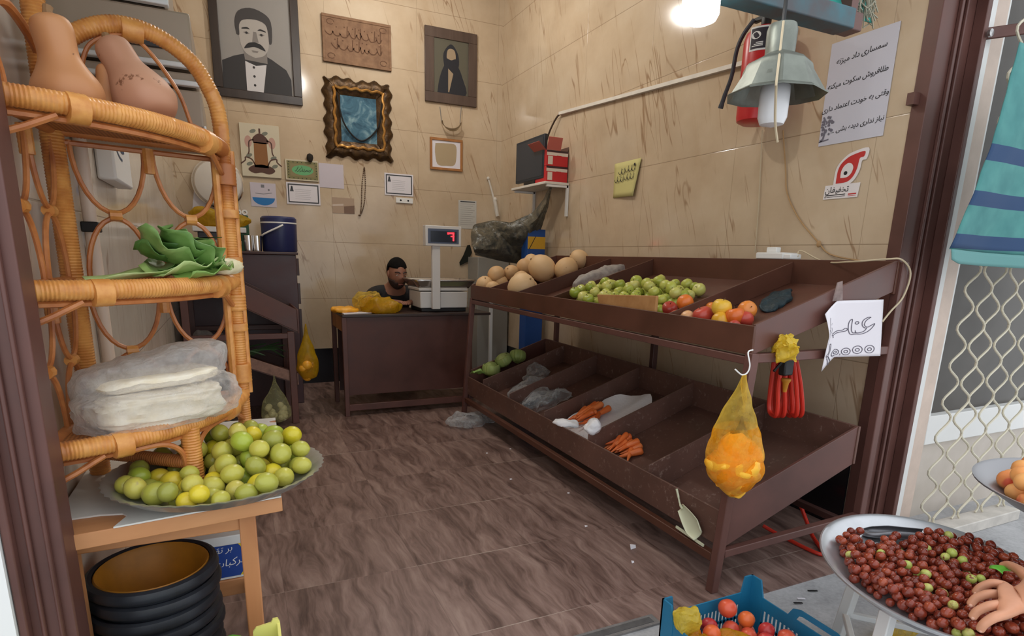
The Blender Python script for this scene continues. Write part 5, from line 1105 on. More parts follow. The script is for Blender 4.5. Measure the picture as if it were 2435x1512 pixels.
mb = MB().lathe([(.10, 0), (.125, .05), (.125, .07), (.115, .075), (.001, .075)], 24, Matrix.Translation(((x0+x1)/2+.02, 5.085, ZCT+.002))); mb.build('steel_bowl', m_steel, t)
p = bY(520, 515, 5.14); mb = blob((p.x, 5.19, zt_+.075), (.21, .11, .075), (0, .05, 0), .05, 8, 4, .85); floorclip(mb, zt_+.019); tag(mb.build('yellow_bag', m_yf, loc=p, ang=70), 'yellow plastic bag heaped on the old scale behind the wicker post', 'bag')
p = bY(568, 515, 5.27); t = thing('green_box', 'green box topped with three white rolls on the cabinet', 'box', (p.x, 5.42, ZCT)); zg = bY(568, 512, 5.42).z; MB().box((p.x-.07, 5.39, ZCT), (p.x+.07, 5.50, zg)).build('box_body', P_('green_card', (52, 92, 66)), t, mods=[bev(.003)])
for i in range(3): mb = MB().lathe([(.010, 0), (.022, 0), (.022, .10), (.010, .10)], 14, Matrix.Translation((p.x-.045+.046*i, 5.385, zg+.023))@Euler((radians(-90), 0, 0)).to_matrix().to_4x4(), False); mb.build('paper_roll', m_white, t)
for i, (x, lb) in enumerate(((592, 'shiny steel cup on the cabinet, left of its twin'), (612, 'shiny steel cup on the cabinet next to the blue cooler'))):
    p = bY(x, 585, 5.06); mb = MB().lathe([(.030, 0), (.036, .115), (.033, .115), (.028, .006), (.001, .006)], 20, Matrix.Translation((p.x, 5.05, ZCT+.001))); tag(mb.build('steel_cup', m_chrome, loc=(p.x, 5.05, ZCT)), lb, 'cup', 'steel cups on the cabinet')
q = [bY(x, y, YB-.01) for x, y in ((457, 500), (492, 500), (480, 431), (463, 431))]; mb = MB().prism(q, (0, .006, 0)); tag(mb.build('card_sheet', m_paper, loc=q[0], ang=None), 'tapered white printed card standing at the wall left of the round lamp', 'paper')
# ------------------------------------------------------------------ bags on the left stand
def hangbag(name, label, top, H, w, d, cont, film_m, clump, cm, seed):
    t = thing(name, label, 'bag', (top.x, top.y, top.z-H))
    def f(u, v):
        a = 2*pi*u; k = (.10+.90*sin(min(1, v*1.08)*pi*.60)**1.4)*(1 if v < .82 else sqrt(max(.02, 1-((v-.82)/.18)**2))); p = Vector((top.x+w*k*cos(a), top.y+d*k*sin(a), top.z-H*v))
        return p+lump(p, 16, .012*(.2+v), seed)
    MB().grid(f, 30, 30, True).build('bag_film', film_m, t, ang=70); r = random.Random(seed); k = 0
    for i in range(clump):
        a, rr, zz = r.uniform(0, 6.28), sqrt(r.random())*w*.70, r.uniform(.06, .40)*H
        mb = MB(); mb.ball((top.x+rr*cos(a), top.y+rr*sin(a)*d/w, top.z-H+zz), r.uniform(.8, 1.1)*cont, 10, 8); mb.build('contents', cm, t, ang=80)
    MB().tube([top+Vector((0, 0, .035)), top, top-Vector((0, 0, .02))], [.004, .010, .012], 8).build('bag_knot', film_m, t); return t
hangbag('yellow_bag', 'yellow bag of orange peel hanging from the left stand beside the counter', bY(716, 775, 4.36)+Vector((.03, 0, -.02)), .36, .075, .06, .034, m_yf, 10, m_of, 3)
m_garlic = M('garlic_skin', (222, 214, 186), .6)
hangbag('garlic_bag', 'clear bag of pale garlic bulbs hanging low on the left stand', bY(652, 898, 4.34)+Vector((0, 0, -.02)), .30, .10, .06, .026, film('greenish_film', (214, 214, 168), .22, .6, .2, .4), 18, m_garlic, 8)
p = bY(520, 850, 4.6); p.z = LLO(p.x)+.06; bag('plastic_bag', 'grey crumpled bag on the lower tray of the left stand', [(p, (.14, .10, .06), (0, .35, 0), .035, 12, 9, m_filmw, .85)])
q = Vector((.12, 4.60, LUP(.12)+.03)); mb = MB().grid(lambda u, v: q+Vector(((u-.5)*.22, (v-.5)*.22, -(u-.5)*.22*.53+.03*sin(u*4+v*3))), 8, 8); tag(mb.build('paper_sheet', m_paper, loc=q, mods=[sol(.001)]), 'curled white paper lying in the upper tray of the left stand', 'paper')
mb = MB(); r = random.Random(2)
for i in range(9):
    b0 = Vector((.02+r.uniform(-.08, .08), 4.6+r.uniform(-.1, .1), LLO(.02)+.03)); mb.tube(spline([b0, b0+Vector((.10, r.uniform(-.04, .04), .05)), b0+Vector((.22, r.uniform(-.06, .06), r.uniform(-.02, .08)))], 5), [.006]*10+[.002], 6)
tag(mb.build('green_onions', M('leek_green', (62, 92, 54), .5), loc=(.1, 4.6, LLO(.1))), 'dark green onion stalks on the lower tray of the left stand', 'vegetable')
# clear bag lying on the floor
p = bZ(1120, 998, .035); bag('plastic_bag', 'crumpled clear plastic bag lying on the floor between the counter and the stand', [(p, (.17, .10, .045), (0, 0, .1), .05, 9, 31, m_clear, .85)])
for i, (x, y, s) in enumerate(((1505, 1304, .016), (1505, 1338, .007), (1394, 1252, .008), (1352, 1173, .007), (1215, 1140, .008), (1214, 1068, .006), (1158, 1078, .007))):
    p = bZ(x, y, .001); mb = MB(); mb.prism([p+Vector((s, 0, 0)), p+Vector((-s*.2, s*.9, 0)), p+Vector((-s*.9, -s*.3, 0))], (0, .004, s*.8 if i < 2 else .003))
    tag(mb.build('paper_scrap', m_paper, loc=p, ang=None), ['largest white paper scrap on the floor near the stand leg', 'tiny white scrap on the floor just in front of the largest scrap', 'white scrap on the floor tile joint, third from the doorway', 'white scrap on the floor beside the stand rail', 'white scrap in the middle of the shop floor', 'white scrap on the floor near the middle of the stand', 'white scrap on the floor left of the stand, deep in the shop'][i], 'scrap', 'paper scraps on the floor')
# ------------------------------------------------------------------ things on the right wall
UYn = Vector((0, -1, 0))
def rpaper(name, label, px, mat, cat, off=.002):
    at, w, h, a = wallrect(*px, off, 'right'); t = thing(name, label, cat, a); slab(at, w, h, .0012).build('sheet', mat, t, ang=None); return t, at, w, h
t, at, w, h = rpaper('poster', 'white poster of four lines of Persian script with a grey tree, at the doorway', (1946, 349, 2143, 49), P_('poster_paper', (206, 206, 218), .65), 'poster')
for s, x, y, sz in (('سمساری داد میزنه', .49, .800, .031), ('طلافروش سکوت میکنه', .48, .575, .030), ('وقتی به خودت اعتماد داری', .49, .355, .029), ('نیاز نداری دیده بشی ...', .58, .130, .028)):
    text_mb(shape_fa(s), sz, at(.002)(w*x, h*y), (at(0)(1, .06)-at(0)(0, 0)).normalized(), UZ, None, 'CENTER', .12, .0003).build('text_line', m_ink, t, ang=None)
mb = MB(); F = at(.002); r = random.Random(7); stroke(mb, [(.004, .022), (.02, .03), (.026, .07)], .010, F, 2); stroke(mb, [(.0, .018), (.05, .024)], .006, F, 1)
for i in range(34):
    a = r.uniform(0, 6.28); q = sqrt(r.random()); disc(mb, (.034+.034*q*cos(a), .085+.045*q*sin(a)), r.uniform(.004, .009), r.uniform(.004, .008), at(.002+.00003*i), 6, a)
mb.build('tree_print', P_('tree_grey', (112, 110, 124)), t, ang=None)
# sticker: red emblem over a small name plate
at, w, h, a = wallrect(1957, 475, 2060, 353, .002, 'right'); t = thing('sticker', 'white sticker with a red looped emblem and a name line below the poster', 'sticker', a)
s = w; sh = lambda a, b: (w*.5+a*s, b*s)
em = [(.36, 1.24), (.30, 1.36), (.56, 1.36), (.56, 1.25), (.42, 1.22)]
out = [(-.16, .50), (-.15, .86), (-.08, 1.08), (.08, 1.24), (.26, 1.33), (.62, 1.40), (.62, 1.24), (.50, 1.20), (.46, .90), (.36, .66), (.18, .52)]
zz = h/s; k = zz/1.44
SHP = lambda q, l, g=1.0: [at(l)(w*.5+(a-.06)*s*.86*g+0, (b*k-.02)*s) for a, b in q]
mb = MB(); mb.mi = 0
oc = [(v.x, v.y) for v in spline([Vector((a, b, 0)) for a, b in [(-.24, .42), (-.23, .88), (-.14, 1.12), (.04, 1.31), (.24, 1.42), (.72, 1.49), (.71, 1.16), (.58, 1.12), (.55, .86), (.43, .58), (.20, .42)]+[(-.24, .42)]], 4)][:-1]
mb.poly(SHP(oc, .0014)); mb.poly([at(.0013)(*q) for q in ((0, 0), (w*.96, 0), (w*.99, .44*s*k), (w*.02, .44*s*k))])
mb.mi = 1; mb.poly(SHP([(v.x, v.y) for v in spline([Vector((a, b, 0)) for a, b in out+[out[0]]], 4)][:-1], .002))
mb.mi = 0; ri = [(-.03, .66), (-.03, .86), (.04, 1.02), (.16, 1.10), (.28, 1.06), (.34, .94), (.30, .78), (.20, .68), (.10, .66)]
mb.poly(SHP([(v.x, v.y) for v in spline([Vector((a, b, 0)) for a, b in ri+[ri[0]]], 4)][:-1], .0026))
mb.mi = 2; q = SHP([(.12+.06*cos(i*pi/8), .80+.06*sin(i*pi/8)) for i in range(16)], .0032); mb.poly(q)
mb.mi = 2; F = at(.002); stroke(mb, [(w*.05, .115*s*k), (w*.62, .125*s*k)], .0035, F, 1); stroke(mb, [(w*.10, .06*s*k), (w*.62, .07*s*k)], .002, F, 1); disc(mb, (w*.06, .06*s*k), .003, .003, F, 8)
mb.mi = 1; stroke(mb, [(w*.70, .11*s*k), (w*.92, .115*s*k)], .005, F, 1); stroke(mb, [(w*.70, .055*s*k), (w*.92, .06*s*k)], .0018, F, 1)
mb.build('print', [P_('sticker_white', (232, 226, 226)), P_('emblem_red', (196, 46, 44)), m_ink], t, ang=None)
mb = text_mb(shape_fa('تخفیفان'), .036, at(.0024)(w*.37, .20*s*k), UYn, UZ, None, 'CENTER', 0, .0002); mb.build('lettering', m_ink, t, ang=None)
# yellow sheet of calligraphy
m_yel_p = P_('pale_yellow_paper', (206, 198, 132), .75)
q = [bX(x, y, XR-.004) for x, y in ((1458, 471), (1510, 466), (1527, 375), (1462, 390))]; q[1].x -= .012; q[2].x -= .006
t = thing('yellow_sheet', 'pale yellow paper with black calligraphy in the middle of the right wall', 'paper', q[0])
def YS_(a, b, l=.0): p = (q[0].lerp(q[1], a)).lerp(q[3].lerp(q[2], a), b); return p-Vector((l, 0, 0))
MB().grid(lambda u, v: YS_(u, v)-Vector((.010*sin(u*2.5)*u*(1-v), 0, 0)), 8, 8).build('sheet', m_yel_p, t, mods=[sol(.001)])
mb = MB(); r = random.Random(12); F = lambda a, b: YS_(a, b, .006)-Vector((.010*sin(a*2.5)*a*(1-b), 0, 0))
for x0, y0, n in ((.88, .72, 3), (.88, .50, 3), (.48, .68, 2), (.46, .47, 3)):
    for i in range(n): x = x0-i*.13; stroke(mb, [(x, y0+.03), (x-.04, y0-.02), (x-.10, y0-.02), (x-.15, y0+.05)], .016, F, 4); stroke(mb, [(x-.02, y0+.14), (x-.03, y0)], .016, F, 1)
    disc(mb, (x0-.1, y0+.10), .012, .010, F, 6); disc(mb, (x0-.22, y0-.07), .012, .010, F, 6)
disc(mb, (.82, .86), .03, .04, F, 10); mb.build('lettering', m_ink, t, ang=None)
# conduit along the wall and its drooping cable
mb = MB(); a, b = bX(1332, 270, XR-.012), bX(2010, 85, XR-.012); sqbar(mb, a, a.lerp(b, .80), .03, .022); tag(mb.build('wall_conduit', m_offwhite, loc=a), 'thin white cable conduit running slanted along the right wall', 'conduit')
q = spline([a+Vector((-.004, -.01, 0)), bX(1322, 282, XR-.03), bX(1308, 310, XR-.04), bX(1298, 340, XR-.05)], 5); tag(MB().tube(q, .008, 6).build('cable', M('brown_cable', (70, 52, 40), .6), loc=a), 'dark cable dropping from the conduit end to behind the screen', 'cable')
# corner shelf with screen and red cartons
YN = bX(1355, 433, XR).y; XS = bY(1296, 430, YN).x; zs = bY(1296, 430, YN).z; YF = bX(1216, 440, XS).y
t = thing('wall_shelf', 'white bracket shelf on the right wall near the corner holding a screen', 'shelf', (XR-.01, YN, zs))
MB().box((XS, YN, zs-.02), (XR-.004, YF, zs)).build('board', m_offwhite, t, mods=[bev(.003)])
zb_ = bX(1347, 515, XR).z
for y in (YN+.012, YF-.03):
    mb = MB(); sqbar(mb, (XR-.014, y, zs-.022), (XR-.014, y, zb_), .02, .02); sqbar(mb, (XS+.02, y, zs-.03), (XR-.01, y, zs-.03), .02, .016); mb.build('bracket', m_white, t)
xm = XS+.012; ya = bX(1294, 425, xm).y; yb = bX(1226, 428, xm).y; zt_ = bX(1294, 317, xm).z
t = thing('monitor', 'thin dark screen standing on the bracket shelf beside the red cartons', 'screen', (xm, (ya+yb)/2, zs+.001))
mb = MB().box((xm, ya+.02, zs+.03), (xm+.03, yb, zt_)); mb.build('casing', M('dark_casing', (34, 44, 54), .45), t, mods=[bev(.004)]); MB().box((xm-.0015, ya+.04, zs+.05), (xm, yb-.02, zt_-.02)).build('screen', P_('screen_glass', (38, 50, 62), .3), t, ang=None)
MB().box((xm-.004, (ya+yb)/2-.10, zs+.001), (xm+.12, (ya+yb)/2+.10, zs+.03)).build('foot', m_blackp, t, mods=[bev(.004)])
m_redc = P_('red_carton', (200, 44, 48), .5); m_pinkc = P_('pink_card', (206, 112, 100), .7); m_crm = P_('cream_print', (226, 214, 200)); m_drk = P_('dark_band', (62, 40, 44))
x0, x1 = bY(1299, 400, YN+.02).x, bY(1356, 400, YN+.02).x-.01; x1 = min(x1, XR-.015); z1 = bY(1325, 391, YN).z; z2 = bY(1325, 357, YN).z; dz = (z2-zs)/2
for i, lb in enumerate(('lower red carton on the bracket shelf', 'upper red carton on the bracket shelf, its pink flaps open')):
    zb_ = zs+.001+i*dz; t = thing('red_carton', lb, 'box', ((x0+x1)/2, YN+.1, zb_), 'red cartons on the bracket shelf')
    MB().box((x0, YN+.02, zb_), (x1, YN+.24, zb_+dz-.001)).build('box_body', m_redc, t, mods=[bev(.002)])
    p = MB(); y = YN+.0188
    p.mi = 0; p.poly([(x0+.002, y, zb_+dz*.66), (x1-.002, y, zb_+dz*.66), (x1-.002, y, zb_+dz*.86), (x0+.002, y, zb_+dz*.86)]); p.mi = 1; p.poly([(x0, y, zb_+dz*.87), (x1, y, zb_+dz*.87), (x1, y, zb_+dz-.001), (x0, y, zb_+dz-.001)])
    p.mi = 0; p.poly([(x0+.012, y, zb_+.012), (x0+.055, y, zb_+.012), (x0+.055, y, zb_+dz*.62), (x0+.012, y, zb_+dz*.62)]); p.mi = 2; p.poly([(x0+.09, y-.0003, zb_+dz*.60), (x1-.06, y-.0003, zb_+dz*.60), (x1-.06, y-.0003, zb_+dz*.68), (x0+.09, y-.0003, zb_+dz*.68)])
    p.build('printed_band', [m_crm, m_drk, m_redc], t, ang=None)
    if i: 
        zt_ = zb_+dz
        for (qa, qb, d) in (((x0, YN+.02), (x1-.07, YN+.02), (-.01, -.05, .085)), ((x0, YN+.23), (x0, YN+.03), (-.07, -.01, .055)), ((x1, YN+.03), (x1, YN+.23), (.02, .01, .05))):
            A, B_, D_ = Vector((*qa, zt_)), Vector((*qb, zt_)), Vector(d); MB().prism([A, B_, B_+D_, A+D_], (0, .003, .002)).build('flap', m_pinkc if d[0] < 0 else P_('brown_flap', (90, 64, 52)), t, ang=None)
# dark sheet draped from the shelf, and the blue and yellow carton
m_tarp = M('black_tarp', (40, 46, 48), .32, c2=(112, 104, 86), scale=9, var=.0, bump=.02, bscale=24, dist=1.2)
YT = 4.95
def tarp(u, v):
    L = [(1308, 446), (1296, 470), (1268, 505), (1215, 530), (1172, 524), (1128, 534), (1121, 548), (1122, 580)]; Rr = [(1312, 447), (1300, 500), (1285, 545), (1270, 590), (1258, 618), (1240, 628), (1200, 622), (1130, 606)]
    f = v*(len(L)-1); i = min(len(L)-2, int(f)); k = f-i
    x = (L[i][0]*(1-k)+L[i+1][0]*k)*(1-u)+(Rr[i][0]*(1-k)+Rr[i+1][0]*k)*u; y = (L[i][1]*(1-k)+L[i+1][1]*k)*(1-u)+(Rr[i][1]*(1-k)+Rr[i+1][1]*k)*u
    p = bY(x, y, YN+.06+(YT-YN-.06)*min(1, v*1.6)-.16*sin(u*pi)*(.2+.8*v)-.1*v); return p+Vector((0, .03*noise.noise(Vector((u*4, v*7, 3)))+.012*noise.noise(Vector((u*14, v*20, 5))), 0))
mb = MB().grid(tarp, 26, 40); t = mb.build('black_sheet', m_tarp, loc=bY(1310, 446, YT), mods=[sol(.006)]); tag(t, 'crumpled black plastic sheet draped from the bracket shelf down behind the melons', 'sheet')
x0, x1 = bY(1254, 610, 4.62).x, bY(1295, 610, 4.62).x; z0, z1 = 1.05, bY(1275, 545, 4.62).z
t = thing('carton', 'blue carton with a yellow band standing behind the melons at the wall', 'box', ((x0+x1)/2, 4.7, 0)); m_cblue = P_('carton_blue', (26, 72, 142))
MB().box((x0, 4.62, 0), (x1, 4.74, z1)).build('box_body', m_cblue, t, mods=[bev(.002)]); za, zb_ = bY(1275, 592, 4.62).z, bY(1275, 563, 4.62).z
p = MB(); p.poly([(x0, 4.619, za), (x1, 4.619, za), (x1, 4.619, zb_), (x0, 4.619, zb_)]); p.mi = 1; p.poly([(x0+.012, 4.6185, za), (x0+.02, 4.6185, za), (x0+.075, 4.6185, zb_), (x0+.068, 4.6185, zb_)]); p.build('printed_band', [P_('carton_yellow', (206, 158, 40)), m_ink], t, ang=None)
# small white adapters on the stand's back edge with their cables
p = bX(1856, 606, 2.36); p.z = 1.226; zb_ = UPZ(2.30)+.105
t = thing('power_adapter', 'white power adapters lying on the back edge of the produce stand', 'adapter', (2.34, p.y, zb_)); 
MB().box((2.296, p.y-.07, zb_), (2.40, p.y+.09, zb_+.03)).build('body', m_white, t, mods=[bev(.005)]); MB().box((2.30, p.y-.11, zb_), (2.37, p.y-.06, zb_+.024)).build('plug', m_white, t, mods=[bev(.005)]); MB().box((2.33, p.y+.0, zb_+.03), (2.36, p.y+.06, zb_+.055)).build('plug', m_white, t, mods=[bev(.004)])
mb = MB().tube(spline([(2.345, p.y-.11, zb_+.012), bX(1905, 596, 2.36), bX(1960, 622, 2.32), bY(2030, 622, 1.62), bY(2110, 616, 1.50), bY(2145, 618, 1.46), bY(2165, 650, 1.45), bY(2148, 705, 1.455), bY(2118, 740, 1.46), bY(2098, 765, 1.462)], 8), .0035, 6)
m_wcab = P_('dirty_white_cable', (196, 180, 150)); tag(mb.build('cable', m_wcab, loc=p), 'dirty white cable from the adapters over the stand corner to the price sign', 'cable')
mb = MB().tube(spline([bX(1862, 310, XR-.012), bX(1868, 400, XR-.008), bX(1872, 460, XR-.008), bX(1900, 520, XR-.008), bX(1945, 575, XR-.010), bX(1975, 605, XR-.012), bX(2045, 620, XR-.02)], 6), .0035, 6); mb.ball(bX(1947, 580, XR-.014), (.008, .012, .016), 8, 6)
tag(mb.build('cable', M('tan_cable', (176, 140, 96), .6), loc=bX(1868, 400, XR-.01)), 'tan cable hanging down the right wall below the lamp', 'cable')
mb = MB().tube(spline([bX(1812, 310, XR-.01), bX(1808, 400, XR-.008), bX(1803, 500, XR-.008), bX(1795, 600, XR-.01)], 6), .003, 6); tag(mb.build('cable', m_wcab, loc=bX(1808, 400, XR)), 'thin pale wire hanging straight down the wall below the extinguisher', 'cable')
# fire extinguisher
m_redx = M('extinguisher_red', (196, 40, 44), .3); EX = 2.39; EYc = bX(1806, 200, EX).y; ez0, ez1 = bX(1790, 297, EX).z, bX(1800, 70, EX).z
t = thing('fire_extinguisher', 'red fire extinguisher hung on the right wall behind the metal lamp', 'fire extinguisher', (EX, EYc, ez0))
T_ = Matrix.Translation((EX, EYc, 0)); MB().lathe([(.066, ez0), (.088, ez0+.012), (.092, ez0+.03), (.092, ez1-.07), (.082, ez1-.035), (.04, ez1-.005), (.022, ez1)], 28, T_).build('cylinder', m_redx, t)
mb = MB().lathe([(.022, ez1), (.024, ez1+.03), (.018, ez1+.05)], 14, T_); mb.box((EX-.012, EYc-.03, ez1+.03), (EX+.012, EYc+.075, ez1+.05)); mb.build('valve', m_blackp, t, mods=[bev(.003)])
mb = MB()
def cyl(a, z, l=.0935): return Vector((EX+l*cos(a), EYc+l*sin(a), z))
AZ = atan2(-EYc, -EX); zl0, zl1 = bX(1790, 135, EX).z, bX(1790, 92, EX).z
def lab(mb, a0, a1, z0, z1, l): return mb.grid(lambda u, v: cyl(a0+(a1-a0)*u, z0+(z1-z0)*v, l), 12, 2)
lab(mb, AZ-.75, AZ+.25, zl0-.012, zl1+.008, .0925); mb.mi = 1; lab(mb, AZ-.68, AZ+.18, zl0-.004, zl1, .0931); mb.mi = 0
for i in range(1): mb.poly([cyl(AZ-.42+.24*cos(k*pi/8), (zl0+zl1)/2+.012+.017*sin(k*pi/8), .0940) for k in range(16)])
for i in range(3): lab(mb, AZ-.60+.1*i, AZ-.05, zl0+.006+.007*i, zl0+.010+.007*i, .0937)
mb.build('printed_label', [m_white, P_('label_black', (46, 40, 52))], t, ang=60)
q = [Vector((EX-.02, EYc+.06, ez1+.04)), bX(1768, 82, EX-.05), bX(1752, 120, EX-.06), bX(1740, 180, EX-.06), bX(1724, 225, EX-.06), bX(1713, 258, EX-.06)]; MB().tube(spline(q, 6), [.010]*24+[.011]*4+[.013]*3, 8).build('hose', M('hose_rubber', (52, 56, 66), .5), t)
MB().box((EX+.07, EYc-.02, ez1-.12), (XR-.001, EYc+.02, ez1-.06)).build('wall_bracket', m_blackp, t, ang=None)
# ------------------------------------------------------------------ overhead bars with the furled canopy, lamp and bulb
bcan = thing('canopy_frame', 'teal and brown overhead canopy bars with teal cloth above the doorway', 'canopy', (1.0, 1.45, 1.95))
m_teal = M('teal_paint', (42, 104, 116), .5, c2=(76, 52, 50), scale=7, var=-.3); m_tealc = M('teal_cloth', (40, 142, 130), .8, var=.1, scale=6); m_fray = M('grey_fray', (150, 146, 128), .9)
zb_ = bY(1860, 35, 1.40).z; MB().box((-.30, 1.37, zb_), (1.745, 1.44, zb_+.055)).build('front_bar', m_teal, bcan, mods=[bev(.004)]); MB().box((-.30, 1.44, zb_+.032), (1.87, 1.50, zb_+.085)).build('back_bar', m_brown, bcan, mods=[bev(.004)])
MB().grid(lambda u, v: Vector((-.30+2.25*u, 1.47+.16*v, zb_+.08+.42*v-.03*sin(v*pi)+.012*noise.noise(Vector((u*18, v*4, 0))))), 40, 10).build('cloth', m_tealc, bcan, mods=[sol(.003)])
for x in (-.28, 1.82): MB().box((x, 1.45, zb_+.08), (x+.03, 1.49, 2.425)).build('hanger', m_brown, bcan, ang=None)
mb = MB(); r = random.Random(3); fc = bY(2050, 18, 1.47)
for i in range(40): b0 = fc+Vector((r.uniform(-.06, .07), r.uniform(-.01, .01), r.uniform(.0, .06))); mb.tube(spline([b0, b0+Vector((r.uniform(-.02, .02), r.uniform(-.02, .02), -.03)), b0+Vector((r.uniform(-.03, .04), 0, -.055))], 3), .0022, 4)
mb.tube([fc+Vector((-.07, 0, .055)), fc+Vector((0, 0, .062)), fc+Vector((.08, 0, .07)), fc+Vector((.10, .0, .12))], .018, 8); mb.build('frayed_rag', m_fray, bcan)
# dented aluminium lamp
lc = bD(1843, 222, 1.62); zL = lambda y: bY(1843, y, lc.y).z
m_dent = M('dented_aluminium', (122, 126, 118), .46, .75, var=.08, scale=14, bump=.006, bscale=16)
lp = thing('hanging_lamp', 'dented aluminium reflector lamp with a white bulb hanging from the canopy bar', 'lamp', (lc.x, lc.y, zL(300)))
S = 1.62/FPX; T_ = Matrix.Translation((lc.x, lc.y, 0))
MB().lathe([(.001, zL(50)), (30*S, zL(54)), (34*S, zL(70)), (33*S, zL(128)), (36*S, zL(132))], 20, T_).build('lamp_cap', m_dent, lp, ang=30)
mb = MB(); n = 10; vs = []; pr = [(36, 130), (72, 150), (77, 156), (80, 170), (104, 222), (113, 228), (112, 231), (101, 222), (77, 170), (70, 158), (34, 138)]
for r0, y in pr:
    for k in range(n): a = 2*pi*k/n+.25; f = 1+.03*sin(3*a+y*.05); vs.append((lc.x+r0*S*f*cos(a), lc.y+r0*S*f*sin(a), zL(y)+.004*sin(2*a)))
m = len(pr); mb.add(vs, [(i*n+k, (i+1)*n+k, (i+1)*n+(k+1) % n, i*n+(k+1) % n) for i in range(m-1) for k in range(n)]); mb.build('lamp_shade', m_dent, lp, ang=28)
m_bulb = M('unlit_bulb_plastic', (226, 226, 228), .25); MB().lathe([(.016, zL(150)), (.020, zL(190)), (33*S, zL(206)), (34*S, zL(230)), (33*S, zL(282)), (27*S, zL(298)), (.001, zL(305))], 24, T_).build('bulb', m_bulb, lp, ang=50)
dc = -Vector((lc.x, lc.y, 0)).normalized(); cd_ = lambda r, y, k=0.: Vector((lc.x+k, lc.y, zL(y)))+dc*r
MB().tube(spline([cd_(.040, 58), cd_(.044, 128), cd_(.094, 160), cd_(.128, 226), cd_(.12, 240, .002), cd_(.07, 300, .012), cd_(.05, 345, .03)], 5), .0035, 6).build('cord', m_wcab, lp)
MB().tube([(lc.x, lc.y, zL(52)), (lc.x, lc.y, zb_+.005)], .006, 6).build('hanger', m_blackp, lp)
# lit bulb
bx, by, _ = BULB_POS; zB = lambda y: bY(1666, y, by).z; bp = bY(1666, 20, by); rr = 44*(bp-CP).dot(FW)/FPX; T_ = Matrix.Translation((bp.x, by, 0))
t = thing('light_bulb', 'big lit white bulb hanging from the canopy bar at the top', 'bulb', (bp.x, by, zB(58)))
MB().lathe([(rr*.9, zB(-60)), (rr, zB(-40)), (rr, zB(36)), (rr*.86, zB(50)), (rr*.5, zB(58)), (.001, zB(60))], 32, T_, True).build('glowing_dome', emit('lit_bulb', (255, 252, 246), 7.), t, ang=60)
mb = MB().lathe([(.03, zB(-60)), (.028, zB(-90)), (.016, zB(-100)), (.001, zB(-104))], 20, T_); mb.tube([(bp.x, by, zB(-100)), (bp.x, by, zb_+.30)], .004, 6); mb.tube([(bp.x, by, zb_+.30), (bp.x, 1.47, zb_+.30), (bp.x, 1.475, zb_+.08)], .004, 6); mb.build('socket', m_white, t)
# the two bulbs further in under the ceiling
for i, ((x, y, z), _) in enumerate(LAMPS):
    t = thing('light_bulb', ['lit bulb under the ceiling in the front half of the shop', 'lit bulb under the ceiling near the back wall'][i], 'bulb', (x, y, z))
    MB().ball((x, y, z), (.035, .035, .045), 16, 10).build('glowing_dome', emit('ceiling_bulb', (255, 250, 240), 3.), t); mb = MB(); mb.tube([(x, y, z+.04), (x, y, z+.085)], .018, 10); mb.tube([(x, y, z+.08), (x, y, ZC)], .004, 6); mb.build('socket', m_white, t)
# jamb lug
p = bX(2163, 238, XR-.02); mb = MB().box((XR-.04, YJ-.03, p.z-.022), (XR-.006, YJ, p.z+.022)); mb.build('x', m_brown); o = bpy.data.objects['x']; o.name = 'jamb_lug'; o['kind'] = 'structure'; o.name = 'trim_5'
# ------------------------------------------------------------------ price sign on the end of the stand
Yp = DY0-.018
c = [bY(x, y, Yp) for x, y in ((1946, 868), (2093, 846), (2101, 712), (1953, 752))]
c = [bY(1950, 850, Yp), bY(2093, 846, Yp), bY(2101, 712, Yp), bY(1958, 716, Yp)]
t = thing('price_sign', 'white handwritten price sheet reading 30,000 on the end of the stand', 'sign', c[0])
def SG(a, b, l=0.0):
    a, b = a, b; p = (c[0].lerp(c[1], a)).lerp(c[3].lerp(c[2], a), b)
    cur = max(0, (.22-a)/.22); return p+Vector((0, -l-.035*cur**1.5*(.4+.6*(1-abs(2*b-1)))-.03*max(0, .3-b)*(1-a)*0, -.05*cur*(1-b)**3-.045*cur*b**2))
MB().grid(lambda u, v: SG(u, v), 24, 20).build('sheet', m_paper, t, mods=[sol(.0012)])
F = lambda a, b: SG(a, b, .0022); mk = lambda q: [((x-195)/1165, 1-(y-175)/1000) for x, y in q]; ik = MB(); W = .011
def ink(q, closed=False, k=4): stroke(ik, mk(q+([q[0]] if closed else [])), W, F, k)
ink([(1120, 475), (1060, 478), (990, 510), (950, 560), (955, 620), (1000, 660), (1040, 668), (990, 720), (900, 745), (820, 745), (770, 740), (745, 690), (745, 600), (755, 510), (720, 515), (690, 560), (682, 650), (700, 730), (740, 772), (830, 768), (930, 770), (1040, 740), (1120, 690), (1180, 630), (1200, 590), (1130, 620), (1060, 650), (1010, 630), (995, 590), (1030, 530), (1120, 475)])
ink([(820, 700), (830, 735), (845, 745)]); ink([(810, 575), (830, 550), (875, 552), (880, 575), (845, 592), (812, 578)])
ink([(365, 705), (395, 722), (480, 700), (570, 690), (625, 660), (660, 665), (665, 690), (630, 708), (520, 725), (430, 748), (385, 762), (362, 745), (372, 725)]); ink([(395, 770), (390, 795), (405, 800)])
for x, y, r in ((455, 1080, 70), (662, 1075, 85), (885, 1050, 95), (1125, 1045, 95)):
    ink([(x+r*cos(a)*1.0, y+r*.72*sin(a)) for a in [.3+i*2*pi/14 for i in range(14)]], True); ink([(x+r*.42*cos(a), y+2+r*.28*sin(a)) for a in [.3+i*2*pi/10 for i in range(10)]], True)
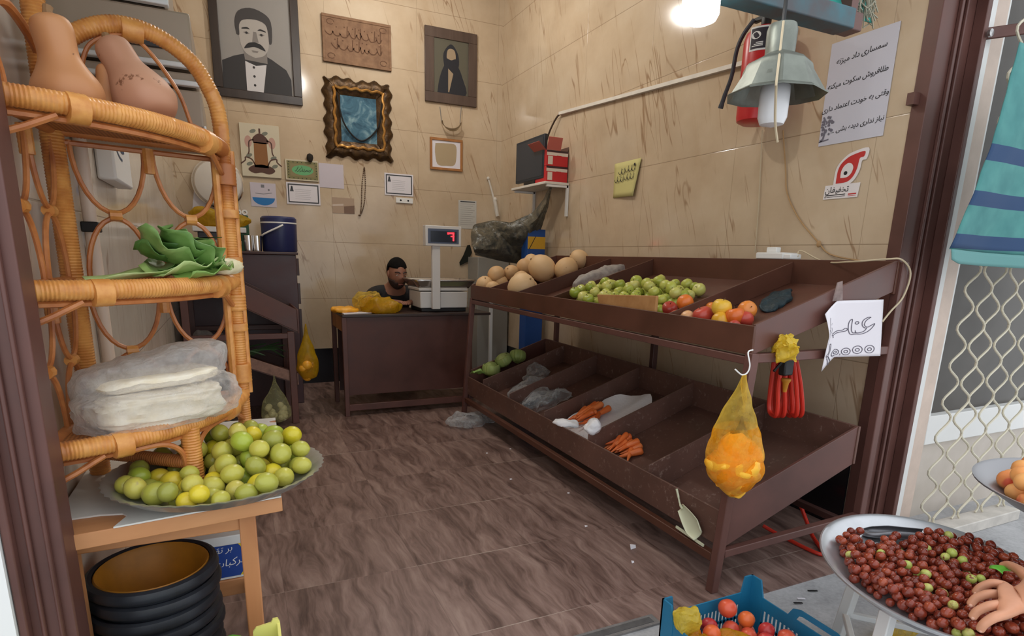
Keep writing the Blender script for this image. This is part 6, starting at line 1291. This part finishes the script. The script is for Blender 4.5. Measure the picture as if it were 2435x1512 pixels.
ink([(555, 1110), (545, 1140)]); ink([(300, 885), (345, 885), (350, 960), (335, 1010), (290, 1045), (250, 1030), (245, 1000)]); ink([(300, 890), (318, 960), (300, 1010), (275, 1010)]); ink([(272, 1060), (300, 1110), (320, 1185)]); ink([(300, 1050), (340, 1110), (360, 1160), (320, 1185)])
W = .007; ink([(345, 515), (320, 545)]); ink([(330, 590), (345, 650), (310, 680), (285, 660)]); ink([(300, 380), (285, 470), (270, 600), (262, 700)]); ink([(230, 620), (250, 600), (265, 640), (268, 720), (240, 800), (228, 850)]); ink([(228, 690), (226, 700)]); ink([(228, 735), (226, 745)])
ik.build('handwriting', M('pen_grey', (84, 78, 92), .8), t, ang=None)
q = [bY(x, y, Yp-.002) for x, y in ((1981, 716), (2004, 714), (2004, 668), (1992, 672))]; tag(MB().prism(q, (0, .003, 0)).build('tape_piece', film('clear_tape', (206, 190, 186), .35, .6), loc=q[0], ang=None), 'strip of clear tape holding the top of the price sign', 'tape')
# yellow crumpled bag knotted on the rail, hose coil below it
pk = bY(1870, 826, 1.445); tag(blob(pk, (.042, .028, .036), (0, 0, 0), .028, 34, 3, .9).build('yellow_bag', film('bright_yellow_film', (244, 214, 70), .75, .95, .3, .35), loc=pk, ang=40), 'small crumpled yellow bag tied on the rail beside the price sign', 'bag')
m_hose = M('orange_red_hose', (206, 50, 34), .4); HXc = bY(1880, 900, 1.56)
t = thing('hose_coil', 'orange red hose coil with a black nozzle hanging at the end of the stand', 'hose', HXc)
zt_, zb_ = bY(1878, 860, 1.60).z, bY(1885, 985, 1.60).z
for i, (x0, x1) in enumerate(((1862, 1848), (1870, 1866), (1878, 1884), (1886, 1896), (1892, 1908), (1866, 1856))):
    yy = 1.58+.022*(i % 3); a, b = bY(x0, 850, yy), bY(x1, 975, yy); d = Vector((.012, .03, 0)); MB().tube(spline([a, a.lerp(b, .5)+Vector((.004*(i-2), 0, 0)), b, b+Vector((.012, .02, -.03)), b+d*1.2+Vector((.015, .03, 0)), a+d+Vector((0, .02, 0))], 6), .0085, 8).build('hose_loop', m_hose, t)
a = bY(1878, 852, 1.555); MB().box((a.x-.030, 1.545, bY(1878, 892, 1.555).z), (a.x+.018, 1.575, a.z)).build('nozzle', m_blackp, t, mods=[bev(.006)]); MB().tube([a+Vector((-.03, 0, -.004)), a+Vector((-.075, 0, -.045))], .005, 6).build('lever', m_blackp, t)
MB().lathe([(.001, 0), (.007, .0), (.012, .035), (.018, .045), (.018, .052), (.001, .052)], 12, Matrix.Translation((a.x+.002, 1.56, bY(1882, 930, 1.56).z))).build('nozzle_tip', m_yel, t)
mb = MB().tube(spline([bZ(1815, 1250, .03), bZ(1860, 1275, .012), bZ(1955, 1318, .010), bZ(1930, 1270, .02), bY(1905, 1205, 1.75), bY(1895, 1180, 1.80)], 10), .0085, 8); tag(mb.build('hose', m_hose, loc=bZ(1955, 1318, .01)), 'orange red hose lying bent on the floor under the stand', 'hose')
# ------------------------------------------------------------------ left wall fittings behind the wicker shelf
m_beige = P_('beige_drawer', (168, 150, 130), .45)
t = thing('wall_cabinet', 'stack of white rimmed beige drawers on the left wall behind the wicker shelf', 'cabinet', (-.2, 2.0, 1.48))
for z0, z1, xr in ((1.785, 2.02, -.094), (1.648, 1.780, -.046), (1.607, 1.640, -.040), (1.485, 1.600, -.034)):
    s = MB().box((XL+.002, 1.87, z0), (xr-.004, 2.18, z1)).build('drawer', m_beige, t, mods=[bev(.006)])
    mb = MB().box((XL+.002, 1.855, z0), (xr, 1.885, z0+.012)); mb.box((xr-.007, 1.857, z0+.012), (xr, 1.885, min(z0+.03, z1))); mb.build('drawer_rim', m_white, s, mods=[bev(.003)])
MB().box((-.235, 1.862, 1.688), (-.10, 1.872, 1.700)).build('drawer_handle', P_('dark_slot', (58, 54, 54), .5), t, mods=[bev(.002)])
pp = bX(238, 700, -.352); mb = MB().tube([(pp.x, pp.y, .70), (pp.x, pp.y, 1.62)], .017, 12); mb.tube([(pp.x, pp.y, .62), (pp.x, pp.y, .70)], .014, 10)
t = thing('wall_pipe', 'upright pale plastic pipe on the left wall behind the wicker shelf', 'pipe', pp); mb.build('pipe', P_('pale_pipe', (226, 206, 188), .5), t); zc = bX(224, 541, -.352).z
MB().box((XL+.001, pp.y-.026, zc-.014), (pp.x+.022, pp.y+.026, zc+.014)).build('pipe_clamp', m_blackp, t, mods=[bev(.003)])
t = thing('fuse_box', 'white fuse box with a blue scribble on the left wall', 'box', (XL, 2.55, 1.48)); MB().box((XL+.001, 2.38, 1.412), (XL+.055, 2.74, 1.575)).build('casing', m_white, t, mods=[bev(.008)])
mb = MB(); F = lambda a, b: Vector((XL+.0565, 2.40+a, 1.42+b)); stroke(mb, [(.03, .125), (.08, .115), (.14, .10), (.20, .105)], .012, F, 3); stroke(mb, [(.04, .09), (.09, .075), (.14, .07)], .008, F, 3); mb.build('scribble', P_('scribble_blue', (40, 70, 104)), t, ang=None)
mb = MB(); q = spline([bX(128, -30, -.355), bX(140, 12, -.33), bX(165, 32, -.31), bX(195, 22, -.30), bX(215, -5, -.30), bX(222, -40, -.30)], 10)
for k in range(3): mb.tube([v+Vector((.004*cos(i*.9+k*2.1), .004*sin(i*.9+k*2.1), .004*cos(i*.9+k*2.1+1))) for i, v in enumerate(q)], .0045, 6)
mb.tube([bX(242, -30, -.25), bX(240, 8, -.25)], .006, 6); o = mb.build('twine', M('straw_twine', (186, 150, 96), .8), loc=q[10]); tag(o, 'braided straw twine looped above the squashes by the left wall', 'rope')
# ------------------------------------------------------------------ folding grille and striped awning by the neighbouring window
m_cable = P_('cream_grille', (206, 198, 176), .45); YG = 1.45
mb = MB(); dx, per, z0, z1 = .0955, .160, .055, 2.55; off = bY(2305, 640, YG)
for k in range(-5, 12):
    x = off.x+dx*k-dx/2; 
    if x < 2.70: continue
    sg = 1 if k % 2 else -1; P = []
    z = z0
    while z < z1: ph = (z-off.z)/per*2*pi; P.append(Vector((x+sg*(dx/2-.004)*cos(ph)*(1.0), YG+.004*sg, z))); z += per/10
    mb.tube(P, .0052, 6)
tag(mb.build('folding_grille', m_cable, loc=(3.1, YG, 0)), 'cream folding metal grille of wavy bars in front of the next window', 'grille')
m_aw = NT('striped_awning_cloth'); _p = m_aw.n('ShaderNodeNewGeometry').outputs['Position']; _z = m_aw.n('ShaderNodeSeparateXYZ', {0: _p}).outputs[2]
YA = 1.30; zz = lambda x, y: bY(x, y, YA).z
bands = [(zz(2333, 384), zz(2345, 345)), (zz(2295, 489), zz(2308, 455)), (zz(2258, 590), zz(2272, 556))]
f = None
for lo, hi in bands:
    b_ = m_aw.math('MULTIPLY', m_aw.math('GREATER_THAN', _z, lo), m_aw.math('LESS_THAN', _z, hi)); f = b_ if f is None else m_aw.math('MAXIMUM', f, b_)
_n = m_aw.noise(_p, 12, 3); cA = m_aw.ramp(_n, [(.3, (60, 122, 122)), (.7, (78, 142, 138))]); m_aw.l(m_aw.mix(f, cA, lin((34, 64, 102))), m_aw.b.inputs[0]); m_aw = m_aw.set(.8)
t = thing('striped_awning', 'turquoise awning cloth with navy stripes hanging over the folding grille', 'awning', bY(2400, 600, YA))
tl, bl, hem = bY(2425, 100, YA), bY(2248, 592, YA), bY(2240, 607, YA); br = bL = 3.15
def aw(u, v):
    a = tl.lerp(bl, v); z = a.z-(.0+.02*u)*v; x = a.x+(3.15-a.x)*u
    return Vector((x, YA-.015*sin(u*9+v*2)*v-.02*sin(v*pi)+.004*noise.noise(Vector((u*9, v*9, 0))), z))
MB().grid(aw, 40, 30).build('cloth', m_aw, t, mods=[sol(.003)])
MB().grid(lambda u, v: Vector((bl.x+(3.15-bl.x)*u, YA-.006-.015*sin(u*9+2)-.008*v, bl.z-.02*u-.048*v*(1-.25*max(0, .06-u)/.06))), 40, 5).build('hem_flap', P_('hem_teal', (92, 142, 140), .8), t, mods=[sol(.002)])
a, b = bY(2335, 82, 1.57), bY(2700, 30, 1.28); mb = MB(); sqbar(mb, a, b, .012, .042); mb.build('awning_arm', m_brown, t, mods=[bev(.003)])
p = bY(2352, 79, 1.545); MB().lathe([(.001, 0), (.014, 0), (.014, .01), (.001, .012)], 14, Matrix.Translation(p)@Euler((radians(90), 0, 0)).to_matrix().to_4x4()).build('bolt', m_steel, t)
# ------------------------------------------------------------------ big tray of jujubes on a white frame stand, outside on the right
JC, JA, JB_, JT, JZ = Vector((1.651, .817, 0)), .356, .276, radians(44.3), .372
m_trayal = M('tray_aluminium', (196, 198, 202), .33, .75, var=.04, scale=10)
def el(r, a, z): return Vector((JC.x+JA*r*cos(a)*cos(JT)-JB_*r*sin(a)*sin(JT), JC.y+JA*r*cos(a)*sin(JT)+JB_*r*sin(a)*cos(JT), JZ+z))
prof = [(0, 0), (.72, 0), (.78, .004), (.86, .020), (.93, .040), (.965, .044), (.985, .047), (1.0, .046), (1.0, .041), (.985, .042), (.95, .038), (.88, .016), (.80, -.002), (.74, -.003), (0, -.003)]
mb = MB(); n = 72; mb.add([el(r, 2*pi*k/n, z) for r, z in prof for k in range(n)], [(i*n+k, i*n+(k+1) % n, (i+1)*n+(k+1) % n, (i+1)*n+k) for i in range(len(prof)-1) for k in range(n)])
tag(mb.build('jujube_tray', m_trayal, loc=(JC.x, JC.y, JZ), ang=40), 'big oval aluminium tray heaped with red brown jujubes on a white stand', 'tray')
m_wst = P_('white_stand', (212, 212, 210), .5); t = thing('tray_stand', 'white metal stand under the jujube tray', 'stand', (JC.x, JC.y, 0))
cs = [el(.66, a, -.012) for a in (.75, 2.35, 3.9, 5.5)]
for i in range(4):
    c0 = cs[i]; d = c0-JC; d.z = 0; bar('leg', c0, Vector((c0.x, c0.y, .001))+d*.25, t, m_wst, .032); bar('top_rail', c0, cs[(i+1) % 4], t, m_wst, .018)
q = lambda i, z: cs[i].lerp(Vector((cs[i].x, cs[i].y, .001))+(cs[i]-JC)*.25*Vector((1, 1, 0)), 1-z/.36) if False else Vector((cs[i].x+(cs[i].x-JC.x)*.25*(1-z/.36), cs[i].y+(cs[i].y-JC.y)*.25*(1-z/.36), z))
for i in range(4): bar('lower_rail', q(i, .12), q((i+1) % 4, .12), t, m_wst, .018)
m_juj = fruit('jujube_skin', [(.2, (104, 40, 28)), (.55, (140, 58, 40)), (.85, (164, 78, 50))], .17, ((196, 176, 104), 70, .73), 60); m_jujg = fruit('green_jujube', [(.3, (174, 186, 88)), (.6, (196, 196, 110)), (.9, (150, 96, 56))], .3, ((128, 60, 40), 60, .60), 60)
JR = .0118
mb = MB(); mb.ball((0, 0, 0), (JR, JR, JR*1.08), 12, 9, lambda a, s: 1-.06*max(0, abs(s)-.85)*6); juj = mb.build('jujube', m_juj, ang=80); juj['category'] = 'jujube'
jr = random.Random(17); zj = JZ+.002
jp = [bZ(x, y, zj+.012) for x, y in ((1992, 1292), (2030, 1274), (2050, 1284), (2035, 1312), (2085, 1318), (2105, 1296), (2160, 1300), (2205, 1282), (2300, 1302), (2390, 1340), (2460, 1385), (2520, 1470), (2480, 1580), (2340, 1555), (2245, 1512), (2140, 1447), (2030, 1385))]
jreg = poly_region([(p.x, p.y) for p in jp])
def jb(x, y):
    dx, dy = x-JC.x, y-JC.y; u = (dx*cos(JT)+dy*sin(JT))/JA; v = (-dx*sin(JT)+dy*cos(JT))/JB_; d = sqrt(u*u+v*v)
    return zj+max(0, d-.74)*.16 if d < .93 else 9
sp = heap(640, JR, jreg, jb, jr, 16, lambda x, y, z, r: z < zj+.055 and jb(x, y) < 1, .12)
sp = sorted(sp, key=lambda s: -s[2]-.03*((s[0]-1.4)**2+(s[1]-1.0)**2 < .16)); rest = sp[300:]; sp = sp[:300]
mb = MB()
for x, y, z, r in rest: mb.ball((x, y, z), r, 10, 7)
o = mb.build('jujubes', m_juj, loc=(JC.x, JC.y, JZ), ang=80); o['kind'] = 'stuff'; tag(o, 'red brown jujubes lying under the others in the big aluminium tray', 'jujubes')
scatter(juj, sp, JR, jr, [(.92, 'red brown jujube in the big aluminium tray', 'red brown jujubes in the aluminium tray', None), (.08, 'pale green jujube among the red brown ones in the aluminium tray', 'green jujubes in the aluminium tray', m_jujg)])
p0, p1 = bZ(2044, 1262, zj+.02), bZ(2200, 1276, zj+.02); ax = (p1-p0).normalized(); wd = Vector((-ax.y, ax.x, 0)); L = (p1-p0).length; m_tin = M('dull_tin', (120, 120, 124), .42, .7, var=.08, scale=14)
def scoop(u, v):
    a = pi*(u-.5)*1.5; w = .030*(1-.25*v)*(1 if v > .25 else sin(.35+v*4.9)); return p0+ax*L*(v if v > .22 else .04+v*.82)+wd*w*sin(a)+Vector((0, 0, -.014+.030*(1-cos(a))*.62*(.5+.5*min(1, v*2.2))))
tag(MB().grid(scoop, 17, 18).build('metal_scoop', m_tin, loc=p0, mods=[sol(.0018)]), 'dull tin scoop lying at the back edge of the jujube tray', 'scoop')
p = bZ(2075, 1300, zj+.004); tag(blob(p, (.035, .014, .006), (0, 0, -.3), .010, 60, 4, .9).build('foil_scrap', M('foil', (214, 216, 220), .2, .6), loc=p, ang=30), 'crumpled shiny foil scrap on the bare part of the jujube tray', 'foil')
# ------------------------------------------------------------------ bowl of apricots on a grey pedestal
AZ_ = .62; AC = Vector((2.086, .627, AZ_)); AR = .325
mb = MB().lathe([(a*1.26, b*1.26) for a, b in [(.001, -.075), (.10, -.075), (.14, -.066), (.20, -.036), (.245, -.006), (.258, 0), (.259, .004), (.250, .002), (.20, -.028), (.14, -.058), (.10, -.066), (.001, -.066)]], 56, Matrix.Translation(AC)); tag(mb.build('apricot_bowl', M('grey_metal_bowl', (150, 150, 154), .4, .6), loc=AC, ang=40), 'grey metal bowl of apricots on a grey pedestal at the right edge', 'bowl')
mb = MB().lathe([(.19, 0), (.19, .02), (.165, .05), (.12, .48), (.13, AZ_-.098), (.001, AZ_-.098)], 40, Matrix.Translation((AC.x, AC.y, 0))); tag(mb.build('pedestal', M('dull_zinc', (128, 132, 132), .38, .7, var=.10, scale=8), loc=(AC.x, AC.y, 0), ang=40), 'tapering grey zinc drum standing under the apricot bowl', 'drum')
m_apr = fruit('apricot_skin', [(.2, (228, 132, 76)), (.55, (240, 168, 96)), (.9, (244, 188, 118))], .55, ((214, 96, 66), 5, .60), 6)
mb = MB(); mb.ball((0, 0, 0), (.027, .027, .026), 18, 12, lambda a, s: 1-.07*math.exp(-((a if a < pi else a-2*pi)/.28)**2)*(1-abs(s)**4)-.10*max(0, s-.85)*6); apr = mb.build('apricot', m_apr, ang=80); apr['category'] = 'apricot'
ar = random.Random(6); sp = heap(110, .027, lambda r: (lambda a, q: (AC.x+.26*q*cos(a), AC.y+.26*q*sin(a)))(r.uniform(0, 6.28), sqrt(r.random())), lambda x, y: AC.z-.080+max(0, sqrt((x-AC.x)**2+(y-AC.y)**2)-.16)*.45, ar, 24, lambda x, y, z, r: z < AC.z+.035, .1)
scatter(apr, sp, .027, ar, [(1, 'orange apricot in the grey metal bowl', 'apricots in the grey bowl', None)])
# ------------------------------------------------------------------ blue crate of nectarines on the pavement
m_bcr = M('blue_plastic', (30, 112, 150), .42, var=.06, scale=6)
CX0, CX1, CY0, CY1, CZ = 1.095, 1.458, .735, 1.232, -.003
t = thing('blue_crate', 'blue slatted plastic crate of nectarines standing on the grey pavement', 'crate', ((CX0+CX1)/2, (CY0+CY1)/2, CZ))
def slatwall(a, b, inw, handle):
    a, b = Vector(a), Vector(b); d = (b-a); L = d.length; d.normalize(); n_ = Vector(inw)*.004; mb = MB()
    def pl(s0, s1, z0, z1): 
        q = [a+d*s0+Vector((0, 0, z0)), a+d*s1+Vector((0, 0, z0)), a+d*s1+Vector((0, 0, z1)), a+d*s0+Vector((0, 0, z1))]; mb.prism(q, n_)
    pl(0, L, 0, .03); pl(0, L, .075, .085); pl(0, L, .128, .168)
    k = int(L/.0165)
    for i in range(k): s = .03+(L-.06)*i/(k-1); pl(s-.003, s+.003, .03, .128)
    if handle:
        c = L/2; P = [(c-.10, .168), (c-.085, .196), (c-.06, .206), (c+.06, .206), (c+.085, .196), (c+.10, .168)]; I = [(c-.07, .168), (c-.062, .184), (c-.05, .189), (c+.05, .189), (c+.062, .184), (c+.07, .168)]
        for i in range(5): mb.prism([a+d*P[i][0]+Vector((0, 0, P[i][1])), a+d*P[i+1][0]+Vector((0, 0, P[i+1][1])), a+d*I[i+1][0]+Vector((0, 0, I[i+1][1])), a+d*I[i][0]+Vector((0, 0, I[i][1]))], n_)
    return mb
for a, b, nn, h in (((CX0, CY0), (CX0, CY1), (1, 0, 0), True), ((CX1, CY0), (CX1, CY1), (-1, 0, 0), True), ((CX0, CY1), (CX1, CY1), (0, -1, 0), False), ((CX0, CY0), (CX1, CY0), (0, 1, 0), False)): slatwall((*a, CZ), (*b, CZ), nn, h).build('side_wall', m_bcr, t, ang=None)
for sx, sy in ((0, 0), (0, 1), (1, 0), (1, 1)):
    x, y = (CX0, CX1)[sx], (CY0, CY1)[sy]; ex, ey = (1, -1)[sx], (1, -1)[sy]; x -= ex*.0015; y -= ey*.0015; mb = MB()
    q = lambda A: [min(A), max(A)]
    mb.prism([(x, y, CZ), (x+ex*.045, y, CZ), (x+ex*.045, y, CZ+.168), (x+ex*.035, y, CZ+.222), (x, y, CZ+.222)], (0, ey*.006, 0)); mb.prism([(x, y, CZ), (x, y+ey*.055, CZ), (x, y+ey*.055, CZ+.168), (x, y+ey*.04, CZ+.222), (x, y, CZ+.222)], (ex*.006, 0, 0)); mb.build('corner_post', m_bcr, t, ang=None)
mb = MB(); mb.box((CX0+.004, CY0+.004, CZ+.002), (CX1-.004, CY1-.004, CZ+.008)); mb.build('crate_floor', m_bcr, t, ang=None)
m_nec = fruit('nectarine_skin', [(.2, (150, 34, 44)), (.5, (196, 56, 54)), (.85, (226, 104, 62))], .32, ((238, 160, 84), 5, .62), 10); m_neco = fruit('orange_nectarine', [(.2, (206, 72, 44)), (.5, (232, 118, 56)), (.9, (240, 160, 84))], .35, ((188, 46, 50), 5, .60), 10)
NR = .0262; nec = MB(); nec.ball((0, 0, 0), NR, 18, 12, lambda a, s: 1-.06*math.exp(-((a if a < pi else a-2*pi)/.26)**2)*(1-abs(s)**4)-.12*max(0, s-.85)*6); nec = nec.build('nectarine', m_nec, ang=80); nec['category'] = 'nectarine'
nr = random.Random(9)
sp = heap(120, NR, lambda r: (r.uniform(CX0+.05, CX1-.05), r.uniform(CY0+.04, CY1-.10+.06*r.random())), lambda x, y: CZ+.010, nr, 18, lambda x, y, z, r: z < CZ+.152-.07*max(0, (x-CX0-.22)/.14)*max(0, (y-CY0-.2)/.3) and CX0+.006+r < x < CX1-.006-r and CY0+.006+r < y < CY1-.006-r, .08)
for (x, y) in ((1730, 1446),):
    p = bD(x, y, 1.60); p = bZ(x, y, CZ+.168); sp.append((p.x, p.y, p.z, NR*1.08))
scatter(nec, sp, NR, nr, [(.7, 'red nectarine in the blue crate', 'red nectarines in the blue crate', None), (.3, 'orange nectarine in the blue crate', 'orange nectarines in the blue crate', m_neco)])
top = sorted(sp, key=lambda s: -s[2])
pa, pb_, pc = Vector((CX0+.028, CY1-.075, CZ+.19)), Vector((CX0+.06, CY1-.12, CZ+.135)), Vector((CX0+.19, CY1-.15, CZ+.150))
t = thing('yellow_bag', 'torn yellow plastic bag draped over the left corner of the blue crate', 'bag', pb_)
m_amb = film('amber_film', (226, 176, 40), .55, .9, .2, .45)
mb = blob(pa, (.030, .028, .050), (0, 0, .2), .018, 26, 2, .9); mb.build('bag_neck', film('lemon_film', (238, 214, 84), .6, .9, .2, .45), t, ang=50); mb = blob((pb_+pc)/2+Vector((-.02, -.01, -.01)), (.085, .05, .020), (0, -.08, -.25), .03, 14, 8, .85); mb.build('bag_film', m_amb, t, ang=60); blob(pb_+Vector((-.01, .01, .0)), (.035, .05, .03), (.5, 0, 0), .02, 20, 4, .9).build('bag_fold', m_amb, t, ang=60)
for i, (x, y, c, s) in enumerate(((1932, 1405, m_blackp, .016), (1905, 1424, m_paper, .013), (1898, 1434, m_blackp, .014))):
    p = bZ(x, y, .0); d = Vector((s, -s*.45, 0)); tag(MB().prism([p-d+Vector((0, .003, 0)), p-d-Vector((0, .003, 0)), p+d-Vector((0, .003, 0)), p+d+Vector((0, .003, 0))], (0, 0, .003)).build('litter_scrap', c, loc=p, ang=None), ['black scrap on the pavement right of the crate, farthest from it', 'white sliver on the pavement beside the crate handle', 'dark sliver on the pavement just below the white sliver'][i], 'scrap')
p = bZ(2135, 1490, .05); bag('yellow_bag', 'pale yellow plastic bag on the pavement under the jujube tray', [(p, (.06, .05, .05), (0, 0, 0), .03, 20, 6, m_ybagp, .9)])
# ------------------------------------------------------------------ light yellow crates with green citrus at the lower left
m_lcr = M('lemon_plastic', (222, 214, 120), .45)
for k, (z0, lb) in enumerate(((.0, 'lower light yellow crate at the left of the doorway'), (.225, 'upper light yellow crate of green citrus at the left of the doorway'))):
    X0, X1, Y0, Y1 = -.28, .035, .93, 1.245
    if k == 0:
        ly = thing('yellow_crate', lb, 'crate', (-.12, 1.09, -.004), 'light yellow crates by the doorway')
        for a, b, nn in (((X0, Y0), (X0, Y1), (1, 0, 0)), ((X1, Y0), (X1, Y1), (-1, 0, 0)), ((X0, Y1), (X1, Y1), (0, -1, 0)), ((X0, Y0), (X1, Y0), (0, 1, 0))): slatwall((*a, -.004), (*b, -.004), nn, False).build('side_wall', m_lcr, ly, ang=None)
        for x, ex in ((X0-.0015, 1), (X1+.0015, -1)):
            for y, ey in ((Y0-.0015, 1), (Y1+.0015, -1)):
                mb = MB().prism([(x, y, -.004), (x+ex*.055, y, -.004), (x+ex*.055, y, .175), (x+ex*.048, y, .184), (x+ex*.018, y, .188), (x+ex*.014, y, .196), (x+ex*.004, y, .196), (x, y, .186)], (0, ey*.006, 0)); mb.prism([(x, y, -.004), (x, y+ey*.05, -.004), (x, y+ey*.05, .17), (x, y, .186)], (ex*.006, 0, 0)); mb.build('corner_post', m_lcr, ly, ang=None)
        MB().box((X0+.004, Y0+.004, .0), (X1-.004, Y1-.004, .006)).build('crate_floor', m_lcr, ly, ang=None)
    else: up_ = copy_tree(ly, (-.12, 1.09, .222), None, None, lb)
m_cit = fruit('green_citrus', [(.2, (66, 140, 40)), (.5, (98, 168, 52)), (.9, (170, 190, 70))], .35, None, 8)
mb = MB(); mb.ball((0, 0, 0), .034, 18, 12, lambda a, s: 1+.02*cos(9*a)*(1-s*s)-.05*max(0, abs(s)-.85)*6); cit = mb.build('green_citrus', m_cit, ang=80); cit['category'] = 'citrus'
cr2 = random.Random(2); sp = heap(46, .034, lambda r: (r.uniform(-.24, .0), r.uniform(.97, 1.21)), lambda x, y: .236, cr2, 14, lambda x, y, z, r: z < .405 and x < .025-r and y < 1.235-r, .06)
scatter(cit, sp, .034, cr2, [(1, 'green citrus fruit in the upper light yellow crate', 'green citrus in the yellow crate', None)])
# ------------------------------------------------------------------ hand reaching into the jujubes from the right
def q(x, y, z): return bZ(x, y, z)
t = thing('person', 'bare arm of a person reaching into the jujube tray from the right', 'person', q(2480, 1430, .5))
H = {'elbow': (q(2980, 1440, .62), .050), 'fore': (q(2730, 1430, .57), .044), 'wrist': (q(2540, 1425, .52), (.033, .027)), 'palm': (q(2460, 1425, .495), (.044, .026)), 'knuck': (q(2398, 1425, .485), (.046, .021))}
E_ = [('elbow', 'fore'), ('fore', 'wrist'), ('wrist', 'palm'), ('palm', 'knuck')]
for k, (y0, x1, y1, x2, y2, x3, y3) in enumerate(((1392, 2358, 1385, 2330, 1396, 2316, 1414), (1414, 2350, 1411, 2318, 1422, 2304, 1442), (1436, 2352, 1440, 2322, 1453, 2309, 1472), (1460, 2362, 1468, 2338, 1484, 2328, 1502))):
    for j, (x, y, r, z) in enumerate(((2390, y0, .0118, .483), (x1, y1, .0108, .485), (x2, y2, .0098, .468), (x3, y3, .0085, .448))): H['f%d%d' % (k, j)] = (q(x, y, z), r)
    E_ += [('knuck', 'f%d0' % k)]+[('f%d%d' % (k, j), 'f%d%d' % (k, j+1)) for j in range(3)]
for j, (x, y, r, z) in enumerate(((2450, 1382, .0145, .487), (2425, 1356, .013, .482), (2398, 1342, .0112, .472), (2378, 1346, .009, .458))): H['t%d' % j] = (q(x, y, z), r)
E_ += [('palm', 't0'), ('t0', 't1'), ('t1', 't2'), ('t2', 't3')]
V, F = skin_mesh(H, E_, 'palm', 2); m_hand = M('warm_skin', (206, 146, 114), .5, var=.05, scale=9); MB().add(V, F).build('arm', m_hand, t, ang=80)
for k in range(4):
    p = H['f%d3' % k][0]; mb = MB(); mb.ball(p+Vector((-.003, -.004, .006)), (.005, .004, .004), 8, 6); mb.build('nail', M('nail_pink', (222, 170, 146), .3), t)
p = q(2382, 1352, .462); mb = MB().grid(lambda u, v: p+Vector(((u-.5)*.05, (v-.5)*.03+.006*sin(u*5), .006*sin(v*3)-.01*(u-.5)**2)), 7, 5); tag(mb.build('green_leaf', M('bright_leaf', (98, 178, 56), .5), loc=p, mods=[sol(.001)]), 'bright green leaf held between the fingertips over the jujubes', 'leaf')
for loc, w in LAMPS: lamp('bulb_light', (loc[0], loc[1], loc[2]-.08), w, LED, .035)
